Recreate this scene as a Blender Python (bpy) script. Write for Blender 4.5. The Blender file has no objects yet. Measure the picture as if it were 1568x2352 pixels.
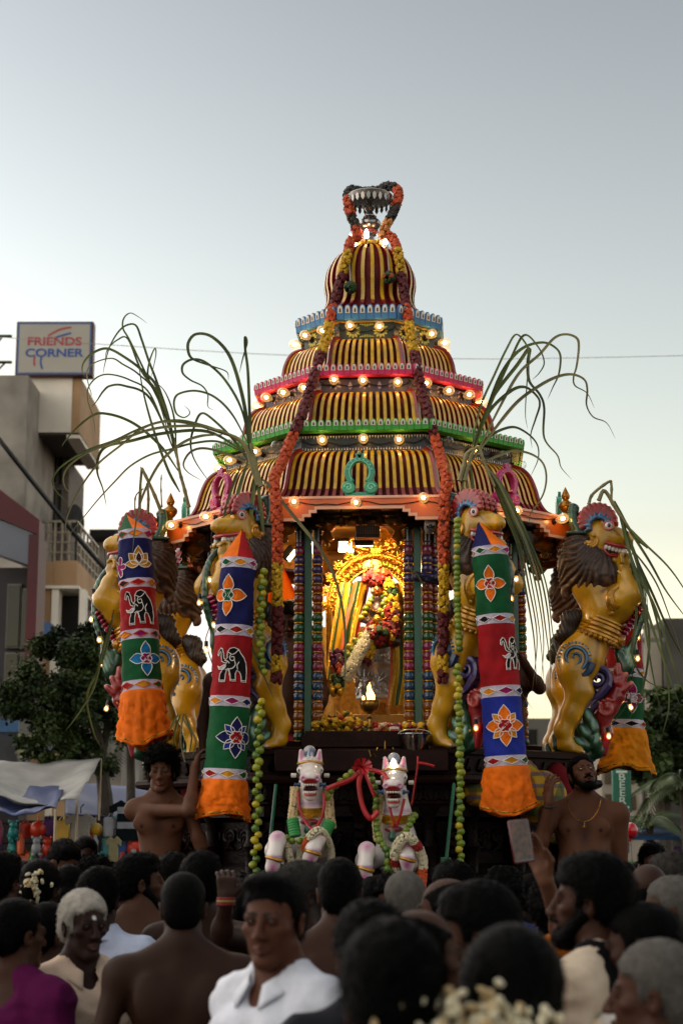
import bpy, math, random
import numpy as np
from mathutils import Vector, Matrix, Euler
from mathutils.noise import noise as pnoise

SC = bpy.context.scene
COL = SC.collection
pi = math.pi
rad = math.radians
random.seed(7)
RNG = np.random.default_rng(7)

# ---------------------------------------------------------------- camera
TILT = math.atan((1952 - 1176) / 3920.0)
CAMZ = 1.78
FOC = 3920.0                      # focal length in units of a 1568 x 2352 frame
cam_d = bpy.data.cameras.new('camera')
cam = bpy.data.objects.new('camera', cam_d)
COL.objects.link(cam)
cam.location = (0, 0, CAMZ)
cam.rotation_euler = (pi / 2 + TILT, 0, 0)
cam_d.sensor_fit = 'VERTICAL'
cam_d.sensor_height = 36
cam_d.lens = 60
cam_d.clip_end = 3000
cam_d.dof.use_dof = True
cam_d.dof.focus_distance = 10.7
cam_d.dof.aperture_fstop = 3.2
SC.camera = cam

# ---------------------------------------------------------------- sky, sun, exposure
world = bpy.data.worlds.new('World')
SC.world = world
world.use_nodes = True
wn = world.node_tree
wn.nodes.clear()
w_out = wn.nodes.new('ShaderNodeOutputWorld')
w_bg = wn.nodes.new('ShaderNodeBackground')
w_sky = wn.nodes.new('ShaderNodeTexSky')
w_sky.sky_type = 'NISHITA'
w_sky.sun_disc = False
SUN_EL, SUN_AZ = 3.4, -72.0       # degrees; low, out of frame to the left
w_sky.sun_elevation = rad(SUN_EL)
w_sky.sun_rotation = rad(SUN_AZ)
w_sky.altitude = 0
w_sky.air_density = 1.0
w_sky.dust_density = 1.2
w_sky.ozone_density = 1.6
w_hsv = wn.nodes.new('ShaderNodeHueSaturation')
w_hsv.inputs['Saturation'].default_value = 0.44
w_hsv.inputs['Hue'].default_value = 0.485
wn.links.new(w_sky.outputs[0], w_hsv.inputs['Color'])
w_gam = wn.nodes.new('ShaderNodeGamma')
w_gam.inputs[1].default_value = 2.1
w_tint = wn.nodes.new('ShaderNodeVectorMath')
w_tint.operation = 'MULTIPLY'
w_tint.inputs[1].default_value = (1.185, 0.91, 0.785)
wn.links.new(w_hsv.outputs[0], w_gam.inputs[0])
wn.links.new(w_gam.outputs[0], w_tint.inputs[0])
w_cap = wn.nodes.new('ShaderNodeVectorMath')      # evening haze evens out the glow round the sun
w_cap.operation = 'MINIMUM'
w_cap.inputs[1].default_value = (2.2, 1.99, 1.78)
wn.links.new(w_tint.outputs[0], w_cap.inputs[0])
wn.links.new(w_cap.outputs[0], w_bg.inputs[0])
w_bg.inputs[1].default_value = 0.145
wn.links.new(w_bg.outputs[0], w_out.inputs[0])

sun_d = bpy.data.lights.new('sun', 'SUN')
sun = bpy.data.objects.new('sun', sun_d)
COL.objects.link(sun)
sun_d.energy = 0.95
sun_d.angle = rad(170)
sun_d.color = (1.0, 0.92, 0.82)
sd = Vector((math.sin(rad(SUN_AZ)) * math.cos(rad(SUN_EL + 4)), math.cos(rad(SUN_AZ)) * math.cos(rad(SUN_EL + 4)), math.sin(rad(SUN_EL + 4))))
sun.rotation_euler = (-sd).to_track_quat('-Z', 'Y').to_euler()

SC.view_settings.view_transform = 'Standard'
SC.view_settings.look = 'None'
SC.view_settings.gamma = 1
SC.view_settings.use_curve_mapping = False
SC.view_settings.exposure = 1.98
SC.cycles.use_denoising = True
SC.cycles.use_adaptive_sampling = True
SC.cycles.adaptive_threshold = 0.015
SC.cycles.max_bounces = 7
SC.cycles.diffuse_bounces = 3
SC.cycles.glossy_bounces = 3
SC.cycles.transparent_max_bounces = 12
SC.cycles.sample_clamp_indirect = 4
SC.cycles.caustics_reflective = False
SC.cycles.caustics_refractive = False

# ---------------------------------------------------------------- helpers
def at(u, v, Y):
 """world point seen at (u, v) of the 1568-wide frame, Y metres in front"""
 x = (u - 784) / FOC
 y = -(v - 1176) / FOC
 dy = math.cos(TILT) - y * math.sin(TILT)
 dz = math.sin(TILT) + y * math.cos(TILT)
 t = Y / dy
 return Vector((x * t, Y, CAMZ + dz * t))

def lin(h):
 h = h.lstrip('#')
 c = [int(h[i:i + 2], 16) / 255 for i in (0, 2, 4)]
 return tuple((x / 12.92 if x <= .04045 else ((x + .055) / 1.055) ** 2.4) for x in c)

MATS = {}
def M(name, hexcol='#888888', rough=.5, metal=0., var=.18, scale=9., bump=0., bscale=40., coat=0., spec=.5,
   col2=None, attr=False, emit=None, estr=0., alpha=1., detail=4., trans=0., dist=.01, stretch=None, sss=0., sheen=0.):
 if name in MATS:
  return MATS[name]
 m = bpy.data.materials.new(name)
 m.use_nodes = True
 nt = m.node_tree
 b = nt.nodes['Principled BSDF']
 tc = nt.nodes.new('ShaderNodeTexCoord')
 vec = tc.outputs['Object']
 if stretch:
  mp = nt.nodes.new('ShaderNodeMapping')
  mp.inputs['Scale'].default_value = stretch
  nt.links.new(vec, mp.inputs['Vector'])
  vec = mp.outputs[0]
 n = nt.nodes.new('ShaderNodeTexNoise')
 n.inputs['Scale'].default_value = scale
 n.inputs['Detail'].default_value = detail
 nt.links.new(vec, n.inputs['Vector'])
 c = np.array(lin(hexcol))
 if attr:
  at_ = nt.nodes.new('ShaderNodeAttribute')
  at_.attribute_name = 'Col'
  ramp = nt.nodes.new('ShaderNodeMapRange')
  ramp.inputs['From Min'].default_value = .3
  ramp.inputs['From Max'].default_value = .7
  ramp.inputs['To Min'].default_value = 1 - var
  ramp.inputs['To Max'].default_value = 1 + var
  nt.links.new(n.outputs['Fac'], ramp.inputs['Value'])
  mx = nt.nodes.new('ShaderNodeVectorMath')
  mx.operation = 'SCALE'
  nt.links.new(at_.outputs['Color'], mx.inputs[0])
  nt.links.new(ramp.outputs[0], mx.inputs['Scale'])
  nt.links.new(mx.outputs[0], b.inputs['Base Color'])
 else:
  r = nt.nodes.new('ShaderNodeValToRGB')
  r.color_ramp.elements[0].position = .32
  r.color_ramp.elements[1].position = .68
  ca = c * (1 - var)
  cb = np.array(lin(col2)) if col2 else np.minimum(c * (1 + var), 1)
  r.color_ramp.elements[0].color = (*ca, 1)
  r.color_ramp.elements[1].color = (*cb, 1)
  nt.links.new(n.outputs['Fac'], r.inputs[0])
  nt.links.new(r.outputs[0], b.inputs['Base Color'])
 b.inputs['Roughness'].default_value = rough
 b.inputs['Metallic'].default_value = metal
 b.inputs['Specular IOR Level'].default_value = spec
 b.inputs['Coat Weight'].default_value = coat
 b.inputs['Coat Roughness'].default_value = .15
 b.inputs['Alpha'].default_value = alpha
 b.inputs['Transmission Weight'].default_value = trans
 b.inputs['Sheen Weight'].default_value = sheen
 if sss:
  b.inputs['Subsurface Weight'].default_value = sss
  b.inputs['Subsurface Radius'].default_value = (.02, .008, .004)
 if emit:
  b.inputs['Emission Color'].default_value = (*lin(emit), 1)
  b.inputs['Emission Strength'].default_value = estr
 if bump:
  n2 = nt.nodes.new('ShaderNodeTexNoise')
  n2.inputs['Scale'].default_value = bscale
  n2.inputs['Detail'].default_value = 3
  nt.links.new(vec, n2.inputs['Vector'])
  bp = nt.nodes.new('ShaderNodeBump')
  bp.inputs['Strength'].default_value = bump
  bp.inputs['Distance'].default_value = dist
  nt.links.new(n2.outputs['Fac'], bp.inputs['Height'])
  nt.links.new(bp.outputs[0], b.inputs['Normal'])
 MATS[name] = m
 return m

def meshdata(name, v, f, mats, midx=None, smooth=True, sharp=38, col=None):
 me = bpy.data.meshes.new(name)
 v = np.asarray(v, dtype=np.float32).reshape(-1, 3)
 if isinstance(f, np.ndarray):
  nf, k = f.shape
  me.vertices.add(len(v))
  me.vertices.foreach_set('co', v.ravel())
  me.loops.add(nf * k)
  me.loops.foreach_set('vertex_index', f.ravel().astype(np.int32))
  me.polygons.add(nf)
  me.polygons.foreach_set('loop_start', np.arange(0, nf * k, k, dtype=np.int32))
  me.update(calc_edges=True)
 else:
  me.from_pydata(v.tolist(), [], f)
 if not isinstance(mats, (list, tuple)):
  mats = [mats]
 for m in mats:
  me.materials.append(m)
 if midx is not None:
  me.polygons.foreach_set('material_index', np.asarray(midx, dtype=np.int32))
 if smooth:
  me.polygons.foreach_set('use_smooth', np.ones(len(me.polygons), dtype=bool))
  if sharp and sharp < 180:
   me.set_sharp_from_angle(angle=rad(sharp))
 if col is not None:
  a = me.color_attributes.new('Col', 'FLOAT_COLOR', 'POINT')
  c4 = np.ones((len(v), 4), dtype=np.float32)
  c4[:, :3] = col
  a.data.foreach_set('color', c4.ravel())
 me.update()
 return me

def obj(name, me, parent=None, mat4=None):
 o = bpy.data.objects.new(name, me)
 COL.objects.link(o)
 if parent is not None:
  o.parent = parent
 if mat4 is not None:
  o.matrix_basis = mat4 if isinstance(mat4, Matrix) else Matrix(mat4)
 return o

def thing(name, label, cat, loc=(0, 0, 0), rz=0., group=None, kind=None, rot=None):
 o = bpy.data.objects.new(name, None)
 COL.objects.link(o)
 o.empty_display_size = .1
 o.location = loc
 o.rotation_euler = rot if rot is not None else (0, 0, rz)
 return tag(o, label, cat, group, kind)

def tag(o, label=None, cat=None, group=None, kind=None):
 if label: o['label'] = label
 if cat: o['category'] = cat
 if group: o['group'] = group
 if kind: o['kind'] = kind
 return o

def dup(root, mat4=None, label=None):
 c = root.copy()
 COL.objects.link(c)
 if mat4 is not None: c.matrix_basis = mat4
 if label: c['label'] = label
 def rec(src, dst):
  for ch in list(src.children):
   k = ch.copy()
   COL.objects.link(k)
   k.parent = dst
   k.matrix_basis = ch.matrix_basis
   rec(ch, k)
 rec(root, c)
 return c

def RZ(a): return Matrix.Rotation(a, 4, 'Z')
def RX(a): return Matrix.Rotation(a, 4, 'X')
def RY(a): return Matrix.Rotation(a, 4, 'Y')
def T(x, y=0, z=0):
 return Matrix.Translation((x, y, z)) if not hasattr(x, '__len__') else Matrix.Translation(x)
def frame(z, up=(0, 0, 1)):
 """rotation whose local +Z points along z"""
 z = Vector(z).normalized()
 x = Vector(up).cross(z)
 if x.length < 1e-4: x = Vector((1, 0, 0))
 x.normalize()
 y = z.cross(x)
 return Matrix((x, y, z)).transposed().to_4x4()

class MB:
 """collects shapes into one mesh"""
 def __init__(s):
  s.v = []; s.f = []; s.m = []
 def add(s, vs, fs, mi=0, mat=None):
  o = len(s.v)
  if mat is not None:
   vs = [mat @ Vector(p) for p in vs]
  s.v.extend([tuple(p) for p in vs])
  s.f.extend([tuple(i + o for i in f) for f in fs])
  s.m.extend([mi] * len(fs))
  return s
 def box(s, c, size, mat=None, mi=0, bev=0.):
  x, y, z = [d / 2 for d in size]
  cx, cy, cz = c
  if bev <= 0:
   vs = [(cx + i * x, cy + j * y, cz + k * z) for i in (-1, 1) for j in (-1, 1) for k in (-1, 1)]
   fs = [(0, 1, 3, 2), (4, 6, 7, 5), (0, 4, 5, 1), (2, 3, 7, 6), (0, 2, 6, 4), (1, 5, 7, 3)]
   return s.add(vs, fs, mi, mat)
  b = min(bev, x * .9, y * .9, z * .9)
  vs = []; idx = {}
  for i in (-1, 1):
   for j in (-1, 1):
    for k in (-1, 1):
     for ax in range(3):
      p = [i * (x - b), j * (y - b), k * (z - b)]
      p[ax] = (i * x, j * y, k * z)[ax]
      idx[i, j, k, ax] = len(vs)
      vs.append((cx + p[0], cy + p[1], cz + p[2]))
  fs = []
  S = (-1, 1)
  for i in S:
   q = [idx[i, -1, -1, 0], idx[i, 1, -1, 0], idx[i, 1, 1, 0], idx[i, -1, 1, 0]]
   fs.append(q if i > 0 else q[::-1])
   q = [idx[-1, i, -1, 1], idx[-1, i, 1, 1], idx[1, i, 1, 1], idx[1, i, -1, 1]]
   fs.append(q if i > 0 else q[::-1])
   q = [idx[-1, -1, i, 2], idx[1, -1, i, 2], idx[1, 1, i, 2], idx[-1, 1, i, 2]]
   fs.append(q if i > 0 else q[::-1])
  for i in S:
   for j in S:
    q = [idx[i, j, -1, 0], idx[i, j, -1, 1], idx[i, j, 1, 1], idx[i, j, 1, 0]]
    fs.append(q if i * j > 0 else q[::-1])
    q = [idx[i, -1, j, 0], idx[i, 1, j, 0], idx[i, 1, j, 2], idx[i, -1, j, 2]]
    fs.append(q if i * j > 0 else q[::-1])
    q = [idx[-1, i, j, 1], idx[-1, i, j, 2], idx[1, i, j, 2], idx[1, i, j, 1]]
    fs.append(q if i * j > 0 else q[::-1])
    for k in S:
     q = [idx[i, j, k, 0], idx[i, j, k, 1], idx[i, j, k, 2]]
     fs.append(q if i * j * k > 0 else q[::-1])
  return s.add(vs, fs, mi, mat)
 def lathe(s, prof, n=16, mat=None, mi=0, cap=True, seg_mi=None, a0=0., flute=0., nf=0):
  vs = []; fs = []
  for r, z in prof:
   for i in range(n):
    a = a0 + 2 * pi * i / n
    rr = r * (1 + flute * math.cos(nf * a)) if nf else r
    vs.append((rr * math.cos(a), rr * math.sin(a), z))
  mis = []
  for j in range(len(prof) - 1):
   for i in range(n):
    i2 = (i + 1) % n
    fs.append((j * n + i, j * n + i2, (j + 1) * n + i2, (j + 1) * n + i))
    mis.append(seg_mi[j] if seg_mi else mi)
  if cap:
   if prof[0][0] > 1e-5: fs.append(tuple(range(n))[::-1]); mis.append(mis[0])
   if prof[-1][0] > 1e-5:
    fs.append(tuple((len(prof) - 1) * n + i for i in range(n))); mis.append(mis[-2] if len(mis) > 1 else mi)
  s.add(vs, fs, 0, mat)
  s.m[-len(fs):] = mis
  return s
 def tube(s, pts, r, n=8, mi=0, cap=True, mat=None, flat=1., up=None):
  pts = [Vector(p) for p in pts]
  N = len(pts)
  rs = r if hasattr(r, '__len__') else [r] * N
  vs = []; fs = []
  prev = None
  for i, p in enumerate(pts):
   t = (pts[min(i + 1, N - 1)] - pts[max(i - 1, 0)])
   if t.length < 1e-9: t = Vector((0, 0, 1))
   t.normalize()
   if prev is None:
    a = Vector(up) if up else (Vector((0, 0, 1)) if abs(t.z) < .9 else Vector((1, 0, 0)))
   else:
    a = prev
   b = t.cross(a)
   if b.length < 1e-6: b = t.cross(Vector((0, 1, 0)))
   b.normalize()
   a = b.cross(t).normalized()
   prev = a
   for k in range(n):
    g = 2 * pi * k / n
    vs.append(p + (a * math.cos(g) * flat + b * math.sin(g)) * rs[i])
  for i in range(N - 1):
   for k in range(n):
    k2 = (k + 1) % n
    fs.append((i * n + k, (i + 1) * n + k, (i + 1) * n + k2, i * n + k2))
  if cap:
   fs.append(tuple(range(n)))
   fs.append(tuple((N - 1) * n + k for k in range(n))[::-1])
  return s.add(vs, fs, mi, mat)
 def sphere(s, c, r, nu=12, nv=8, mat=None, mi=0):
  r = r if hasattr(r, '__len__') else (r, r, r)
  vs = [(c[0], c[1], c[2] - r[2])]
  for j in range(1, nv):
   b = -pi / 2 + pi * j / nv
   for i in range(nu):
    a = 2 * pi * i / nu
    vs.append((c[0] + r[0] * math.cos(b) * math.cos(a), c[1] + r[1] * math.cos(b) * math.sin(a), c[2] + r[2] * math.sin(b)))
  vs.append((c[0], c[1], c[2] + r[2]))
  fs = []
  for i in range(nu):
   fs.append((0, 1 + (i + 1) % nu, 1 + i))
   t = 1 + (nv - 2) * nu
   fs.append((t + i, t + (i + 1) % nu, len(vs) - 1))
  for j in range(nv - 2):
   for i in range(nu):
    p = 1 + j * nu
    fs.append((p + i, p + (i + 1) % nu, p + nu + (i + 1) % nu, p + nu + i))
  return s.add(vs, fs, mi, mat)
 def poly(s, pts, t, mat=None, mi=0, side_mi=None, bev=0.):
  """polygon in local XY (counter-clockwise) extruded to +-t/2 in Z; z+ edge may be bevelled"""
  n = len(pts)
  a = sum(pts[i][0] * pts[(i + 1) % n][1] - pts[(i + 1) % n][0] * pts[i][1] for i in range(n))
  if a < 0: pts = pts[::-1]
  sm = mi if side_mi is None else side_mi
  vs = [(p[0], p[1], -t / 2) for p in pts]
  rings = [vs]
  if bev > 0:
   cx = sum(p[0] for p in pts) / n; cy = sum(p[1] for p in pts) / n
   rings.append([(p[0], p[1], t / 2 - bev) for p in pts])
   top = []
   for i in range(n):
    p0 = Vector(pts[i - 1]); p1 = Vector(pts[i]); p2 = Vector(pts[(i + 1) % n])
    d1 = (p1 - p0); d2 = (p2 - p1)
    nn = Vector((-d1.y, d1.x)).normalized() + Vector((-d2.y, d2.x)).normalized()
    if nn.length > 1e-6: nn.normalize()
    q = p1 + nn * bev
    top.append((q.x, q.y, t / 2))
   rings.append(top)
  else:
   rings.append([(p[0], p[1], t / 2) for p in pts])
  allv = [p for r_ in rings for p in r_]
  fs = [tuple(range(n))[::-1]]
  mm = [sm]
  for k in range(len(rings) - 1):
   for i in range(n):
    i2 = (i + 1) % n
    fs.append((k * n + i, k * n + i2, (k + 1) * n + i2, (k + 1) * n + i)); mm.append(sm)
  fs.append(tuple((len(rings) - 1) * n + i for i in range(n))); mm.append(mi)
  s.add(allv, fs, 0, mat)
  s.m[-len(fs):] = mm
  return s
 def grid(s, fn, nu, nv, mi=0, closed_u=False, mat=None):
  vs = []
  for j in range(nv + 1):
   for i in range(nu + (0 if closed_u else 1)):
    vs.append(fn(i / nu, j / nv))
  w = nu if closed_u else nu + 1
  fs = []
  for j in range(nv):
   for i in range(nu):
    i2 = (i + 1) % w if closed_u else i + 1
    fs.append((j * w + i, j * w + i2, (j + 1) * w + i2, (j + 1) * w + i))
  return s.add(vs, fs, mi, mat)
 def data(s, name, mats, smooth=True, sharp=38):
  return meshdata(name, s.v, s.f, mats, s.m, smooth, sharp)
 def build(s, name, mats, parent=None, mat4=None, smooth=True, sharp=38):
  return obj(name, s.data(name, mats, smooth, sharp), parent, mat4)

def catmull(pts, per=8):
 P = [Vector(p) for p in pts]
 if len(P) < 3: return P
 P = [P[0] * 2 - P[1]] + P + [P[-1] * 2 - P[-2]]
 out = []
 for i in range(1, len(P) - 2):
  a, b, c, d = P[i - 1], P[i], P[i + 1], P[i + 2]
  for k in range(per):
   t = k / per
   out.append(.5 * ((2 * b) + (c - a) * t + (2 * a - 5 * b + 4 * c - d) * t * t + (3 * b - a - 3 * c + d) * t ** 3))
 out.append(P[-2].copy())
 return out

def resample(pts, step):
 out = [pts[0].copy()]
 acc = 0.
 for a, b in zip(pts, pts[1:]):
  L = (b - a).length
  if L < 1e-9: continue
  d = step - acc
  while d <= L:
   out.append(a.lerp(b, d / L)); d += step
  acc = L - (d - step)
 return out

# cheap vectorised value noise
_PN = RNG.random((32, 32, 32)).astype(np.float32)
def vnoise(p):
 p = np.asarray(p, dtype=np.float32)
 i = np.floor(p).astype(int)
 f = p - i
 f = f * f * (3 - 2 * f)
 r = 0
 for dx in (0, 1):
  for dy in (0, 1):
   for dz in (0, 1):
    w = (f[:, 0] if dx else 1 - f[:, 0]) * (f[:, 1] if dy else 1 - f[:, 1]) * (f[:, 2] if dz else 1 - f[:, 2])
    r = r + w * _PN[(i[:, 0] + dx) % 32, (i[:, 1] + dy) % 32, (i[:, 2] + dz) % 32]
 return r * 2 - 1

# ---------------------------------------------------------------- implicit surfaces
class Sdf:
 def __init__(s):
  s.p = []
  s.paints = []
  s.X = np.eye(4)
 def set(s, m=None):
  s.X = np.array(m) if m is not None else np.eye(4)
  s.sc = np.cbrt(abs(np.linalg.det(s.X[:3, :3])))
  return s
 def _pt(s, c): return s.X[:3, :3] @ np.asarray(c, float) + s.X[:3, 3]
 def _R(s): return s.X[:3, :3] / np.cbrt(abs(np.linalg.det(s.X[:3, :3])))
 def _sc(s): return np.cbrt(abs(np.linalg.det(s.X[:3, :3])))
 def _push(s, pr, paint):
  (s.paints if paint else s.p).append(pr)
 def ell(s, c, r, rot=None, k=.02, col=None, op='u', paint=False, soft=.006):
  r = np.array(r if hasattr(r, '__len__') else (r, r, r), float) * s._sc()
  R = s._R()
  if rot is not None: R = R @ np.array(Euler([rad(a) for a in rot]).to_matrix())
  s._push(dict(t='e', c=s._pt(c), r=r, R=R, k=k, col=col, op=op, soft=soft), paint)
  return s
 def cap(s, a, b, ra, rb=None, k=.02, col=None, op='u', paint=False, soft=.006):
  rb = ra if rb is None else rb
  s._push(dict(t='c', a=s._pt(a), b=s._pt(b), ra=ra * s._sc(), rb=rb * s._sc(), k=k, col=col, op=op, soft=soft), paint)
  return s
 def chain(s, pts, rs, k=.02, col=None, op='u', flat=None):
  rs = rs if hasattr(rs, '__len__') else [rs] * len(pts)
  for i in range(len(pts) - 1):
   s.cap(pts[i], pts[i + 1], rs[i], rs[i + 1], k, col, op)
  return s
 def box(s, c, h, rot=None, rnd=.01, k=.01, col=None, op='u', paint=False, soft=.004):
  R = s._R()
  if rot is not None: R = R @ np.array(Euler([rad(a) for a in rot]).to_matrix())
  s._push(dict(t='b', c=s._pt(c), h=np.array(h, float) * s._sc(), R=R, rnd=rnd, k=k, col=col, op=op, soft=soft), paint)
  return s
 @staticmethod
 def dist(pr, P):
  if pr['t'] == 'c':
   ba = pr['b'] - pr['a']
   L = max(float(ba @ ba), 1e-12)
   pa = P - pr['a'].astype(np.float32)
   h = np.clip((pa @ ba.astype(np.float32)) / L, 0, 1)
   q = pa - h[..., None] * ba.astype(np.float32)
   return np.sqrt(np.einsum('...i,...i', q, q)) - (pr['ra'] + (pr['rb'] - pr['ra']) * h)
  q = (P - pr['c'].astype(np.float32)) @ pr['R'].astype(np.float32)
  if pr['t'] == 'e':
   r = pr['r'].astype(np.float32)
   a = q / r
   k0 = np.sqrt(np.einsum('...i,...i', a, a))
   b = a / r
   k1 = np.sqrt(np.einsum('...i,...i', b, b)) + 1e-9
   return k0 * (k0 - 1) / k1
  q = np.abs(q) - (pr['h'] - pr['rnd']).astype(np.float32)
  o = np.maximum(q, 0)
  return np.sqrt(np.einsum('...i,...i', o, o)) + np.minimum(q.max(-1), 0) - pr['rnd']
 @staticmethod
 def bbox(pr):
  if pr['t'] == 'c':
   lo = np.minimum(pr['a'] - pr['ra'], pr['b'] - pr['rb']); hi = np.maximum(pr['a'] + pr['ra'], pr['b'] + pr['rb'])
  else:
   h = np.abs(pr['R']) @ (pr['r'] if pr['t'] == 'e' else pr['h'])
   lo = pr['c'] - h; hi = pr['c'] + h
  return lo, hi
 def bounds(s):
  B = [s.bbox(p) for p in s.p if p['op'] == 'u']
  return np.min([b[0] for b in B], 0), np.max([b[1] for b in B], 0)
 def mesh(s, res=.008, fine=(), lo=None, hi=None, clipz=None):
  """fine = list of (centre, half, res): finer spacing on the three axes round there"""
  l, h = s.bounds()
  pad = 2.5 * res + .006
  l = l - pad if lo is None else np.maximum(l - pad, lo)
  h = h + pad if hi is None else np.minimum(h + pad, hi)
  axs = []
  for ax in range(3):
   x = l[ax]; c = [x]
   while x < h[ax]:
    st = res
    for (fc, fh, fr) in fine:
     if fc[ax] - fh[ax] <= x <= fc[ax] + fh[ax]: st = min(st, fr)
    if st == res:      # do not step over the start of a finer span
     for (fc, fh, fr) in fine:
      if x < fc[ax] - fh[ax] < x + st: st = max(fc[ax] - fh[ax] - x, fr) + 1e-6
    x += st; c.append(x)
   axs.append(np.array(c, np.float32))
  X, Y, Z = axs
  D = np.full((len(X), len(Y), len(Z)), .12, np.float32)
  for pr in s.p:
   b0, b1 = s.bbox(pr)
   pd = pr['k'] + 2.2 * res + .004
   sl = []
   for ax, A in enumerate(axs):
    i0 = max(np.searchsorted(A, b0[ax] - pd) - 1, 0); i1 = min(np.searchsorted(A, b1[ax] + pd) + 1, len(A))
    sl.append(slice(i0, i1))
   sl = tuple(sl)
   if any(q.stop <= q.start for q in sl): continue
   G = np.stack(np.meshgrid(X[sl[0]], Y[sl[1]], Z[sl[2]], indexing='ij'), -1)
   d = s.dist(pr, G)
   a = D[sl]; k = max(pr['k'], 1e-5)
   if pr['op'] == 'u':
    hh = np.clip(.5 + .5 * (a - d) / k, 0, 1)
    D[sl] = a + (d - a) * hh - k * hh * (1 - hh)
   else:
    hh = np.clip(.5 - .5 * (a + d) / k, 0, 1)
    D[sl] = a + (-d - a) * hh + k * hh * (1 - hh)
  if clipz is not None:
   D = np.maximum(D, (clipz - Z)[None, None, :])
  v, f = surfnet(D, X, Y, Z)
  return v, f
 def colours(s, v, default, sig=.004):
  v = np.asarray(v, np.float32)
  ps = [p for p in s.p if p['op'] == 'u']
  D = np.stack([s.dist(p, v) for p in ps], 1)
  C = np.array([lin(p['col']) if p['col'] else lin(default) for p in ps])
  W = np.exp(-(D - D.min(1, keepdims=True)) / sig)
  W /= W.sum(1, keepdims=True)
  c = W @ C
  for p in s.paints:
   t = np.clip(.5 - .5 * s.dist(p, v) / p['soft'], 0, 1)[:, None]
   c = c * (1 - t) + np.array(lin(p['col'])) * t
  return c

def surfnet(D, X, Y, Z):
 nx, ny, nz = D.shape
 S = D < 0
 cnt = np.zeros((nx - 1, ny - 1, nz - 1), np.int8)
 for dx in (0, 1):
  for dy in (0, 1):
   for dz in (0, 1):
    cnt += S[dx:nx - 1 + dx, dy:ny - 1 + dy, dz:nz - 1 + dz]
 act = (cnt > 0) & (cnt < 8)
 I = np.argwhere(act)
 n = len(I)
 if n == 0: return np.zeros((0, 3), np.float32), np.zeros((0, 4), np.int32)
 idx = np.full(act.shape, -1, np.int32)
 idx[act] = np.arange(n)
 C = {}
 for dx in (0, 1):
  for dy in (0, 1):
   for dz in (0, 1):
    C[dx, dy, dz] = D[I[:, 0] + dx, I[:, 1] + dy, I[:, 2] + dz]
 acc = np.zeros((n, 3), np.float32); m = np.zeros(n, np.float32)
 keys = list(C)
 for a in keys:
  for ax in range(3):
   if a[ax] == 0:
    b = list(a); b[ax] = 1; b = tuple(b)
    va, vb = C[a], C[b]
    cr = (va < 0) != (vb < 0)
    t = np.where(cr, va / np.where(cr, va - vb, 1), 0)
    for q in range(3):
     acc[:, q] += np.where(cr, a[q] + (t if q == ax else 0), 0)
    m += cr
 g = I + acc / m[:, None]
 v = np.stack([np.interp(g[:, q], np.arange(len(A)), A) for q, A in enumerate((X, Y, Z))], 1).astype(np.float32)
 F = []
 for ax in range(3):
  o1, o2 = [(1, 2), (2, 0), (0, 1)][ax]
  sh = [slice(None)] * 3; sh2 = [slice(None)] * 3
  sh[ax] = slice(0, -1); sh2[ax] = slice(1, None)
  a = S[tuple(sh)]; b = S[tuple(sh2)]
  E = np.argwhere(a != b)
  dims = act.shape
  ok = (E[:, o1] > 0) & (E[:, o2] > 0) & (E[:, o1] < dims[o1]) & (E[:, o2] < dims[o2])
  E = E[ok]
  q = []
  for d1, d2 in ((-1, -1), (0, -1), (0, 0), (-1, 0)):
   c = E.copy(); c[:, o1] += d1; c[:, o2] += d2
   q.append(idx[c[:, 0], c[:, 1], c[:, 2]])
  q = np.stack(q, 1)
  fl = ~a[E[:, 0], E[:, 1], E[:, 2]]
  q[fl] = q[fl][:, ::-1]
  F.append(q)
 F = np.concatenate(F)
 F = F[(F >= 0).all(1)]
 return v, F

def vnormals(v, f):
 n = np.zeros_like(v)
 fn = np.cross(v[f[:, 2]] - v[f[:, 0]], v[f[:, 3]] - v[f[:, 1]])
 for k in range(4):
  np.add.at(n, f[:, k], fn)
 return n / (np.linalg.norm(n, axis=1, keepdims=True) + 1e-12)

def sdf_obj(name, S, mat, parent=None, res=.008, fine=(), default='#888888', colour=True, sig=.004, mat4=None, disp=None, lo=None, hi=None, clipz=None):
 v, f = S.mesh(res, fine, lo, hi, clipz)
 c = S.colours(v, default, sig) if colour else None
 if disp is not None:
  v = v + vnormals(v, f) * disp(v)[:, None].astype(np.float32)
 me = meshdata(name, v, f, mat, None, True, 180, c)
 return obj(name, me, parent, mat4)
# ================================================================ CHARIOT
CH_LOC = Vector((.21, 12, 0))
CH_ROT = rad(-4)
CH = T(CH_LOC) @ RZ(CH_ROT)
def chw(x, y, z): return CH @ Vector((x, y, z))
chariot = thing('temple_chariot', 'towering wooden temple chariot with tiered red and yellow slatted roof and dark carved base', 'chariot', CH_LOC, CH_ROT)
TAN = math.tan(pi / 8)
CO8 = math.cos(pi / 8)

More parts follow.
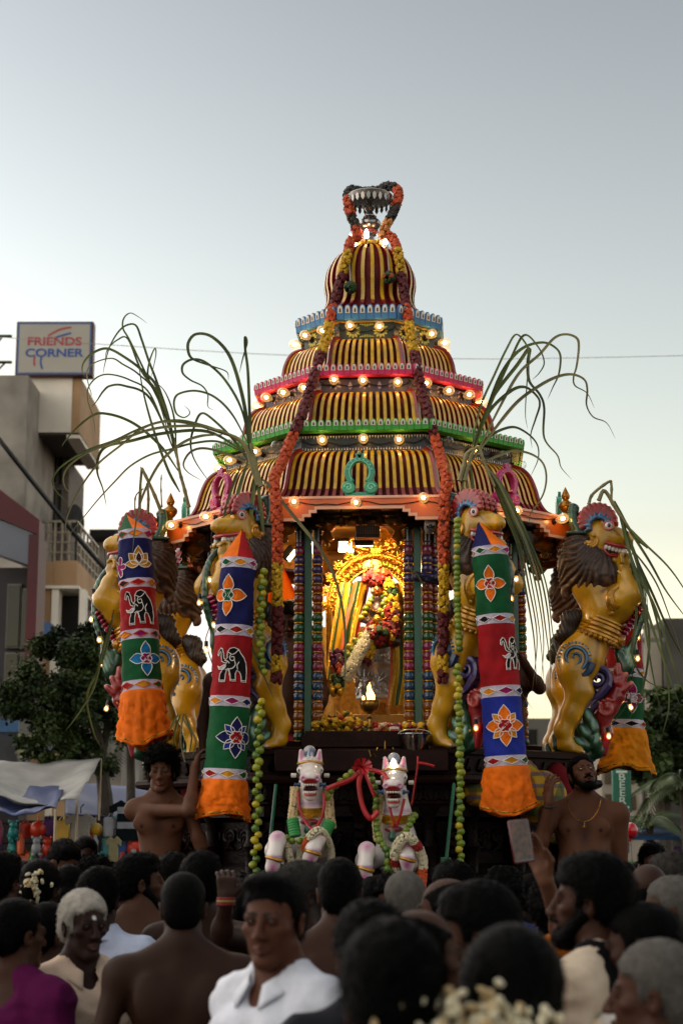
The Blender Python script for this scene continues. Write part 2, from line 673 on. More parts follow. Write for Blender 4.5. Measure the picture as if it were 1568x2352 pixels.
m_red = M('slat_dark_red', '#7d1014', .35, var=.3, scale=14, coat=.3, bump=.15, bscale=60)
m_lip = M('slat_pink_stripe', '#7d2a28', .5, var=.25)
m_yel = M('slat_yellow', '#c79c16', .36, var=.22, scale=20, coat=.5, bump=.12, bscale=35)
m_blk = M('roof_backing', '#6e1010', .7, var=.3)
m_white = M('paint_white', '#d8d2c4', .5, var=.15, scale=25)
m_dkp = M('paint_dark', '#16201c', .45, var=.35, scale=12, bump=.1)
m_navy = M('paint_band_navy', '#1c232b', .42, var=.4, scale=9, bump=.2, bscale=80)
m_mauve = M('paint_band_mauve', '#3b3142', .5, var=.3, scale=12, bump=.1)
m_dgreen = M('paint_band_green', '#1a241d', .45, var=.4, scale=10, bump=.1)
m_orange = M('paint_orange', '#c35a17', .38, var=.12, scale=5, coat=.4, bump=.1, bscale=70)
m_pinkw = M('paint_pink_white', '#d6a68c', .5, var=.1)
m_goldp = M('gold_paint', '#9a6414', .3, metal=.55, var=.3, scale=16, bump=.15)
m_teal = M('paint_teal', '#2f8f72', .35, var=.15, coat=.3, scale=6)
m_tealp = M('paint_teal_post', '#135243', .4, var=.25, coat=.2, scale=5, stretch=(6, 6, 1))
m_pink = M('paint_magenta', '#a52263', .35, var=.15, coat=.3)
m_pink2 = M('paint_rose', '#d9608f', .4, var=.2)
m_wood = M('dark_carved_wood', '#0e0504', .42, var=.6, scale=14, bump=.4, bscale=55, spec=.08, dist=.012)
m_wood2 = M('brown_wood', '#1c0b08', .55, var=.4, scale=10, bump=.25, bscale=40, spec=.1)
m_brass = M('brass', '#8a6a35', .28, metal=.95, var=.25, scale=20)
m_bell = M('bronze_bell', '#5a4020', .32, metal=.9, var=.4, scale=20)
m_wire = M('black_wire', '#0c0b0d', .6, var=.2)
m_sock = M('bulb_socket', '#3a2416', .45, metal=.3, var=.3)
m_ceil = M('ceiling_paint', '#a8641c', .4, var=.5, scale=7, col2='#c9932b', coat=.3)

def oct_shell(prof, name, mats, seg_mi=None, parent=chariot, sharp=20, n=8):
 b = MB()
 b.lathe([(a / CO8, z) for a, z in prof], 8, None, 0, False, seg_mi, a0=pi / 8)
 return b.build(name, mats, parent, sharp=sharp)

def curve2(pts, per=4):
 return [(p.x, p.y) for p in catmull([Vector((a, z, 0)) for a, z in pts], per)]

def slat_mesh(prof, s, w, depth, ylip):
 """prof bottom->top (a, z); s lateral fraction; faces on the outside yellow above ylip"""
 b = MB()
 n = len(prof)
 vs = []
 for i, (a, z) in enumerate(prof):
  a0, z0 = prof[max(i - 1, 0)]; a1, z1 = prof[min(i + 1, n - 1)]
  t = Vector((a1 - a0, z1 - z0)).normalized()
  nn = Vector((t.y, -t.x))
  if nn.x < 0 and nn.y < 0: nn = -nn
  x = s * a * TAN
  ww = w * (.8 + .2 * a / prof[0][0]) / 2
  vs += [(x - ww, -(a), z), (x + ww, -(a), z), (x + ww, -(a - depth * nn.x), z - depth * nn.y), (x - ww, -(a - depth * nn.x), z - depth * nn.y)]
 fs = []; mi = []
 for i in range(n - 1):
  o, p = i * 4, i * 4 + 4
  fs.append((o, o + 1, p + 1, p)); mi.append(1 if i >= ylip else 2)
  fs.append((o + 1, o + 2, p + 2, p + 1)); mi.append(0)
  fs.append((o + 3, o, p, p + 3)); mi.append(0)
 fs.append((0, 3, 2, 1)); mi.append(0)
 b.v = vs; b.f = fs; b.m = mi
 return b

TIERS = [
 (curve2([(1.285, 3.99), (1.215, 4.03), (1.172, 4.10), (1.148, 4.19), (1.112, 4.285), (1.06, 4.345), (.985, 4.378)]), 20, .0225, 7),
 (curve2([(.945, 4.545), (.895, 4.585), (.868, 4.64), (.855, 4.71), (.828, 4.78), (.785, 4.828), (.725, 4.848)]), 15, .0225, 3),
 (curve2([(.675, 5.00), (.63, 5.045), (.604, 5.10), (.592, 5.165), (.565, 5.235), (.525, 5.283), (.465, 5.305)]), 11, .0225, 3)]
back_b = MB()
for ti, (prof, cnt, w, yl) in enumerate(TIERS):
 oct_shell([(a - .05, z - .012) for a, z in prof], 'roof_backing', m_blk)
 for j in range(cnt):
  s = -1 + (2 * j + 1) / cnt
  sb = slat_mesh(prof, s, w, .055, yl)
  me = sb.data('slat', [m_red, m_yel, m_lip if ti == 0 else m_red], sharp=30)
  for k in (0, 1, 2, -1, -2):
   obj('slat', me, chariot, RZ(k * pi / 4))
  for k in (3, 4, 5):
   back_b.add(sb.v, sb.f, 0, RZ(k * pi / 4)); back_b.m[-len(sb.f):] = sb.m
 # hip boards at the corners
 for k in range(8):
  hb = MB()
  pts = [(a * TAN, -a - .006, z + .004) for a, z in prof]
  hb.tube(pts, .016, 5, up=(0, 0, 1))
  hb.build('hip_rib', m_red, chariot, RZ(k * pi / 4))
tag(back_b.build('slat_panel', [m_red, m_yel, m_lip], chariot, sharp=30), 'slats on the far side of the roof', kind='stuff')
# lower lip board of the first roof
oct_shell([(1.30, 3.995), (1.30, 3.975), (1.0, 3.975)], 'roof_lip_board', m_red)

# ---- bands, cornices, petals
def petal_mesh(w, h, mcol):
 b = MB()
 def shp(sx, sy, y0=0, n=7):
  p = [(-w / 2 * sx, y0), (w / 2 * sx, y0), (w / 2 * sx, y0 + h * .45 * sy)]
  for i in range(1, n):
   t = i / n
   p.append((w / 2 * sx * math.cos(t * pi / 2) ** .8, y0 + h * sy * (.45 + .55 * math.sin(t * pi / 2))))
  p.append((0, y0 + h * sy))
  q = [(-x, y) for x, y in p[2:-1]][::-1]
  return p + q
 R = RX(pi / 2)
 b.poly(shp(.98, 1), .014, R, 0, bev=.003)
 b.poly(shp(.60, .50, h * .42), .006, T(0, -.0075, 0) @ R, 1)
 b.poly(shp(.2, .26, h * .48), .004, T(0, -.0105, 0) @ R, 2)
 return b.data('petal', [mcol, m_white, m_dkp], sharp=30)

m_cgreen = M('cornice_green', '#3f9a3a', .55, var=.15, spec=.3)
m_cpink = M('cornice_pink', '#c42e5e', .55, var=.15, spec=.3)
m_cblue = M('cornice_blue', '#3f78a8', .55, var=.18, spec=.3)
BANDS = [  # band apothem, z0, z1, cornice apothem, cornice z0, z1, petals/face, mats
 (.985, 4.355, 4.50, 1.066, 4.495, 4.565, 18, m_navy, m_cgreen),
 (.725, 4.83, 4.955, .79, 4.95, 5.025, 14, m_mauve, m_cpink),
 (.465, 5.285, 5.44, .508, 5.435, 5.535, 8, m_dgreen, m_cblue)]
for a, z0, z1, ca, c0, c1, npet, mb, mc in BANDS:
 oct_shell([(a + .008, z0 - .02), (a + .008, z0 + .006), (a, z0 + .008), (a, z1)], 'band_panel', mb)
 hgt = c1 - c0
 oct_shell([(a - .02, c0), (ca - .012, c0 - .004), (ca, c0 + .006), (ca, c0 + hgt * .40), (ca - .03, c0 + hgt * .42), (ca - .2, c0 + hgt * .42)], 'cornice', mc)
 oct_shell([(a + .002, z1 - .016), (a + .012, z1 - .014), (a + .012, z1 - .004), (a, z1 - .002)], 'band_moulding', m_yel if mb is m_dgreen else m_wood2)
 w = 2 * ca * TAN / npet
 pm = petal_mesh(w, hgt * 1.08, mc)
 for k in (0, 1, 2, -1, -2):
  for j in range(npet):
   x = -ca * TAN + w * (j + .5)
   obj('petal', pm, chariot, RZ(k * pi / 4) @ T(x, -ca - .006 - random.uniform(0, .002), c0 - hgt * .02) @ RX(rad(4)))

# painted ornaments on the bands (flat paint standing a hair proud)
def flat_petal(L, w, n=7):
 p = []
 for i in range(n + 1):
  t = i / n
  p.append((w / 2 * math.sin(pi * t ** .8), L * t))
 return p + [(-x, y) for x, y in p[1:-1]][::-1]
orn_teeth = MB()
a = .985; fw = 2 * a * TAN
for j in range(44):
 x = -fw / 2 + fw * (j + .5) / 44
 h = .016 + .005 * math.sin(j * 1.7)
 orn_teeth.poly([(-.0045, 0), (.0045, 0), (0, h)], .004, T(x, -a - .002, 4.382) @ RX(pi / 2))
 h *= 1.2
 orn_teeth.poly([(-.0045, 0), (.0045, 0), (0, -h)], .004, T(x, -a - .002, 4.478) @ RX(pi / 2))
me_teeth = orn_teeth.data('painted_teeth', m_white, False)
m_lotus = M('lotus_paint', '#8f8490', .5, var=.2)
orn_lot = MB()
a = .725; fw = 2 * a * TAN
for j in range(3):
 x = -fw / 2 + fw * (j + .5) / 3
 for g in (-115, -62, 0, 62, 115):
  orn_lot.poly(flat_petal(.062 if abs(g) < 90 else .04, .026), .004, T(x, -a - .002, 4.925) @ RX(pi / 2) @ RZ(rad(180 + g * .62)))
for j in range(2):
 x = -fw / 2 + fw * (j + 1) / 3
 orn_lot.poly(flat_petal(.058, .028), .004, T(x, -a - .002, 4.865) @ RX(pi / 2))
me_lot = orn_lot.data('painted_lotus', m_lotus, False)
m_yflow = M('flower_paint', '#9aa042', .5, var=.25, scale=30)
orn_fl = MB()
a = .465; fw = 2 * a * TAN
for j in range(2):
 x = -fw / 2 + fw * (j + .5) / 2
 for g in range(12):
  orn_fl.poly(flat_petal(.032, .017), .004, T(x, -a - .002, 5.365) @ RX(pi / 2) @ RZ(g * pi / 6) @ T(0, .024, 0))
for j in range(9):
 t = (j - 4) / 4
 hh = .012 + .016 * (1 - abs(t))
 orn_fl.poly(flat_petal(hh, .009), .004, T(t * .045, -a - .002, 5.315) @ RX(pi / 2))
 orn_fl.poly(flat_petal(hh, .009), .004, T(t * .045, -a - .002, 5.418) @ RX(pi / 2) @ RZ(pi))
me_fl = orn_fl.data('painted_flowers', m_yflow, False)
for k in (0, 1, 2, -1, -2):
 for nm, me in (('painted_teeth', me_teeth), ('painted_lotus', me_lot), ('painted_flower', me_fl)):
  tag(obj(nm, me, chariot, RZ(k * pi / 4)), kind='stuff')

# ---- dome
dome_prof = curve2([(.425, 5.585), (.372, 5.615), (.332, 5.68), (.326, 5.75), (.338, 5.83), (.325, 5.93), (.275, 6.03), (.19, 6.105), (.105, 6.14)], 3)
db = MB()
db.lathe([(max(r - .04, .01), z - .004) for r, z in dome_prof], 32)
db.build('dome_core', m_blk, chariot)
ND = 30
dm = MB()
for i, (r, z) in enumerate(dome_prof):
 r0, z0 = dome_prof[max(i - 1, 0)]; r1, z1 = dome_prof[min(i + 1, len(dome_prof) - 1)]
 t = Vector((r1 - r0, z1 - z0)).normalized(); nn = Vector((t.y, -t.x))
 ww = .013 * (.45 + .55 * min(r / .33, 1))
 d = .05
 dm.v += [(-ww, -r, z), (ww, -r, z), (ww, -(r - d * nn.x), z - d * nn.y), (-ww, -(r - d * nn.x), z - d * nn.y)]
for i in range(len(dome_prof) - 1):
 o, p = i * 4, i * 4 + 4
 dm.f += [(o, o + 1, p + 1, p), (o + 1, o + 2, p + 2, p + 1), (o + 3, o, p, p + 3)]
 dm.m += [1 if i >= 4 else 0, 0, 0]
dm.f.append((0, 3, 2, 1)); dm.m.append(0)
me = dm.data('dome_slat', [m_red, m_yel], sharp=30)
for i in range(ND):
 obj('dome_slat', me, chariot, RZ(2 * pi * (i + .5) / ND))
db = MB()
db.lathe([(.105, 6.135), (.125, 6.14), (.125, 6.165), (.09, 6.17), (.05, 6.17)], 24)
db.build('dome_collar', m_yel, chariot)

# ---- eave
E_A = 1.372
fwE = E_A * TAN
def eave_outline(z0=3.832, z1=3.988):
 L = [(-fwE, z0), (-fwE * .62, z0), (-fwE * .62, z0 + .026), (-fwE * .545, z0 + .026), (-fwE * .545, z0 + .052), (-fwE * .48, z0 + .052), (-fwE * .48, z0 + .075)]
 return L + [(-x, z) for x, z in L[::-1]]
lo_line = eave_outline()
eb = MB()
eb.poly(lo_line + [(fwE, 3.988), (-fwE, 3.988)], .035, T(0, -E_A + .018, 0) @ RX(pi / 2))
me_eb = eb.data('eave_board', m_orange, sharp=30)
et = MB()
off = [(x, z + .017) for x, z in lo_line]
for i, (x, z) in enumerate(lo_line):   # keep the border even round the steps
 left = x < 0
 if .45 * fwE < abs(x) < .65 * fwE: off[i] = (x + (-.014 if left else .014), z + .017)
vs = [(x, -E_A - .004, z - .002) for x, z in lo_line] + [(x, -E_A - .004, z) for x, z in off]
n = len(lo_line)
et.add(vs, [(i, i + 1, n + i + 1, n + i) for i in range(n - 1)])
et.box((0, -E_A - .004, 3.981), (2 * fwE, .012, .016))
me_et = et.data('eave_trim', m_pinkw, False)
kudu_pts = []
def kudu(mcol, mcol2):
 b = MB()
 R0, r0 = .098, .055
 n = 26
 out = []; inn = []
 for i in range(n + 1):
  g = rad(-52 + 284 * i / n)
  out.append((R0 * math.cos(g), .045 + R0 * 1.02 * math.sin(g)))
  inn.append((r0 * math.cos(g), .045 + r0 * 1.25 * math.sin(g)))
 b.poly(out + inn[::-1], .035, RX(pi / 2), 0, bev=.006)
 for s in (-1, 1):
  b.lathe([(.0, -.02), (.043, -.02), (.043, .014), (.036, .021), (.0, .021)], 20, T(s * .072, 0, -.055) @ RX(pi / 2))
  b.tube([(s * (.072 + .026 * (1 - t) * math.cos(t * 9)), -.022, -.055 + .026 * (1 - t) * math.sin(t * 9)) for t in np.linspace(0, .95, 24)], .0055, 5, 1)
 for g in range(9):
  a_ = rad(10 + 160 * g / 8)
  b.sphere((.078 * math.cos(a_), -.019, .05 + .08 * math.sin(a_)), (.006, .005, .006), 6, 4, None, 1)
 b.tube([(.066 * math.cos(rad(g)), -.018, .045 + .076 * math.sin(rad(g))) for g in range(-40, 221, 13)], .004, 5, 1)
 for g in (-40, 0, 40):
  b.poly(flat_petal(.045, .026), .02, T(0, -.008, .135) @ RX(pi / 2) @ RZ(rad(g)), 0)
 b.box((0, .008, -.10), (.19, .03, .03), None, 0, .004)
 return b.data('horseshoe_arch', [mcol, mcol2])
m_teal2 = M('paint_pale_teal', '#74c9a8', .4, var=.15)
ku = kudu(m_teal, m_teal2); ku2 = kudu(m_pink, m_pink2)
for k in range(8):
 R = RZ(k * pi / 4)
 if k in (0, 1, 2, 6, 7):
  obj('eave_trim', me_et, chariot, R)
  kk = obj('horseshoe_arch', ku if k % 2 == 0 else ku2, chariot, R @ T(0, -1.335, 4.105))
 obj('eave_board', me_eb, chariot, R)
 fb = MB()
 fb.lathe([(.03, 0), (.036, .008), (.022, .02), (.018, .035), (.03, .045), (.048, .07), (.05, .085), (.044, .1), (.024, .115), (.018, .125), (.026, .135), (.03, .15), (.022, .17), (.008, .2), (.0, .215)], 16)
 fb.build('eave_finial', m_goldp, chariot, R @ T(fwE * .985, -E_A * .985, 3.986))
ob = MB()
ob.lathe([((E_A - .02) / CO8, 3.985), (1.0 / CO8, 3.985)], 8, None, 0, False, a0=pi / 8)
ob.build('eave_top', m_wood2, chariot)
oct_shell([(E_A - .03, 3.955), (1.26, 3.955), (1.26, 3.925), (1.15, 3.925), (1.15, 3.905), (1.02, 3.905)], 'soffit', M('soffit_brown', '#2a120a', .4, var=.4, scale=8, coat=.3))
oct_shell([(1.02, 3.985), (1.02, 3.86), (.93, 3.86), (.93, 4.04)], 'ring_beam', m_ceil)
oct_shell([(.95, 4.04), (.6, 4.10), (.02, 4.12)], 'ceiling', m_ceil)
pet = MB()
for k in range(8):
 for j in range(5):
  x = (j - 2) * .15
  for g in (-60, -30, 0, 30, 60):
   pet.poly(flat_petal(.085, .034), .004, RZ(k * pi / 4) @ T(x, -.926, 3.875) @ RX(pi / 2) @ RZ(rad(g)), (j + g // 30) % 2)
pet.build('painted_petal_frieze', [M('frieze_orange', '#c8702a', .4, var=.2), M('frieze_yellow', '#d0a23a', .4, var=.2)], chariot, smooth=False)
# stepped corner brackets and pendants
for k in range(8):
 R = RZ(k * pi / 4)
 for s in (-1, 1):
  bb = MB()
  for i in range(4):
   bb.box((0, -1.06 - .05 * i, 3.885 + .018 * i), (.10, .06, .024), None, i % 2, .003)
  bb.build('bracket', [m_goldp, m_wood2], chariot, R @ T(s * .30, 0, 0) @ RZ(rad(-s * 14)))
  pb = MB()
  pb.lathe([(.0, -.1), (.012, -.095), (.016, -.08), (.01, -.068), (.03, -.06), (.048, -.045), (.03, -.02), (.026, 0), (.05, .02), (.06, .032), (.06, .05)], 14)
  pb.build('pendant', m_goldp, chariot, R @ T(s * .23, -1.04, 3.82))
 cb = MB()
 cb.lathe([(.0, -.17), (.02, -.165), (.028, -.14), (.015, -.125), (.05, -.11), (.075, -.08), (.045, -.05), (.04, -.03), (.08, 0), (.09, .02)], 14)
 cb.build('pendant', m_goldp, chariot, R @ T(.50, -1.2, 3.89))
 blm = MB()
 blm.lathe([(.004, .0), (.006, -.012), (.018, -.018), (.024, -.03), (.026, -.05), (.032, -.066), (.04, -.073), (.036, -.075), (.0, -.06)], 12)
 blm.lathe([(.0, -.085), (.007, -.08), (.007, -.07), (.0, -.065)], 6)
 blm.tube([(0, 0, 0), (0, 0, .035)], .004, 4)
 if k in (0, 1, 2, 6, 7):
  me = blm.data('bell', m_bell)
  for j in range(5):
   obj('bell', me, chariot, R @ T((j - 2) * .128, -1.24, 3.90) @ RX(random.uniform(-.06, .06)) @ Matrix.Scale(random.uniform(.92, 1.05), 4))
for k in (1, 7, 2, 6):     # stacked bell clusters at the eave corners
 for j in range(3):
  b2 = MB()
  b2.lathe([(.0, .01), (.012, 0), (.02, -.03), (.035, -.05), (.036, -.055), (.0, -.045)], 12)
  b2.build('bell', m_bell, chariot, RZ(k * pi / 4) @ T(-.50, -1.27, 3.85 - .045 * j))

# ---- light bulbs
def glass_mat(name, emit, tint=(1, 1, 1)):
 m = bpy.data.materials.new(name); m.use_nodes = True
 nt = m.node_tree; nt.nodes.clear()
 o = nt.nodes.new('ShaderNodeOutputMaterial')
 tr = nt.nodes.new('ShaderNodeBsdfTransparent'); tr.inputs[0].default_value = (*tint, 1)
 gl = nt.nodes.new('ShaderNodeBsdfGlossy'); gl.inputs['Roughness'].default_value = .03
 lw = nt.nodes.new('ShaderNodeLayerWeight'); lw.inputs[0].default_value = .25
 mx = nt.nodes.new('ShaderNodeMixShader')
 nt.links.new(lw.outputs['Facing'], mx.inputs[0]); nt.links.new(tr.outputs[0], mx.inputs[1]); nt.links.new(gl.outputs[0], mx.inputs[2])
 if emit:
  em = nt.nodes.new('ShaderNodeEmission'); em.inputs[0].default_value = (1, .55, .17, 1); em.inputs[1].default_value = emit
  ad = nt.nodes.new('ShaderNodeAddShader')
  nt.links.new(mx.outputs[0], ad.inputs[0]); nt.links.new(em.outputs[0], ad.inputs[1]); nt.links.new(ad.outputs[0], o.inputs[0])
 else:
  nt.links.new(mx.outputs[0], o.inputs[0])
 return m
def emis(name, col, strg):
 m = bpy.data.materials.new(name); m.use_nodes = True
 nt = m.node_tree; nt.nodes.clear()
 o = nt.nodes.new('ShaderNodeOutputMaterial'); e = nt.nodes.new('ShaderNodeEmission')
 e.inputs[0].default_value = (*col, 1); e.inputs[1].default_value = strg
 nt.links.new(e.outputs[0], o.inputs[0])
 return m
m_glass_lit = glass_mat('bulb_glass_lit', .07, (1, .93, .8))
m_glass = glass_mat('bulb_glass_clear', 0, (.97, .97, .95))
m_fil = emis('filament_glow', (1, .54, .19), 11)
m_fil_s = emis('filament_small_glow', (1, .5, .16), 9)
m_filoff = M('filament_off', '#8a8078', .4, metal=.5)
gb = MB(); gb.lathe([(.014, 0), (.017, .012), (.028, .03), (.034, .05), (.034, .064), (.028, .083), (.015, .095), (.0, .098)], 16, cap=False)
ME_GLOBE = gb.data('light_bulb', m_glass_lit, sharp=180)
ME_GLOBE0 = gb.data('light_bulb', m_glass, sharp=180)
gb = MB(); gb.lathe([(.019, -.05), (.02, -.012), (.016, -.008), (.016, .006), (.0, .008)], 10)
ME_SOCK = gb.data('socket', m_sock)
gb = MB(); gb.sphere((0, 0, .056), (.013, .013, .016), 8, 6)
ME_FIL = gb.data('filament', m_fil)
gb = MB(); gb.tube([(-.006, 0, .01), (-.008, 0, .045), (.008, 0, .045), (.006, 0, .01)], .0012, 4)
ME_FIL0 = gb.data('filament', m_filoff)
def bulb(mat4, parent, lit=True, sc=1.):
 g = obj('light_bulb', ME_GLOBE if lit else ME_GLOBE0, parent, mat4 @ Matrix.Scale(sc, 4))
 obj('socket', ME_SOCK, g)
 obj('filament', ME_FIL if lit else ME_FIL0, g)
 return g
rb = random.Random(3)
wires = {}
for k in (0, 1, 2, -1, -2):
 R = RZ(k * pi / 4)
 for bi, (a, z, ss, dn) in enumerate([(E_A + .03, 3.945, (-.70, -.02, .72), 2), (1.02, 4.43, (-.62, .0, .58), 8), (.76, 4.90, (-.66, .0, .66), 8), (.50, 5.37, (-.5, .5), 4)]):
  pts = []
  for s in ss:
   x = s * a * TAN + rb.uniform(-.01, .01)
   lit = rb.random() > .13 if k else True
   out = rb.uniform(-12, 12)
   bulb(R @ T(x, -a + .012, z + rb.uniform(-.008, .008)) @ RZ(rad(out)) @ RX(pi / 2 + rad(rb.uniform(-14, 8))), chariot, lit)
   pts.append((x, -a + .02, z + .012))
  W = a * TAN
  P = [(-W, -a + .026, z + .03)] + pts + [(W, -a + .026, z + .025)]
  Q = []
  for p, q in zip(P, P[1:]):
   for t in np.linspace(0, 1, 7)[:-1]:
    Q.append((p[0] + (q[0] - p[0]) * t, p[1] + (q[1] - p[1]) * t, p[2] + (q[2] - p[2]) * t - .03 * math.sin(pi * t) * rb.uniform(.6, 1.1)))
  Q.append(P[-1])
  w = MB(); w.tube(Q, .0035, 5); w.build('lamp_wire', m_wire, chariot, R)
# candle bulbs on the dome collar
gb = MB(); gb.lathe([(.010, 0), (.016, .015), (.0185, .03), (.016, .05), (.008, .068), (.0, .078)], 12, cap=False)
me_cand = gb.data('candle_bulb', emis('candle_bulb_glow', (1, .72, .42), 5.5), sharp=180)
me_cand0 = gb.data('candle_bulb', m_glass, sharp=180)
for i, (g, lit, tl) in enumerate([(-135, 1, 14), (-158, 1, 6), (-97, 1, 2), (-62, 0, 14), (-38, 1, 16)]):
 a_ = rad(g)
 c = obj('candle_bulb', me_cand if lit else me_cand0, chariot, T(.145 * math.cos(a_), .145 * math.sin(a_), 6.165 - (.03 if i in (0, 4) else 0)) @ RZ(a_) @ RY(rad(tl)))
 sb = MB(); sb.lathe([(.010, -.05), (.011, 0), (.0, .002)], 8); sb.build('socket', m_brass, c)
 if not lit:
  obj('filament', ME_FIL0, c)

# ---- crowning silver umbrella and pot
m_silver = M('silver_dull', '#8d8a86', .25, metal=.95, var=.3, scale=14, bump=.1)
fb = MB()
fb.lathe([(.09, 6.17), (.06, 6.185), (.035, 6.2), (.03, 6.23), (.05, 6.245), (.05, 6.255), (.03, 6.262), (.03, 6.275)], 20)
fb.build('finial_stem', m_silver, chariot)
fb = MB()
fb.lathe([(.03, 6.275), (.055, 6.285), (.082, 6.315), (.084, 6.335), (.07, 6.36), (.045, 6.372), (.042, 6.38), (.05, 6.385), (.05, 6.392), (.03, 6.4), (.022, 6.43), (.035, 6.445), (.04, 6.455), (.02, 6.462)], 24)
fb.build('finial_pot', m_silver, chariot)
fb = MB()
fb.lathe([(.018, 6.455), (.016, 6.49), (.12, 6.503), (.162, 6.51), (.172, 6.545), (.165, 6.552), (.10, 6.56), (.0, 6.575)], 32)
fb.build('finial_umbrella', m_silver, chariot)
lf = MB(); lf.poly([(0, 0), (.012, -.015), (.014, -.04), (0, -.062), (-.014, -.04), (-.012, -.015)], .004, RX(pi / 2))
me_lf = lf.data('umbrella_pendant', m_silver, False)
for i in range(24):
 obj('umbrella_pendant', me_lf, chariot, RZ(2 * pi * i / 24) @ T(0, -.169, 6.528) @ RX(rad(random.uniform(-8, 14))))
S = Sdf().set()
for i in range(9):
 g = 2 * pi * i / 9
 S.ell((.042 * math.cos(g), .042 * math.sin(g), 6.27 + .008 * math.sin(3 * g)), (.024, .024, .02), k=.012)
sdf_obj('pink_cloth_wrap', S, M('pink_cloth', '#7d3238', .7, var=.3, bump=.3), chariot, .006, colour=False)

# ---- posts, turned columns
bead_cols = ['#7d1846', '#3b2a5e', '#3b2a5e', '#3b2a5e', '#7a2410', '#7a2410', '#7a2410', '#0f4a24', '#0f4a24', '#0f4a24', '#7a1244', '#7a1244', '#7a1244', '#0d3c62', '#0d3c62', '#0d3c62', '#7a4310', '#7a4310', '#7a4310', '#0e3a2a']
m_ring = M('gold_ring', '#9a7420', .3, metal=.7, var=.3)
bead_me = {}
BH = .0635
def bead(i):
 if i not in bead_me:
  b = MB()
  if i == 0:
   b.lathe([(.024, 0), (.030, .012), (.034, .035), (.030, .055), (.024, .07), (.026, .082), (.032, .09), (.02, .092)], 14, seg_mi=[1] + [0] * 6)
  else:
   h = BH
   b.lathe([(.027, 0), (.033, .003), (.033, .009), (.027, .011), (.033, .018), (.0365, .032), (.036, .045), (.030, h - .004), (.027, h)], 14, seg_mi=[1, 1, 1, 0, 0, 0, 0, 0])
  bead_me[i] = b.data('bead', [M('bead_%d' % i, bead_cols[i], .22, var=.25, scale=18, coat=.6, bump=.08, bscale=50), m_ring])
 return bead_me[i]
Z0 = 2.455
shaft_b = MB(); shaft_b.lathe([(.022, Z0 - .03), (.022, Z0 + 19 * BH + .06), (.026, Z0 + 19 * BH + .062), (.026, 3.83), (.034, 3.835), (.034, 3.86)], 12)
m_shaft = M('black_shaft', '#0d1110', .25, var=.3, coat=.5)
me_shaft = shaft_b.data('column', m_shaft)
for k in range(8):
 R = RZ(k * pi / 4)
 pa = 1.0 if k not in (0,) else 1.0
 for sgn in (-1, 1):
  if k == 0: px, py = sgn * .355, -1.02
  elif k in (1, 7, 2, 6) and ((k in (1, 2) and sgn > 0) or (k in (7, 6) and sgn < 0)):
   px, py = sgn * .40, -1.0
  else: continue
  pb = MB(); pb.box((0, 0, (Z0 + 3.86) / 2), (.05, .05, 3.86 - Z0), None, 0, .004)
  pb.build('post', m_tealp, chariot, R @ T(px, py, 0))
  cb = MB(); cb.lathe([(.09, 3.84), (.115, 3.862), (.115, 3.885), (.0, 3.885)], 6)
  cb.build('capital', m_wood2, chariot, R @ T(px, py, 0))
  offs = [(-.058, -.01), (.062, -.01), (-.03 * sgn - .058 if sgn < 0 else .10, .075)] if k == 0 else [(-.062, -.01), (.062, -.01)]
  for ox, oy in offs:
   c = obj('column', me_shaft, chariot, R @ T(px + ox, py + oy, 0))
   for i in range(20):
    obj('bead', bead(i), c, T(0, 0, Z0 + (19 - i) * BH))

# ---- platform of dark carved wood
PA = 1.50
oct_shell([(.0, Z0), (1.16, Z0), (1.16, 2.40), (PA - .02, 2.40), (PA, 2.39), (PA, 2.355), (PA - .03, 2.35), (PA - .03, 2.235), (PA + .03, 2.225), (PA + .04, 2.20), (PA + .03, 2.18), (PA - .10, 2.17), (PA - .12, 2.05)], 'platform_deck', m_wood2)
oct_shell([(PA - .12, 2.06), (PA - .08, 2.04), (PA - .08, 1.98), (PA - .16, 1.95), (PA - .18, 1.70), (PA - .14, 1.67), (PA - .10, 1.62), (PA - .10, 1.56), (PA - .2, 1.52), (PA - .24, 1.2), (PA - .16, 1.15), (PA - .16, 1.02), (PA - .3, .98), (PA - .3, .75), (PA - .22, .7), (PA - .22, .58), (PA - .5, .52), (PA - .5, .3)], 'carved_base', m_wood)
# carved bosses, brackets and petals along the base
boss = MB()
boss.lathe([(.0, .028), (.012, .026), (.016, .016), (.03, .022), (.042, .012), (.048, 0)], 12, flute=.12, nf=6)
me_boss = boss.data('carved_rosette', m_wood)
lot = MB()
for i in range(3):
 lot.poly(flat_petal(.10, .05), .03, T((i - 1) * .018, -.006 * (1 - abs(i - 1)), 0) @ RX(pi / 2) @ RZ(rad((1 - i) * 22)), bev=.006)
me_lotc = lot.data('carved_petal', m_wood)
brk = MB()
for i in range(5):
 brk.box((0, -.02 - .022 * i, .05 * i), (.09 - .008 * i, .06 + .03 * i, .045), None, 0, .008)
me_brk = brk.data('carved_bracket', m_wood)
fr = MB()
for i in range(2):
 fr.sphere((0, 0, .03), (.028, .012, .028), 10, 6)
 fr.poly([(-.028, .02), (.028, .02), (0, .085)], .02, RX(pi / 2))
me_fr = fr.data('fret_motif', m_wood)
scr = MB()
for s in (-1, 1):
 scr.tube([(s * (.05 + .045 * (1 - t) * math.cos(t * 10)), -.01, .045 * (1 - t) * math.sin(t * 10)) for t in np.linspace(0, .95, 22)], .011, 5)
 scr.tube([(s * .095, -.008, 0), (s * .075, -.012, -.06), (s * .02, -.01, -.085)], [.012, .014, .006], 5)
me_scr = scr.data('carved_scroll', m_wood)
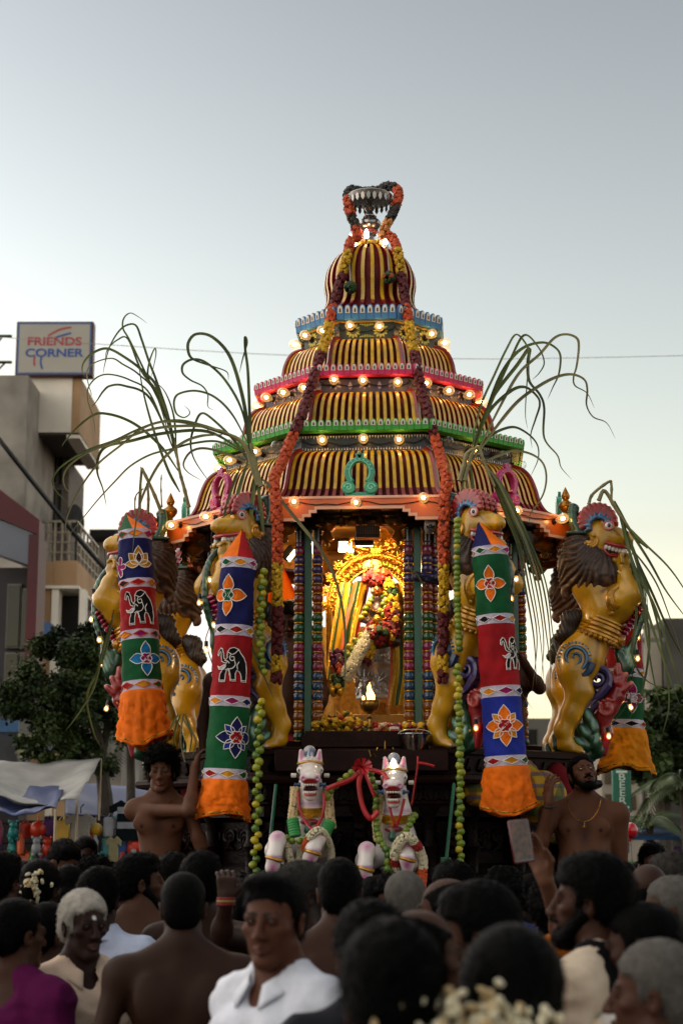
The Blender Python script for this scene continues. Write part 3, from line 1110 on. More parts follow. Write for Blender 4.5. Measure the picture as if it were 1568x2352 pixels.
for k in (0, 1, -1, 2, -2):
 R = RZ(k * pi / 4)
 W = (PA - .1) * TAN
 for j in range(12):
  x = -W + 2 * W * (j + .5) / 12
  obj('fret_motif', me_fr, chariot, R @ T(x, -(PA - .025), 2.245))
  obj('carved_petal', me_lotc, chariot, R @ T(x, -(PA - .115), 2.07))
 for j in range(8):
  x = -W + 2 * W * (j + .5) / 8
  obj('carved_scroll', me_scr, chariot, R @ T(x, -(PA - .165), 1.86))
  if j % 2 and k == 0: obj('carved_bracket', me_brk, chariot, R @ T(x + W / 8, -(PA - .2), 1.72))
 for j in range(9):
  x = -W + 2 * W * (j + .5) / 9
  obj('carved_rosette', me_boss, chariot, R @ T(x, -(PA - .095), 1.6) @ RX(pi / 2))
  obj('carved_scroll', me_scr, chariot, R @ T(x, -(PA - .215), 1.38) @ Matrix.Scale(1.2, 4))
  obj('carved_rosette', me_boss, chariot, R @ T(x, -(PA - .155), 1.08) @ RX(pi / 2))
 for s in (-1, 0, 1):
  pb = MB()
  pb.lathe([(.06, 1.52), (.07, 1.56), (.045, 1.6), (.05, 1.75), (.065, 1.8), (.045, 1.84), (.045, 1.95), (.075, 2.0), (.085, 2.04)], 10)
  pb.build('carved_baluster', m_wood, chariot, R @ T(s * .42, -(PA - .13), 0))
# broad carved wheels half hidden below
for s in (-1, 1):
 for y in (-.75, .75):
  wb = MB()
  wb.lathe([(.0, -.09), (.18, -.1), (.2, -.05), (.46, -.05), (.5, -.06), (.52, 0), (.5, .06), (.46, .05), (.2, .05), (.18, .1), (.0, .09)], 28)
  for i in range(12):
   wb.box((.33, 0, 0), (.26, .04, .13), RZ(i * pi / 6))
  wb.build('chariot_wheel', m_wood, chariot, T(s * 1.12, y, .52) @ RY(pi / 2))
# front step with fretted edge
sb = MB()
sb.box((0, -1.34, 2.478), (.66, .36, .03), None, 0, .004)
for i in range(13):
 x = -.32 + .64 * (i + .5) / 13
 sb.lathe([(.0, -.008), (.026, -.008), (.026, .008), (.0, .008)], 10, T(x, -1.515, 2.452) @ RX(pi / 2))
sb.box((0, -1.50, 2.43), (.70, .04, .07), None, 0, .003)
sb.build('front_step', m_wood2, chariot)
lb = MB(); lb.box((.02, -1.55, 2.31), (1.05, .10, .13), None, 0, .006)
lb.build('front_beam', m_wood2, chariot)
# ================================================================ LION FIGURES
def L(cx, cy, y=0.):
 return ((cx - 1060) / 869., y, (1690 - cy) / 869.)
m_gold = M('lion_enamel', '#8c6a10', .34, attr=True, var=.3, scale=7, coat=.35, bump=.12, bscale=30)
m_mane = M('lion_mane', '#2a1810', .55, attr=True, var=.45, scale=26, stretch=(1, 1, 1), coat=.1)
m_crest = M('lion_enamel_crest', '#a02020', .35, attr=True, var=.2, scale=30, coat=.4, bump=.1, bscale=60)
m_gilt = M('lion_gilt', '#a9760f', .3, metal=.35, var=.35, scale=22, coat=.3, bump=.25, bscale=50)
m_tooth = M('tooth_white', '#cfcac0', .3, var=.1, coat=.4)
m_lipr = M('lip_red', '#a01018', .28, var=.15, coat=.5)
m_eyew = M('eye_white', '#d8cfc6', .2, var=.05, coat=.6)
m_eyep = M('eye_pink', '#b8625e', .3, var=.1)
m_eyeb = M('eye_black', '#0a0706', .15, var=.1, coat=.8)
m_mag = M('belly_magenta', '#8f1440', .3, var=.25, coat=.5, scale=20)
m_vine = M('vine_green', '#0d3a20', .3, attr=True, var=.25, scale=25, coat=.4)
m_smallglass = glass_mat('small_bulb_glass', .08, (1, .85, .6))
GOLD, GOLDD = '#b8880e', '#66400a'

def make_lion(lab):
 root = thing('lion_statue', lab, 'lion statue', group='rearing lion statues at the chariot corners')
 # ---- body
 S = Sdf().set()
 G = GOLD
 S.cap(L(1030, 690), L(1105, 840), .135, .13, .05, G)
 S.ell(L(1200, 835), (.105, .125, .115), k=.06, col=G)
 S.cap(L(1105, 860), L(1075, 960), .128, .112, .05, G)
 S.cap(L(1075, 960), L(985, 1110), .112, .145, .05, G)
 for sg in (-1, 1):
  S.ell(L(955, 1150, sg * .065), (.148, .095, .165), (0, 20, 0), .04, G)
  S.chain([L(925, 1215, sg * .08), L(955, 1325, sg * .085), L(905, 1450, sg * .085), L(858, 1545, sg * .085), L(880, 1625, sg * .085)], [.105, .085, .066, .056, .05], .035, G)
  S.ell(L(985, 1335, sg * .085), (.055, .05, .045), k=.03, col=G)
  S.cap(L(860, 1630, sg * .085), L(945, 1660, sg * .085), .045, .03, .02, G)
  for q in range(3):
   S.cap(L(900, 1655, sg * (.06 + .025 * q)), L(965, 1668, sg * (.06 + .025 * q)), .017, .012, .006, G)
   S.ell(L(972, 1670, sg * (.06 + .025 * q)), (.012, .01, .01), k=.003, col='#c9c2b4')
  # raised foreleg
  S.ell(L(1205, 800, sg * .09), (.10, .06, .10), k=.05, col=G)
  S.chain([L(1200, 800, sg * .095), L(1272, 775, sg * .10), L(1240, 680, sg * .075), L(1226, 640, sg * .055)], [.085, .07, .056, .046], .035, G)
  S.ell(L(1305, 780, sg * .1), (.02, .024, .028), k=.008, col=G)
  S.ell(L(1228, 590, sg * .045), (.052, .036, .05), k=.02, col=G)
  for q in range(4):
   S.chain([L(1212 + 2 * q, 585, sg * (.03 + .02 * q)), L(1215, 545, sg * (.03 + .018 * q)), L(1240, 528, sg * (.02 + .014 * q)), L(1262, 552, sg * (.016 + .014 * q))], [.014, .014, .012, .010], .006, G)
 # head
 S.ell(L(1095, 415), (.115, .10, .115), k=.04, col=G)
 S.chain([L(1120, 430), L(1195, 437), L(1240, 435)], [.098, .07, .05], .04, G)
 S.ell(L(1262, 437), (.035, .045, .034), k=.02, col=G)
 for sg in (-1, 1):
  S.ell(L(1262, 450, sg * .028), (.022, .02, .018), k=.01, col=G)
  S.ell(L(1085, 480, sg * .065), (.07, .045, .07), k=.03, col=G)
  S.ell(L(1140, 345, sg * .058), (.05, .03, .022), (0, 15, 0), .015, G)
  S.ell(L(1180, 400, sg * .055), (.05, .022, .02), (0, 25, 0), .015, G)
 S.chain([L(1075, 535), L(1135, 555), L(1190, 552)], [.062, .05, .036], .03, G)
 S.ell(L(1205, 505), (.082, .2, .026), (0, 4, 0), .012, op='s')
 S.ell(L(1140, 500), (.035, .2, .03), (0, 0, 0), .012, op='s')
 # dark seams of the painted modelling
 for sg in (-1, 1):
  S.cap(L(1075, 1000, sg * .11), L(1030, 1240, sg * .13), .012, .014, paint=True, col=GOLDD, soft=.012)
  S.cap(L(1100, 760, sg * .13), L(1220, 710, sg * .1), .010, paint=True, col=GOLDD, soft=.012)
  S.cap(L(1170, 385, sg * .09), L(1240, 470, sg * .05), .006, paint=True, col=GOLDD, soft=.006)
  S.cap(L(900, 1285, sg * .12), L(1010, 1240, sg * .12), .012, paint=True, col=GOLDD, soft=.012)
 sdf_obj('body', S, m_gold, root, .0105, fine=[(np.array(L(1170, 480)), np.array([.16, .2, .18]), .0075)], default=G)
 # ---- mane
 S = Sdf().set()
 S.ell(L(1015, 600), (.175, .165, .21), (0, -12, 0), .04, '#2a1a12')
 S.ell(L(1085, 660), (.15, .155, .13), (0, 10, 0), .05, '#2f1d13')
 S.ell(L(965, 500), (.11, .13, .13), k=.05, col='#1d120d')
 S.cap(L(905, 590), L(890, 760), .05, .03, .05, '#1d120d')
 hc = np.array(L(1120, 430))
 def mane_disp(v):
  d = v - hc
  ang = np.arctan2(d[:, 2], d[:, 0]) + .6 * np.linalg.norm(d, axis=1) + .5 * vnoise(v * 9) * .3
  lat = np.arctan2(np.abs(d[:, 1]), np.hypot(d[:, 0], d[:, 2]))
  return .007 * np.sin(ang * 46 + lat * 9) + .004 * vnoise(v * 60)
 v, f = S.mesh(.009)
 v = v + vnormals(v, f) * mane_disp(v)[:, None].astype(np.float32)
 d = v - hc
 st = .5 + .5 * np.sin((np.arctan2(d[:, 2], d[:, 0]) + .6 * np.linalg.norm(d, axis=1) + .5 * vnoise(v * 9) * .3) * 46 + np.arctan2(np.abs(d[:, 1]), np.hypot(d[:, 0], d[:, 2])) * 9)
 c = np.array(lin('#150c08'))[None] * (1 - st[:, None]) + np.array(lin('#4d2f1c'))[None] * st[:, None]
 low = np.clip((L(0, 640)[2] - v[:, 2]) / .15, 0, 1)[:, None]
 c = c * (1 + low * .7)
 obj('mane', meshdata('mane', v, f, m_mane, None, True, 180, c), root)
 # ---- crest, brow, head plume
 S = Sdf().set()
 for i in range(13):
  a = rad(-2 + 200 * i / 12)
  for j, y in enumerate((-.075, -.025, .025, .075)):
   R = .125 - .3 * y * y / .05 * .2
   b0 = np.array(L(1085, 345, y)); o = np.array([math.cos(a), 0, math.sin(a)])
   S.cap(b0 + o * .055, b0 + o * R, .02, .019, .006, '#7d1116' if (i + j) % 2 else '#96201f')
   S.ell(b0 + o * (R + .006), (.015, .016, .015), k=.004, paint=True, col='#a8443f', soft=.008)
 sdf_obj('crest', S, m_crest, root, .009, default='#7d1116')
 S = Sdf().set()
 for sg in (-1, 1):
  for i in range(8):
   a = rad(30 + 170 * i / 7)
   b0 = np.array(L(1090, 372, sg * .082)); o = np.array([math.cos(a), 0, math.sin(a)])
   S.cap(b0 + o * .06 + np.array([0, sg * .012, 0]), b0 + o * .095, .015, .013, .004, '#1d4468' if i % 2 else '#2a5f8a')
 sdf_obj('brow_curl', S, m_crest, root, .008, default='#1d4468')
 S = Sdf().set()
 for i in range(9):
  t = i / 8
  for sg in (-1, 0, 1):
   S.ell(L(985 - 38 * math.sin(t * 2.2), 410 - 165 * t, sg * .06 * (1 - .4 * t)), (.05 - .012 * t, .04, .022), (0, 25, 0), .006, '#1b4a36' if i % 2 else '#123626')
   S.ell(L(965 - 45 * math.sin(t * 2.2), 402 - 165 * t, sg * .06 * (1 - .4 * t)), (.018, .022, .012), k=.003, paint=True, col='#6f9a7e', soft=.01)
 S.box(L(960, 412), (.07, .12, .012), rnd=.004, col='#0d3018')
 sdf_obj('head_plume', S, m_vine, root, .009, default='#123626')
 # ---- mouth, teeth, eyes
 lb = MB()
 for sg in (-1, 1):
  up = [L(1108, 490, sg * .088), L(1115, 472, sg * .09), L(1150, 478, sg * .092), L(1200, 490, sg * .078), L(1248, 496, sg * .045), L(1258, 497, 0)]
  lo = [L(1108, 490, sg * .088), L(1122, 520, sg * .082), L(1150, 542, sg * .066), L(1190, 540, sg * .045), L(1222, 530, sg * .02), L(1226, 529, 0)]
  lb.tube(catmull(up, 5), .013, 8); lb.tube(catmull(lo, 5), .012, 8)
 lb.build('lips', m_lipr, root)
 tb = MB()
 tooth = MB(); tooth.sphere((0, 0, 0), (.016, .013, .021), 8, 6)
 me_t = tooth.data('tooth', m_tooth, sharp=180)
 for sg in (-1, 1):
  for q in range(6):
   obj('tooth', me_t, root, T(*L(1130 + 20 * q, 494 + 4.6 * q, sg * (.086 - .009 * q))) @ RY(rad(20)))
  obj('tooth', me_t, root, T(*L(1232, 520, sg * .045)) @ Matrix.Scale(1.5, 4))
 eb = MB(); eb.sphere((0, 0, 0), (.03, .018, .026), 12, 8)
 me_e = eb.data('eye', m_eyew, sharp=180)
 for sg in (-1, 1):
  e = obj('eye', me_e, root, T(*L(1147, 372, sg * .094)))
  pb = MB(); pb.tube([(.034 * math.cos(g), sg * .008, .028 * math.sin(g)) for g in np.linspace(0, 2 * pi, 17)], .006, 6); pb.build('eye_rim', m_eyep, e)
  pb = MB(); pb.sphere((.004, sg * .012, 0), (.014, .009, .015), 10, 6); pb.build('pupil', m_eyeb, e)
  # earring, shoulder leaf, haunch spiral, bracelet
  gbm = MB()
  for w in range(3):
   gbm.tube([L(1035 + (46 - 13 * w) * math.cos(g), 455 - (44 - 13 * w) * math.sin(g), sg * (.118 + .004 * w)) for g in np.linspace(rad(200), rad(400), 14)], [.004 + .012 * math.sin(pi * t) for t in np.linspace(.05, 1, 14)], 6)
  gbm.sphere(L(1062, 432, sg * .12), .018, 8, 6)
  gbm.build('earring', m_gilt, root)
  gbm = MB()
  for w in range(5):
   a0 = rad(250 - w * 9)
   p = [L(1190 - 10 * w, 735 + 8 * w, sg * .158), L(1145 + 2 * w, 770 + 8 * w, sg * .165), L(1132 + 8 * w, 820 + 6 * w, sg * .165), L(1140 + 16 * w, 890 - 9 * w, sg * .147)]
   gbm.tube(catmull(p, 5), [.008 + .012 * math.sin(pi * t) for t in np.linspace(.1, .97, 16)], 6, flat=1)
  gbm.sphere(L(1147, 885, sg * .145), (.022, .014, .022), 8, 6)
  gbm.build('shoulder_leaf', m_gilt, root)
  gbm = MB()
  gbm.tube(catmull([L(1195, 640, sg * .10), L(1215, 655, sg * .105), L(1240, 650, sg * .1), L(1265, 640, sg * .08)], 4), .014, 6)
  gbm.build('bracelet', m_gilt, root)
  sb = MB()
  for w, (mi, rr) in enumerate(((0, .03), (1, .014))):
   n = 40
   pts = []; rs = []
   for i in range(n):
    t = i / (n - 1)
    R = .080 * (1 - t) ** .8 + .004
    g = rad(-60) + t * 11
    px_, py_ = 935 + 869 * R * math.cos(g), 1140 - 869 * R * math.sin(g)
    ys_ = .065 + .095 * math.sqrt(max(.05, 1 - ((px_ - 955) / 869 / .148) ** 2 - ((py_ - 1150) / 869 / .165) ** 2))
    pts.append(L(px_, py_, sg * (ys_ + .006 + .010 * w)))
    rs.append(rr * (.35 + .65 * (1 - t)) * .55)
   sb.tube(pts, rs, 6, mi)
  for i in range(22):
   g = rad(-70 + 270 * i / 21)
   px_, py_ = 935 + 88 * math.cos(g), 1140 - 88 * math.sin(g)
   ys_ = .065 + .095 * math.sqrt(max(.05, 1 - ((px_ - 955) / 869 / .148) ** 2 - ((py_ - 1150) / 869 / .165) ** 2))
   sb.box((0, 0, 0), (.018, .02, .012), T(*L(px_, py_, sg * ys_)) @ RY(-g), i % 2)
  sb.tube(catmull([L(1030, 1170, sg * .135), L(1000, 1225, sg * .145), L(930, 1245, sg * .155), L(880, 1215, sg * .13)], 5), [.012 + .018 * t for t in np.linspace(0, 1, 16)][::-1], 6, 0)
  sb.build('haunch_spiral', [M('spiral_blue', '#123a60', .32, var=.3, coat=.4, scale=20), M('spiral_light_blue', '#3a739c', .35, var=.2, coat=.4)], root)
 # ---- belt
 bb = MB()
 ax = Vector(L(1105, 850)) - Vector(L(1010, 1080)); ax.normalize()
 side = Vector((0, 1, 0)); fwd = side.cross(ax)
 c0 = Vector(L(1093, 962))
 for o, r, rr in ((.055, .128, .012), (.03, .13, .014), (.0, .132, .02), (-.03, .137, .014), (-.055, .141, .016)):
  pts = []
  for i in range(33):
   g = 2 * pi * i / 32
   pts.append(c0 + ax * o + fwd * (r * 1.0 * math.cos(g)) + side * (r * 1.02 * math.sin(g)))
  bb.tube(pts, rr, 6, cap=False)
 for i in range(26):
  g = 2 * pi * i / 26
  bb.sphere(c0 + ax * -.075 + fwd * .143 * math.cos(g) + side * .147 * math.sin(g), .018, 6, 5)
 for sg in (-1, 1):
  bb.sphere(L(1190, 1035, sg * .045), (.04, .04, .04), 8, 6)
 bb.build('belt', m_gilt, root)
 # ---- tail, belly plates, scrolls, leaves
 S = Sdf().set()
 S.chain([L(945, 1060), L(905, 980), L(915, 905), L(950, 880)], [.025, .05, .062, .045], .03, '#251610')
 S.chain([L(890, 960), L(860, 1000), L(855, 1040)], [.045, .038, .015], .03, '#251610')
 sdf_obj('tail', S, m_mane, root, .009, default='#251610', disp=lambda v: .006 * np.sin(v[:, 0] * 260 + v[:, 2] * 60))
 pb_ = MB(); pb_.sphere((0, 0, 0), (.026, .075, .018), 10, 6); me_pl = pb_.data('belly_plate', m_mag, sharp=180)
 for i in range(8):
  t = i / 7
  obj('belly_plate', me_pl, root, T(*L(1312 - 105 * t, 850 + 160 * t)) @ RY(rad(35)))
  obj('belly_plate', me_pl, root, T(*L(1105 - 65 * math.sin(t * 1.6), 1075 + 150 * t)) @ RY(rad(-30 + 60 * t)) @ Matrix.Scale(.82, 4))
 S = Sdf().set()
 vine = catmull([L(1175, 535), L(1250, 575), L(1310, 660), L(1330, 760), L(1325, 880), L(1285, 1000), L(1240, 1090), L(1190, 1060)], 3)
 vine = [np.array(p) for p in vine]
 nV = len(vine)
 S.chain(vine, [.014 + .009 * math.sin(pi * i / nV) for i in range(nV)], .01, '#0c331c')
 for p, r, g in ((L(1250, 1120), (.045, .028, .10), 12), (L(1225, 1190), (.045, .028, .07), 30), (L(1195, 1140), (.03, .026, .08), -20)):
  S.ell(p, r, (0, g, 0), .02, '#0d3a22')
 for i, p in enumerate(vine[6:]):
  for sg in (-1, 1):
   S.ell(p + np.array([0, sg * .016, 0]), (.008, .012, .026), (0, 20, 0), paint=True, col='#5f8f78', soft=.007)
 for sg in (-1, 1):
  for q in range(4):
   S.ell(np.array(L(1232 + 14 * q, 1110 + 22 * q, sg * .028)), (.009, .02, .04), (0, 20, 0), paint=True, col='#7fa894', soft=.007)
 sdf_obj('vine', S, m_vine, root, .009, default='#0c331c')
 sb = MB()
 for sg in (-1, 0, 1):
  n = 36; pts = []; rs = []
  for i in range(n):
   t = i / (n - 1)
   R = .075 * (1 - t) ** .9 + .004; g = rad(-30) + t * 10.5
   pts.append(L(1062 + 869 * R * math.cos(g), 1250 - 869 * R * math.sin(g), sg * .07)); rs.append(.024 * (1 - .6 * t))
  tl = catmull([L(975, 1435, sg * .05), L(1010, 1390, sg * .06), L(1070, 1345, sg * .065), L(1120, 1290, sg * .07)], 5)
  sb.tube([Vector(p) for p in tl] + [Vector(p) for p in pts], [.012 + .02 * i / len(tl) for i in range(len(tl))] + rs, 7, 0)
 for i in range(14):
  t = i / 13
  sb.box((0, 0, 0), (.012, .16, .05), T(*L(1118 - 140 * t, 1300 + 130 * t)) @ RY(rad(35)), 1)
 sb.build('purple_scroll', [M('scroll_purple', '#352a5c', .35, var=.3, coat=.4, scale=25), M('scroll_lilac', '#6a5f8f', .4, var=.2, coat=.3)], root)
 S = Sdf().set()
 R1, R2 = '#7c0d12', '#8f1a1a'
 S.chain([L(1080, 1668), L(1098, 1560), L(1085, 1470), L(1120, 1410), L(1165, 1350), L(1185, 1290)], [.03, .045, .055, .062, .055, .04], .02, R1)
 for (cx, cy, a, ln) in ((1175, 1235, 10, .075), (1150, 1255, 35, .065), (1205, 1260, -25, .07), (1225, 1300, -50, .06), (1180, 1200, 0, .05)):
  for sg in (-1, 1):
   o = np.array([-math.sin(rad(a)), 0, math.cos(rad(a))])
   b0 = np.array(L(cx, cy, sg * .03))
   S.cap(b0 - o * ln * .5, b0 + o * ln * .6, .026, .018, .01, R2)
   S.ell(b0 + o * ln * .7, (.013, .02, .02), k=.002, paint=True, col='#c57a70', soft=.012)
 n = 16
 for sg in (-1, 1):
  for i in range(n):
   t = i / n; R = .06 * (1 - t) + .006; g = 1 + t * 8
   S.ell(L(1108 + 869 * R * math.cos(g), 1425 - 869 * R * math.sin(g), sg * .06), (.014, .014, .014), k=.008, col='#a8443c' if i % 2 else R2)
 sdf_obj('red_flourish', S, m_crest, root, .009, default=R1)
 S = Sdf().set()
 G1 = '#0b2f1c'
 S.chain([L(815, 1570), L(835, 1635), L(890, 1680), L(970, 1690), L(1050, 1660), L(1080, 1600)], [.025, .04, .048, .05, .045, .03], .02, G1)
 for (cx, cy, a, ln) in ((1005, 1475, 20, .10), (1030, 1530, 5, .10), (985, 1560, 35, .10), (1040, 1610, -10, .09), (960, 1620, 50, .09)):
  for sg in (-1, 1):
   o = np.array([-math.sin(rad(a)), 0, math.cos(rad(a))]); b0 = np.array(L(cx, cy, sg * .045))
   S.ell(b0, (.04, .04, ln * .75), (0, -a, 0), .008, '#0f3c24')
   S.ell(b0 + np.array([.0, sg * .03, 0]) + o * .02, (.014, .03, ln * .4), (0, -a, 0), paint=True, col='#5f8f7c', soft=.008)
 sdf_obj('base_leaves', S, m_vine, root, .01, default=G1)
 # ---- string of small bulbs
 gb_ = MB(); gb_.lathe([(.008, 0), (.013, -.012), (.0165, -.026), (.013, -.04), (.0, -.046)], 10, cap=False)
 me_sb = gb_.data('small_bulb', m_smallglass, sharp=180)
 gb_ = MB(); gb_.lathe([(.012, .034), (.013, .0), (.0, -.001)], 8); me_ss = gb_.data('socket', m_wire)
 gb_ = MB(); gb_.sphere((0, 0, -.024), (.0075, .0075, .011), 6, 5); me_sf = gb_.data('filament', m_fil_s)
 for i, (cx, cy, y) in enumerate(((1278, 615, .05), (1350, 860, .03), (1290, 1120, .05), (1112, 1560, .06), (1190, 372, -.06), (1300, 990, -.05), (1240, 1390, -.06), (1335, 740, -.06))):
  b = obj('small_bulb', me_sb, root, T(*L(cx, cy, -y)) @ RX(random.uniform(-.25, .25)) @ RY(random.uniform(-.4, .2)))
  obj('socket', me_ss, b)
  if i not in (4,): obj('filament', me_sf, b)
 w = MB(); w.tube(catmull([L(1190, 350, .06), L(1282, 440, .0), L(1278, 590, -.03), L(1345, 740, .0), L(1352, 850, -.03), L(1300, 1000, 0), L(1292, 1100, -.05), L(1240, 1300, 0), L(1240, 1370, .05), L(1112, 1540, -.06)], 5), .003, 4)
 w.build('lamp_wire', m_wire, root)
 return root

LION_R = 1.65
def lion_mat(deg, yaw=None, sc=1.):
 p = RZ(rad(deg)) @ Vector((LION_R, 0, 2.38))
 if sc < 1: p.x += .07 * (1 if p.x > 0 else -1)
 return CH @ T(p) @ RZ(rad(deg if yaw is None else yaw)) @ Matrix.Scale(sc, 4)
lion = make_lion('golden rearing lion statue in full profile at the right, biting a green vine')
lion.matrix_basis = lion_mat(-22.5, -4)
for deg, yaw, lab in ((-67.5, -38, 'golden lion statue facing forward between right garland and blue bottomed cloth tube'),
     (-112.5, -140, 'golden lion statue facing forward, right of the cloth tube with the flat elephant'),
     (-157.5, -172, 'golden lion statue half hidden behind the leftmost cloth tube'),
     (157.5, 168, 'farther of the two golden lion statues at the left, mane turned to the viewer'),
     (22.5, 12, 'lion statue almost hidden behind the rightmost golden lion, dark mane showing')):
 dup(lion, lion_mat(deg, yaw, .95 if yaw in (-38, -140) else 1.), lab)
# ================================================================ HANGING CLOTH TUBES
def cloth(name, hexc, **k):
 return M(name, hexc, .75, var=.24, scale=6, bump=.35, bscale=26, dist=.012, spec=.15, **k)
CL = dict(navy=cloth('cloth_navy', '#14164a'), red=cloth('cloth_red', '#8e0f17'), green=cloth('cloth_green', '#0d4a28'), orange=cloth('cloth_orange', '#d2620a'),
    white=cloth('cloth_white', '#b3aabb'), black=cloth('cloth_black', '#0b0a10'), gold=cloth('cloth_gold', '#b47a12'), sky=cloth('cloth_blue', '#17679c'),
    mag=cloth('cloth_magenta', '#8a1257'), maroon=cloth('cloth_maroon', '#4a0c1c'), blue=cloth('cloth_royal', '#1c2a86'), yel=cloth('cloth_amber', '#c77a0c'))
m_outl = M('applique_cord', '#d9d4cc', .7, var=.08)
m_outo = M('applique_cord_orange', '#d2581a', .7, var=.1)
m_tins = M('tinsel_gold', '#c79a3a', .25, metal=.8, var=.3, scale=60, bump=.4, bscale=90)

def inside(poly, x, y):
 r = False
 j = len(poly) - 1
 for i in range(len(poly)):
  xi, yi = poly[i]; xj, yj = poly[j]
  if (yi > y) != (yj > y) and x < (xj - xi) * (y - yi) / (yj - yi) + xi: r = not r
  j = i
 return r
def flower_poly(n, R, r0, ph=0., pw=1.):
 out = []
 for k in range(n):
  for t in np.linspace(-.5, .5, 9)[:-1]:
   a = ph + 2 * pi * (k + t) / n
   q = math.cos(t * pi) ** pw
   out.append(((r0 + (R - r0) * q) * math.cos(a), (r0 + (R - r0) * q) * math.sin(a)))
 return out
def petal_poly(L_, w, a, cx=0, cy=0, o=0.):
 p = []
 for i in range(9):
  t = i / 8; p.append((w / 2 * math.sin(pi * t ** .85), o + L_ * t))
 p = p + [(-x, y) for x, y in p[1:-1]][::-1]
 c, s = math.cos(a), math.sin(a)
 return [(cx + x * c - y * s, cy + x * s + y * c) for x, y in p]
ELE = [(.02, .78), (.04, .9), (.12, .98), (.2, .95), (.25, .82), (.27, .68), (.33, .64), (.38, .7), (.38, .86), (.45, .96), (.58, 1.0), (.72, .95), (.80, .84), (.9, .72), (1.0, .52), (1.02, .3), (1.0, .04), (.86, .04), (.84, .2), (.78, .32), (.70, .36), (.66, .26), (.68, .05), (.52, .05), (.5, .25), (.44, .36), (.38, .34), (.35, .22), (.34, .02), (.17, .02), (.18, .22), (.24, .38), (.34, .5), (.38, .58), (.3, .55), (.2, .6), (.17, .72), (.15, .84), (.11, .88), (.08, .82), (.06, .75)]

class Tube:
 def __init__(s, top, bot, r):
  s.top = Vector(top); s.bot = Vector(bot); s.r = r
  s.L = (s.bot - s.top).length
  s.ax = (s.bot - s.top).normalized()
  f = Vector((0, -1, 0)); s.f = (f - s.ax * f.dot(s.ax)).normalized()      # faces the street
  s.x = s.f.cross(s.ax) * -1
  if s.x.x < 0: s.x = -s.x
  s.seed = random.random() * 50
 def pt(s, ang, d, rr=1., off=0.):
  n = s.f * math.cos(ang) + s.x * math.sin(ang)
  q = Vector((math.cos(ang) * 2.2 + s.seed, math.sin(ang) * 2.2, d * 9))
  w = .010 * pnoise(q) - .010 * abs(pnoise(q * 1.9 + Vector((9, 2, 5)))) - .006 * abs(pnoise(q * 4.1)) + .003
  return s.top + s.ax * d + n * (s.r * rr * (.86 + .16 * min(d / s.L, 1)) + w + off)
 def motif(s, poly, cx, d, mat, name, parent, cell=.0055, off=.004, line=m_outl, lw=.0028):
  xs = [p[0] for p in poly]; ys = [p[1] for p in poly]
  b = MB(); nx = int((max(xs) - min(xs)) / cell) + 1; ny = int((max(ys) - min(ys)) / cell) + 1
  idx = {}
  for i in range(nx):
   for j in range(ny):
    x = min(xs) + (i + .5) * cell; y = min(ys) + (j + .5) * cell
    if inside(poly, x, y):
     q = []
     for di, dj in ((0, 0), (1, 0), (1, 1), (0, 1)):
      k = (i + di, j + dj)
      if k not in idx:
       idx[k] = len(b.v)
       b.v.append(tuple(s.pt((cx + min(xs) + k[0] * cell) / s.r, d - (min(ys) + k[1] * cell), 1, off)))
      q.append(idx[k])
     b.f.append(tuple(q)); b.m.append(0)
  o = b.build(name, mat, parent, sharp=180)
  if line:
   t = MB(); P = poly + [poly[0]]
   pts = []
   for a, c in zip(P, P[1:]):
    n = max(1, int(math.hypot(c[0] - a[0], c[1] - a[1]) / .012))
    for k in range(n): pts.append((a[0] + (c[0] - a[0]) * k / n, a[1] + (c[1] - a[1]) * k / n))
   pts.append(P[-1])
   t.tube([s.pt((cx + x) / s.r, d - y, 1, off + .001) for x, y in pts], lw, 5)
   t.build('cord', line, o)
  return o

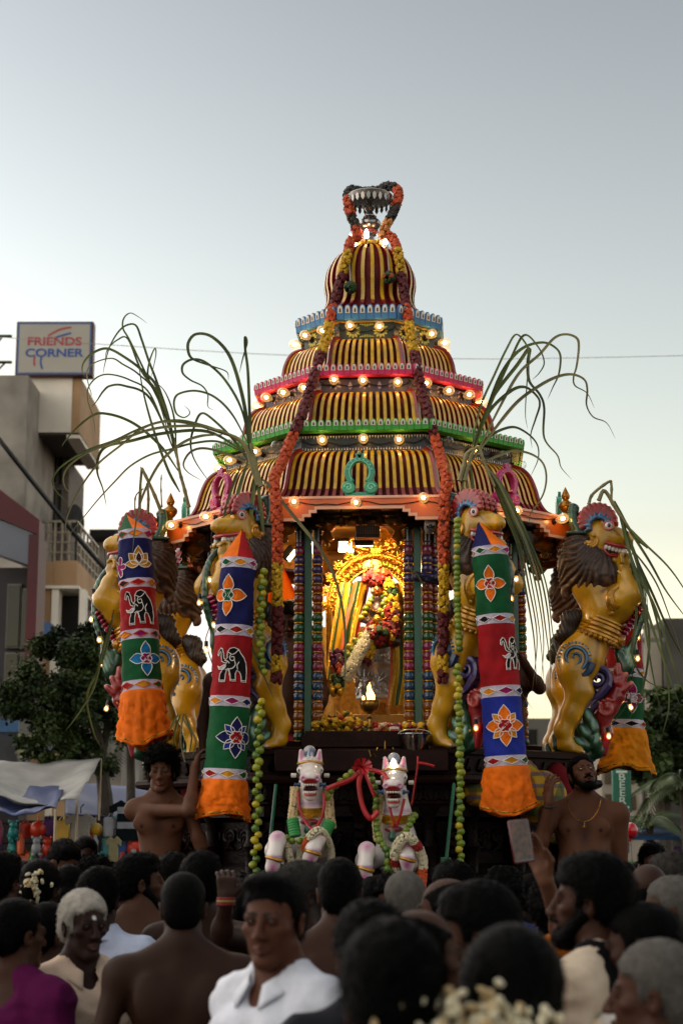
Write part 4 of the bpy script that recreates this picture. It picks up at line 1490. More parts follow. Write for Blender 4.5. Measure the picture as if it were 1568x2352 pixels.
def hanging_tube(label, top, bot, r, apex, secs, flaps, skirt_len, motifs, cord=m_outl, skirt_mat='orange', skirt_w=1.38):
 root = thing('cloth_tube', label, 'cloth hanging', top, group='applique cloth tubes hung round the chariot')
 inv = T(-Vector(top))
 tb = Tube(Vector((0, 0, 0)), Vector(bot) - Vector(top), r)
 ap = Vector(apex) - Vector(top)
 # pointed flaps at the top
 for i, fm in enumerate(flaps):
  a0 = -pi + 2 * pi * i / len(flaps); a1 = -pi + 2 * pi * (i + 1) / len(flaps)
  b = MB()
  b.grid(lambda u, v: tuple((tb.pt(a0 + (a1 - a0) * u, .0, 1, -.001)).lerp(ap + Vector((random.uniform(-.004, .004),) * 3), v)), 6, 6)
  b.build('top_flap', CL[fm], root)
 d = 0.
 pos = {}
 for i, (kind, h, m) in enumerate(secs):
  b = MB()
  d0 = d
  b.grid(lambda u, v: tuple(tb.pt(-pi + 2 * pi * u, d0 + h * v)), 40, max(4, int(h / .018)), closed_u=True)
  b.build('panel' if kind == 'p' else 'diamond_band', CL[m], root, sharp=180)
  pos[i] = (d0, h)
  if kind == 'b':
   n = 7
   cols = ['yel', 'mag', 'navy', 'black', 'red', 'gold', 'green']
   w = 2 * pi * tb.r / n
   for k in range(-2, 3):
    dia = [(-w * .46, 0), (0, -h * .34), (w * .46, 0), (0, h * .34)]
    tb.motif(dia, k * w + w * .2, d0 + h / 2, CL[cols[(k + i * 2) % 7]], 'diamond', root, line=cord, lw=.0025)
  d += h
 # gathered skirt
 b = MB()
 sd_ = random.random() * 9
 def sk(u, v):
  a = -pi + 2 * pi * u
  fl = 1 + (skirt_w - 1) * (.6 * math.sqrt(v) + .4 * v) + .05 * math.sin(a * 11 + sd_ + v * 2) * math.sqrt(v) + .04 * math.sin(a * 4 + sd_) * v
  qn = Vector((math.cos(a) * 2.4 + sd_, math.sin(a) * 2.4, v * 2.6))
  fl += (.13 * pnoise(qn) - .20 * abs(pnoise(qn * 1.7 + Vector((3, 1, 7)))) - .12 * abs(pnoise(qn * 3.3))) * min(1, v * 3)
  return tuple(tb.pt(a, d + skirt_len * v * (1 + .10 * math.sin(a * 2 + sd_) + .08 * pnoise(qn * .8)), fl))
 b.grid(sk, 84, 26, closed_u=True)
 o = b.build('skirt', CL[skirt_mat], root, sharp=180)
 md = o.modifiers.new('thick', 'SOLIDIFY'); md.thickness = .003
 b = MB(); b.tube([Vector(sk(i / 56, .93)) for i in range(57)], .006, 5, flat=1)
 b.build('tinsel_hem', m_tins, root)
 for si, fn in motifs:
  fn(tb, root, pos[si][0] + pos[si][1] / 2, pos[si][1])
 return root

def mo_lotus(tb, root, d, h):
 for a, w, l in ((0, .07, .12), (.75, .065, .10), (-.75, .065, .10), (1.5, .05, .10), (-1.5, .05, .10)):
  tb.motif(petal_poly(l, w, -a, 0, -.045), .035, d, CL['gold'], 'petal_patch', root)
 tb.motif(petal_poly(.075, .04, 0, 0, -.04), .035, d, CL['maroon'], 'petal_patch', root, off=.008)
 tb.motif(flower_poly(5, .07, .02), -.13, d + .05, CL['mag'], 'petal_patch', root)
def mo_ele(w, hh, flip=1, cx=0.):
 def f(tb, root, d, h):
  P = [((x - .5) * w * flip, (y - .5) * hh) for x, y in ELE]
  tb.motif(P, cx, d, CL['black'], 'elephant_patch', root, cell=.0045)
  lines = [[(.40, .86), (.52, .80), (.62, .84), (.72, .94)], [(.5, .82), (.46, .7), (.52, .62), (.6, .66), (.58, .74), (.5, .72)], [(.6, .66), (.64, .52), (.58, .42), (.48, .38)], [(.30, .62), (.40, .60), (.46, .54)], [(.72, .38), (.7, .5), (.76, .6)], [(.34, .36), (.46, .38), (.48, .2)], [(.18, .06), (.34, .06)], [(.52, .09), (.68, .09)], [(.86, .08), (1., .08)]]
  for ln in lines:
   t = MB(); t.tube([tb.pt((cx + (x - .5) * w * flip) / tb.r, d - (y - .5) * hh, 1, .006) for x, y in [(p.x, p.y) for p in catmull([Vector((*q, 0)) for q in ln], 5)]], .0026, 5)
   t.build('cord', m_outl, root)
  tb.motif([((x - .5) * w * flip, (y - .5) * hh) for x, y in ((.3, .5), (.16, .42), (.06, .46), (.14, .37), (.28, .36), (.36, .46))], cx, d, CL['white'], 'tusk_patch', root, off=.007)
 return f
def mo_flower(mat, n, R, cmat, cx=0.02, dy=0., second=None, dark=None):
 def f(tb, root, d, h):
  if second:
   for k in range(n): tb.motif(petal_poly(R * .72, R * .42, 2 * pi * (k + .5) / n, 0, 0, R * .16), cx, d + dy, CL[second], 'petal_patch', root)
  for k in range(n): tb.motif(petal_poly(R, R * .62, 2 * pi * k / n, 0, 0, R * .06), cx, d + dy, CL[mat], 'petal_patch', root, off=.006)
  tb.motif(flower_poly(6, R * .34, R * .28), cx, d + dy, CL[cmat], 'flower_centre', root, off=.009)
 return f
B = .058
hanging_tube('leftmost cloth tube with trunk raised elephant and wide orange skirt over the young man',
    at(309, 1222, 10.85), at(329, 1625, 10.8), .126, at(290, 1180, 11.0),
    [('b', .062, 'white'), ('p', .262, 'navy'), ('b', .06, 'white'), ('p', .272, 'red'), ('b', .06, 'white'), ('p', .262, 'green'), ('b', .062, 'white')],
    ['orange', 'green', 'orange', 'green'], .315,
    [(1, mo_lotus), (3, mo_ele(.205, .225, 1, .02)), (5, mo_flower('sky', 4, .105, 'mag', .05))], cord=m_outo)
hanging_tube('left front cloth tube with a flat black elephant and eight petalled navy flower',
    at(548, 1285, 10.2), at(516, 1800, 10.2), .122, at(556, 1215, 10.3),
    [('b', .062, 'white'), ('p', .345, 'navy'), ('b', .066, 'white'), ('p', .36, 'red'), ('b', .062, 'white'), ('p', .365, 'green'), ('b', .062, 'white')],
    ['red', 'orange', 'red', 'red'], .22,
    [(1, mo_flower('orange', 4, .12, 'green', -.05)), (3, mo_ele(.20, .21, 1, .0)), (5, mo_flower('navy', 4, .115, 'red', .06, second='blue'))])
hanging_tube('right front cloth tube with blue bottom panel and orange flower above crumpled orange skirt',
    at(1124, 1258, 10.2), at(1162, 1770, 10.2), .122, at(1098, 1195, 10.3),
    [('b', .055, 'white'), ('p', .36, 'green'), ('b', .06, 'white'), ('p', .37, 'red'), ('b', .066, 'white'), ('p', .345, 'blue'), ('b', .062, 'white')],
    ['navy', 'navy', 'orange', 'navy'], .26,
    [(1, mo_flower('orange', 4, .105, 'red', -.03)), (3, mo_ele(.17, .2, 1, .09)), (5, mo_flower('orange', 4, .115, 'red', .0, second='yel'))])
hanging_tube('rightmost cloth tube behind the profile lion with a shiny amber pleated skirt',
    at(1432, 1330, 11.75), at(1434, 1672, 11.75), .128, at(1425, 1290, 11.8),
    [('p', .30, 'blue'), ('b', .06, 'white'), ('p', .27, 'red'), ('b', .06, 'white'), ('p', .29, 'green'), ('b', .06, 'white')],
    ['navy', 'red', 'navy', 'red'], .29,
    [(4, mo_flower('mag', 4, .1, 'white', .03))], skirt_mat='yel', skirt_w=1.55)

# ================================================================ FLOWERS
def ruffle(name, hexc, col2=None, seed=0, petals=2):
 """small ruffled blossom"""
 r = random.Random(seed)
 b = MB()
 nu, nv = 9, 4
 vs = [(0, 0, -.55)]
 for j in range(1, nv):
  t = -pi / 2 + pi * j / nv
  for i in range(nu):
   a = 2 * pi * i / nu + .3 * j
   R = (1 + .22 * (1 if (i + j) % 2 else -1) + r.uniform(-.1, .1)) * math.cos(t)
   vs.append((R * math.cos(a), R * math.sin(a), .62 * math.sin(t) + r.uniform(-.12, .12)))
 vs.append((0, 0, .5))
 fs = []
 for i in range(nu):
  fs.append((0, 1 + (i + 1) % nu, 1 + i)); tt = 1 + (nv - 2) * nu
  fs.append((tt + i, tt + (i + 1) % nu, len(vs) - 1))
 for j in range(nv - 2):
  for i in range(nu):
   p = 1 + j * nu
   fs.append((p + i, p + (i + 1) % nu, p + nu + (i + 1) % nu, p + nu + i))
 b.add(vs, fs)
 return b.data(name, M('flower_' + hexc, hexc, .7, var=.35, scale=1.6, col2=col2, bump=.3, bscale=5), sharp=20)
FL = {}
for nm, hx, c2 in (('o', '#a82c08', '#c8500c'), ('y', '#b98a06', '#d8aa0c'), ('r', '#3f0509', '#6a0a12'), ('R', '#7a0c12', '#a01a1c'), ('j', '#b9ae8c', '#d6ceb0'), ('c', '#a89066', '#c9b083'),
       ('k', '#15120f', '#2c241c'), ('g', '#16330f', '#2a4a18'), ('p', '#b06a52', '#c98a70'), ('P', '#c2763c', '#d9934f'), ('v', '#4a1238', '#6a1a52')):
 FL[nm] = [ruffle({'o': 'marigold', 'y': 'chrysanthemum', 'r': 'rose', 'R': 'rose', 'j': 'jasmine', 'c': 'jasmine', 'k': 'dried_flower', 'g': 'leaf_tuft', 'p': 'petal', 'P': 'blossom', 'v': 'petal'}[nm], hx, c2, s) for s in (1, 2)]

def vof(p):
 """height (v) at which a world point is seen; inverse of at()"""
 q = Vector(p) - Vector((0, 0, CAMZ))
 dp = q.y * math.cos(TILT) + q.z * math.sin(TILT); up = -q.y * math.sin(TILT) + q.z * math.cos(TILT)
 return 1176 - FOC * up / dp
def garland(label, path, prog, R=.05, fr=.03, step=.034, per=3, parent=None, name='flower_garland', cat='garland', group=None, core=True):
 """path: world points; prog: list of (fraction end, colour key)"""
 P = resample(catmull(path, 10), step)
 root = thing(name, label, cat, P[0], group=group) if parent is None else parent
 o0 = root.location.copy() if parent is None else Vector((0, 0, 0))
 n = len(P)
 small = {} if fr < .02 else None      # blossoms too small to pick apart are joined
 for i, p in enumerate(P):
  t = (P[min(i + 1, n - 1)] - P[max(i - 1, 0)]).normalized()
  fr_ = i / max(n - 1, 1)
  key = next(k for e, k in prog if (vof(p) if prog[-1][0] > 2 else fr_) <= e + 1e-6)
  F = frame(t, (0, 1, 0.01))
  for q in range(per):
   a = 2 * pi * q / per + i * 1.1 + random.uniform(-.2, .2)
   rr = max(R - fr * .75, 0) if per > 1 else 0
   c = p + F @ Vector((math.cos(a) * rr, math.sin(a) * rr, random.uniform(-.3, .3) * step))
   sc = fr * random.uniform(.85, 1.15)
   m = T(c - o0) @ frame((F @ Vector((math.cos(a), math.sin(a), .1))) if per > 1 else t) @ RZ(random.uniform(0, 6)) @ Matrix.Scale(sc, 4)
   me = FL[key][random.randrange(2)]
   if small is None:
    obj(me.name.split('.')[0], me, root, m)
   else:
    sb_ = small.setdefault(me.materials[0].name, (MB(), me.materials[0]))[0]
    sb_.add([x.co for x in me.vertices], [tuple(f_.vertices) for f_ in me.polygons], 0, m)
 for sb_, sm_ in (small or {}).values():
  tag(sb_.build('blossoms', sm_, root, sharp=20), kind='stuff')
 if core:
  b = MB(); b.tube([p - o0 for p in P], max(R - fr * .9, .004), 6)
  b.build('garland_string', M('garland_core', '#2a1408', .8), root)
 return root
def pl(pts, Y0, Y1=None):
 n = len(pts)
 return [at(p[0], p[1], p[2] if len(p) > 2 else Y0 + ((Y1 or Y0) - Y0) * i / max(n - 1, 1)) for i, p in enumerate(pts)]
gl = [(822, 545, 11.84), (806, 552, 11.80), (796, 592, 11.66), (783, 640, 11.64), (768, 690, 11.58), (752, 760, 11.44), (738, 810, 11.35), (722, 862, 11.22), (704, 920, 11.12), (688, 965, 10.97), (668, 1010, 10.90), (648, 1060, 10.75), (630, 1100, 10.55), (634, 1150, 10.42), (637, 1230, 10.36), (637, 1350, 10.36), (636, 1480, 10.36), (635, 1562, 10.36)]
garland('left long garland of orange, yellow and dark red flowers from dome to lion', pl(gl, 11),
  [(580, 'o'), (628, 'y'), (702, 'r'), (742, 'o'), (808, 'y'), (1000, 'r'), (1295, 'o'), (1400, 'y'), (1502, 'r'), (1545, 'y'), (3000, 'r')], R=.040, fr=.0245, step=.033, group='long garlands hung down the tower')
gr_ = [(892, 540, 11.84), (905, 552, 11.80), (915, 590, 11.66), (922, 640, 11.64), (930, 690, 11.58), (940, 750, 11.44), (948, 800, 11.35), (958, 850, 11.22), (972, 910, 11.12), (985, 960, 10.97), (1000, 1010, 10.90), (1014, 1060, 10.75), (1025, 1100, 10.55), (1020, 1150, 10.42), (1018, 1230, 10.36), (1018, 1350, 10.36), (1017, 1480, 10.36), (1016, 1565, 10.36)]
garland('right long garland of orange, yellow and dark red flowers from dome to lime string', pl(gr_, 11),
  [(580, 'o'), (628, 'y'), (702, 'r'), (742, 'o'), (808, 'y'), (1000, 'r'), (1295, 'o'), (1400, 'y'), (1502, 'r'), (1545, 'y'), (3000, 'r')], R=.040, fr=.0245, step=.033, group='long garlands hung down the tower')
# garland round the crowning umbrella
garland('marigold and dried flower garland draped over the silver umbrella at the top',
  pl([(822, 545, 11.86), (814, 512, 11.88), (802, 484, 11.92), (799, 452, 12.0), (806, 436, 12.1), (832, 440, 12.17), (866, 438, 12.17), (892, 428, 12.1), (914, 440, 12.0), (908, 475, 11.92), (898, 498, 11.88), (886, 520, 11.86), (880, 545, 11.86)], 11.80),
  [(.06, 'o'), (.14, 'k'), (.26, 'o'), (.44, 'k'), (.5, 'g'), (.66, 'k'), (.82, 'o'), (.92, 'k'), (1, 'P')], R=.042, fr=.026, step=.036)
# leaf and marigold pompoms on the dome
for (u, v, key, lab) in ((805, 660, 'g', 'green leaf pompom hanging on the left of the dome'), (893, 637, 'o', 'green and orange pompom hanging on the right of the dome')):
 c = at(u, v, 11.60)
 r = thing('leaf_pompom', lab, 'pompom', c)
 for i in range(34):
  d = Vector((random.gauss(0, 1), random.gauss(0, 1), random.gauss(0, 1))).normalized()
  k = 'g' if (key == 'g' or abs(d.z) > .35) else 'o'
  obj('leaf' if k == 'g' else 'marigold', FL[k][i % 2], r, T(d * .034) @ frame(d) @ Matrix.Scale(.021, 4))
 b = MB(); b.tube([Vector((0, 0, .03)), at(u - 4, v - 75, 11.66) - c], .006, 5); b.build('jasmine_string', M('jas_str', '#9a8f80', .8), r)

# ================================================================ LIME STRINGS
m_lime = [M('lime_%d' % i, h, .35, var=.22, scale=28, coat=.2, bump=.12, bscale=220, spec=.5) for i, h in enumerate(('#5f7412', '#7d8412', '#a4920f', '#43611a'))]
def lime_me(i):
 b = MB(); b.sphere((0, 0, 0), (1, 1, 1.06), 12, 8)
 b.sphere((0, 0, 1.06), (.14, .14, .10), 6, 4)
 return b.data('lime', m_lime[i], sharp=180)
LIME = [lime_me(i) for i in range(4)]
def limes(label, path, r=.024, parent=None, zig=.5, group=None, name='lime_string', step=None, mix=None):
 P = resample(catmull(path, 10), step or r * 1.45)
 root = thing(name, label, 'lime garland', P[0], group=group) if parent is None else parent
 o0 = P[0].copy() if parent is None else Vector((0, 0, 0))
 for i, p in enumerate(P):
  off = Vector(((-1) ** i * r * zig * random.uniform(.5, 1.1), random.uniform(-.3, .3) * r, random.uniform(-.1, .1) * r))
  sc = r * random.uniform(.86, 1.1)
  me = LIME[random.choice(mix or (0, 0, 1, 1, 2, 3))]
  obj('lime', me, root, T(p + off - o0) @ Euler((random.uniform(0, 6), random.uniform(0, 6), 0)).to_matrix().to_4x4() @ Matrix.Scale(sc, 4))
 b = MB(); b.tube([p - o0 for p in P], .003, 4); b.build('thread', M('thread', '#8a7a5a', .8), root)
 return root
LS = 'lime strings hung from the eaves'
limes('upper left lime string beside the forward facing lion', pl([(603, 1312), (600, 1400), (597, 1450), (600, 1500), (604, 1545)], 10.20), .0235, zig=.35, group=LS)
limes('lower left lime string hanging in front of the dark carved base', pl([(598, 1612), (593, 1700), (592, 1780), (590, 1860), (588, 1930), (585, 2000), (582, 2075)], 10.05), .024, group=LS)
limes('upper right lime string from lion mouth beside the garland', pl([(1050, 1195), (1049, 1300), (1050, 1400), (1055, 1500)], 10.22), .0225, zig=.08, group=LS)
limes('lower right lime string hanging down to the crowd', pl([(1050, 1532), (1053, 1620), (1056, 1700), (1056, 1800), (1055, 1900), (1057, 1990)], 10.05), .0235, zig=.25, group=LS)
# ================================================================ SHRINE INSIDE THE PAVILION
SY = 11.65
m_lgold = M('arch_gold', '#b8812a', .25, metal=.9, var=.3, scale=30, bump=.5, bscale=120, dist=.006)
m_psilver = M('pedestal_silver', '#a8a5a0', .3, metal=.6, var=.25, scale=20, bump=.25, bscale=70)
m_ystep = M('yellow_step', '#a8780f', .45, var=.2, bump=.15)
def wp(u, v, Y=SY): return at(u, v, Y)

# ---- golden arch behind the idol
ac = wp(862, 1392, 11.95)
arch = thing('golden_arch', 'embossed golden arch standing behind the garlanded idol', 'arch', ac)
def arch_path(R, h=.62, n=30):
 p = [(-R, 0, -h)]
 for i in range(n + 1):
  g = pi - pi * i / n
  p.append((R * math.cos(g), 0, R * 1.12 * math.sin(g)))
 p.append((R, 0, -h))
 return p
b = MB()
def ring_band(r0, r1, y0, y1, n=36, h=.62):
 P0 = arch_path(r0, h, n); P1 = arch_path(r1, h, n)
 def f(u, v):
  i = min(int(u * (len(P0) - 1)), len(P0) - 2); t = u * (len(P0) - 1) - i
  a0 = Vector(P0[i]).lerp(Vector(P0[i + 1]), t); a1 = Vector(P1[i]).lerp(Vector(P1[i + 1]), t)
  return tuple(a0.lerp(a1, v) + Vector((0, y0 - .02 * math.sin(pi * v), 0)))
 b.grid(f, len(P0) - 1, 4)
ring_band(.238, .325, 0, 0)
b.build('arch_band', m_lgold, arch)
for R, rr in ((.238, .012), (.262, .007), (.30, .007), (.325, .013), (.345, .007)):
 b = MB(); b.tube(arch_path(R), rr, 6); b.build('arch_moulding', m_lgold, arch)
bead_b = MB(); bead_b.sphere((0, 0, 0), (.010, .008, .010), 6, 5); me_gb = bead_b.data('arch_bead', m_lgold, sharp=180)
for R in (.25, .312):
 for i in range(34):
  g = pi * i / 33
  obj('arch_bead', me_gb, arch, T(R * math.cos(g), -.022, R * 1.12 * math.sin(g)))
lf = MB()
for w in (-50, -25, 0, 25, 50):
 lf.poly(flat_petal(.075 if w == 0 else .06, .024), .014, RX(pi / 2) @ RZ(rad(w)), bev=.003)
lf.sphere((0, -.01, .012), (.014, .01, .014), 8, 6)
me_leaf = lf.data('arch_leaf', m_lgold)
sw = MB()
sw.tube([(.035 * (1 - t) * math.cos(t * 9), -.022, .035 * (1 - t) * math.sin(t * 9)) for t in np.linspace(0, .95, 20)], .006, 5)
me_sw = sw.data('arch_scroll', m_lgold)
for i in range(13):
 g = pi * i / 12
 obj('arch_leaf', me_leaf, arch, T(.345 * math.cos(g), 0, .345 * 1.12 * math.sin(g)) @ RY(pi / 2 - g))
 obj('arch_scroll', me_sw, arch, T(.281 * math.cos(g), -.002, .281 * 1.12 * math.sin(g)) @ RY(-g))
for s in (-1, 1):
 for i in range(8):
  obj('arch_scroll', me_sw, arch, T(s * .281, -.002, -.06 - .07 * i))
# crowning monster-face board
S = Sdf().set()
S.ell((0, 0, .45), (.17, .02, .09), k=.02)
S.ell((0, -.01, .52), (.085, .04, .09), k=.03)
for s in (-1, 1):
 S.ell((s * .035, -.045, .54), (.018, .014, .018), k=.006); S.ell((s * .06, -.02, .60), (.02, .015, .045), (0, s * 25, 0), k=.01)
 S.chain([(s * (.13 + .06 * (1 - t) * math.cos(t * 9)), -.02, .44 + .055 * (1 - t) * math.sin(t * 9)) for t in np.linspace(0, .9, 12)], .013, .006)
 for q in range(6): S.ell((s * (.05 + .022 * q), -.02, .40 + .004 * q), (.011, .012, .02), k=.004)
S.ell((0, -.05, .505), (.022, .016, .014), k=.008); S.box((0, -.045, .47), (.05, .012, .008), rnd=.004, k=.005)
sdf_obj('crown_mask', S, m_lgold, arch, .007, colour=False)

# ---- stepped yellow dais and pedestals
dais = thing('yellow_dais', 'stepped yellow dais under the silver pedestal', 'platform', wp(866, 1668, SY))
z0 = dais.location.z
b = MB(); b.box((0, .1, -.06), (.66, .60, .10), None, 0, .006); b.build('lower_step', m_ystep, dais)
b = MB(); b.box((0, .14, .03), (.52, .5, .085), None, 0, .006); b.build('upper_step', m_ystep, dais)
b = MB(); b.box((0, .1, -.22), (.62, .5, .22), None, 0, .006); b.build('dais_base', m_wood2, dais)
def silver_drum(label, c, r, h, n=28):
 o = thing('silver_pedestal', label, 'pedestal', c, group='silver pedestals under the idol')
 b = MB(); b.lathe([(r * .97, 0), (r, .012), (r * .96, .02), (r * .95, h - .03), (r * 1.0, h - .02), (r * 1.03, h), (0, h)], n); b.build('drum', m_psilver, o)
 for k in range(-2, 3):
  a = k * .62
  R = RZ(a) @ T(0, -r * .955, 0)
  for g in (-55, -28, 0, 28, 55):
   lfb = MB(); lfb.tube([(0, 0, 0), (.016 * math.sin(rad(g)), -.004, h * .2), (math.sin(rad(g)) * h * .42, -.002, h * .2 + math.cos(rad(g)) * h * .34)], [.004, .010, .002], 5)
   lfb.build('embossed_leaf', m_psilver, o, R @ T(0, 0, h * .28))
  for s in (-1, 1):
   lfb = MB(); lfb.tube([(s * (.012 + .045 * (1 - t) * math.cos(t * 8)), -.003, h * .22 + .04 * (1 - t) * math.sin(t * 8)) for t in np.linspace(0, .9, 16)], .004, 5)
   lfb.build('embossed_scroll', m_psilver, o, R)
 return o
silver_drum('large embossed silver pedestal with lotus relief behind the oil lamp', wp(864, 1610), .145, .25)
silver_drum('small silver pedestal stacked beneath the idol', wp(868, 1527), .095, .11)

# ---- idol
ic = wp(868, 1486, 11.45)
idol = thing('idol', 'small bronze faced idol draped with red roses and yellow garlands', 'idol', ic)
m_bronze = M('idol_bronze', '#9a5a2a', .28, metal=.7, var=.25, scale=30)
m_idark = M('idol_dark', '#2a0d0c', .4, var=.4, bump=.3)
S = Sdf().set()
S.ell((0, 0, .06), (.12, .09, .075), k=.03); S.ell((0, 0, .19), (.075, .06, .12), k=.04); S.cap((0, 0, .27), (0, -.01, .33), .03, .026, .02)
for s in (-1, 1):
 S.chain([(s * .07, 0, .27), (s * .105, -.02, .19), (s * .07, -.075, .16)], [.028, .024, .02], .02)
 S.cap((s * .05, -.03, .05), (s * .11, -.05, .03), .045, .04, .02)
sdf_obj('body', S, m_idark, idol, .008, colour=False)
S = Sdf().set(T(-.005, -.01, .385))
S.ell((0, 0, 0), (.036, .036, .047), k=.01); S.ell((0, -.034, -.006), (.007, .009, .012), k=.006); S.ell((0, -.028, -.026), (.015, .009, .006), k=.004)
for s in (-1, 1):
 S.ell((s * .014, -.03, .008), (.008, .006, .004), k=.003); S.ell((s * .037, 0, -.01), (.007, .012, .018), k=.006)
 S.ell((s * .02, -.02, -.015), (.012, .012, .012), k=.01)
S.cap((0, 0, -.03), (0, .01, -.07), .02, .024, .01)
S.ell((0, .01, .05), (.032, .032, .04), k=.01)
sdf_obj('face', S, m_bronze, idol, .004, colour=False)
b = MB()
for i in range(3):
 b.tube([Vector((.055 * math.cos(g) * (1 + .2 * i), -.06 - .012 * i, .23 - .06 * i + .05 * (1 - math.sin(g)))) for g in np.linspace(0, pi, 12)], .007, 5)
b.sphere((-.005, -.08, .17), (.04, .02, .03), 10, 6)
b.build('necklace', m_lgold, idol)
def cluster(root, n, c, r, keys, sc=.022, name=None, squash=(1, 1, 1)):
 for i in range(n):
  d = Vector((random.gauss(0, 1), random.gauss(0, 1), random.gauss(0, 1))).normalized() * random.uniform(.6, 1)
  k = random.choice(keys)
  me = FL[k][i % 2]
  d = Vector((d.x * r * squash[0], d.y * r * squash[1], d.z * r * squash[2]))
  obj(me.name.split('.')[0], me, root, T(Vector(c) + d) @ frame(d + Vector((0, -.01, .01))) @ RZ(random.uniform(0, 6)) @ Matrix.Scale(sc * random.uniform(.8, 1.15), 4))
cluster(idol, 60, (-.01, -.005, .47), .10, 'RRRo', .028, squash=(1, .7, .6))
cluster(idol, 22, (-.03, 0, .55), .07, 'PPp', .024, squash=(1, .6, .5))
cluster(idol, 14, (.08, -.01, .40), .06, 'RRy', .024, squash=(.8, .6, .9))
cluster(idol, 70, (.02, -.09, .08), .13, 'RRRRg', .027, squash=(1, .5, .6))
cluster(idol, 30, (.09, -.06, .22), .06, 'RRy', .025, squash=(.7, .6, 1.4))
garland(None, [Vector(p) for p in ((.06, -.03, .44), (.10, -.05, .36), (.115, -.07, .25), (.11, -.085, .14), (.07, -.10, .05))], [(.12, 'y'), (.25, 'g'), (.36, 'y'), (.46, 'r'), (.55, 'y'), (.66, 'r'), (.76, 'y'), (.88, 'r'), (1, 'y')], .045, .024, .024, 3, parent=idol)
# lime necklaces and jasmine rope sweeping to the left
limes('lime necklace looping across the idol towards the left', pl([(880, 1362, 11.45), (882, 1392, 11.42), (874, 1412, 11.40), (862, 1430, 11.38), (846, 1445, 11.36), (828, 1462, 11.34), (812, 1480, 11.32), (796, 1500, 11.30), (782, 1516, 11.28)], 11.4), .0215, zig=.9, name='lime_necklace', step=.028)
limes('short lime row beside the idol face', pl([(858, 1370, 11.45), (846, 1388, 11.43), (838, 1405, 11.41), (828, 1425, 11.40)], 11.4), .021, zig=.2, name='lime_necklace', step=.036)
garland('thick cream jasmine rope hanging from the idol to the floor on the left', pl([(856, 1446, 11.36), (840, 1468, 11.35), (826, 1495, 11.32), (812, 1520, 11.30), (800, 1540, 11.28), (790, 1560, 11.28)], 11.3), [(1, 'j')], .052, .017, .018, 9, name='jasmine_rope')
garland('short yellow and red garland lying against the small pedestal', pl([(850, 1478, 11.36), (846, 1500, 11.36), (840, 1518, 11.36)], 11.3), [(.75, 'y'), (1, 'r')], .045, .024, .03, 4)
garland('orange and purple garland at the left foot of the arch', pl([(772, 1500, 11.32), (776, 1535, 11.3), (775, 1570, 11.28), (772, 1600, 11.26)], 11.3), [(.25, 'v'), (.55, 'o'), (.75, 'g'), (1, 'y')], .055, .025, .034, 4)

# ---- silk cloths draped either side
def drape(label, path, w, stripes, Y, ph=0.):
 """folded cloth; stripes = [(fraction, material)]"""
 o = thing('silk_cloth', label, 'cloth', path[0], group='gold bordered silk cloths beside the idol')
 P = catmull([Vector(p) for p in path], 8)
 x0 = 0.
 for fr_, m in stripes:
  b = MB()
  def f(u, v):
   p = P[min(int(v * (len(P) - 1)), len(P) - 1)]
   a = x0 + (fr_) * u
   return tuple(p - Vector(path[0]) + Vector(((a - .5) * w, .018 * math.sin(a * 11 + ph + v * 3) + .01 * math.sin(a * 23), .004 * math.sin(v * 30))))
  b.grid(f, 5, len(P) - 1); b.build('stripe', m, o)
  x0 += fr_
 return o
s_zari = M('silk_zari', '#b88a1e', .35, metal=.5, var=.5, scale=90, bump=.5, bscale=140)
s_or = M('silk_orange', '#c05a22', .5, var=.15); s_gr = M('silk_green', '#12401c', .5, var=.2); s_yl = M('silk_yellow', '#c9a028', .4, metal=.2, var=.15); s_cr = M('silk_cream', '#c2ad84', .6, var=.15); s_rd = M('silk_red', '#8e1a12', .5, var=.2)
drape('gold, green and orange silk cloth hanging right of the idol', [wp(905, 1338, 11.5), wp(912, 1380, 11.46), wp(920, 1450, 11.44), wp(922, 1540, 11.42), wp(912, 1618, 11.40)], .15, [(.1, s_or), (.15, s_zari), (.14, s_yl), (.16, s_gr), (.14, s_yl), (.2, s_zari), (.11, s_or)], 11.5)
drape('gold and green silk cloth sweeping down left of the idol', [wp(832, 1335, 11.60), wp(822, 1380, 11.56), wp(808, 1440, 11.52), wp(795, 1520, 11.48)], .11, [(.2, s_or), (.2, s_gr), (.2, s_zari), (.2, s_yl), (.2, s_rd)], 11.5, 1.)
drape('broad yellow and gold silk cloth at the left edge of the shrine', [wp(806, 1338, 11.66), wp(795, 1400, 11.62), wp(782, 1480, 11.58), wp(770, 1560, 11.52)], .15, [(.14, s_zari), (.1, s_gr), (.26, s_yl), (.1, s_gr), (.2, s_zari), (.2, s_cr)], 11.5, 2.)

# ---- heap of offered blossoms (nobody could count them)
hb = MB()
hr = random.Random(5)
tpl = ruffle('blossom', '#b98a06', None, 3)
tv = [tuple(v.co) for v in tpl.vertices]; tf = [tuple(p.vertices) for p in tpl.polygons]
hm = [M('flower_' + h, h) for h in ('#b8390a', '#b98a06', '#7a0c12', '#b9ae8c', '#b06a52', '#16330f', '#4a1238')]
for i in range(950):
 x = hr.uniform(-.36, .33); y = hr.uniform(-.42, .22)
 h = .05 + .10 * max(0, 1 - abs(x + .2) / .25) * (1 if y > -.2 else .4)
 z = hr.uniform(0, h)
 s = hr.uniform(.011, .024)
 m = T(x, y, z) @ Euler((hr.uniform(-1, 1), hr.uniform(-1, 1), hr.uniform(0, 6))).to_matrix().to_4x4() @ Matrix.Scale(s, 4)
 ci = hr.choice((0, 0, 1, 1, 1, 1, 2, 2, 3, 4, 5, 6)) if x > -.12 else hr.choice((1, 1, 1, 1, 0, 5))
 hb.add(tv, tf, ci, m)
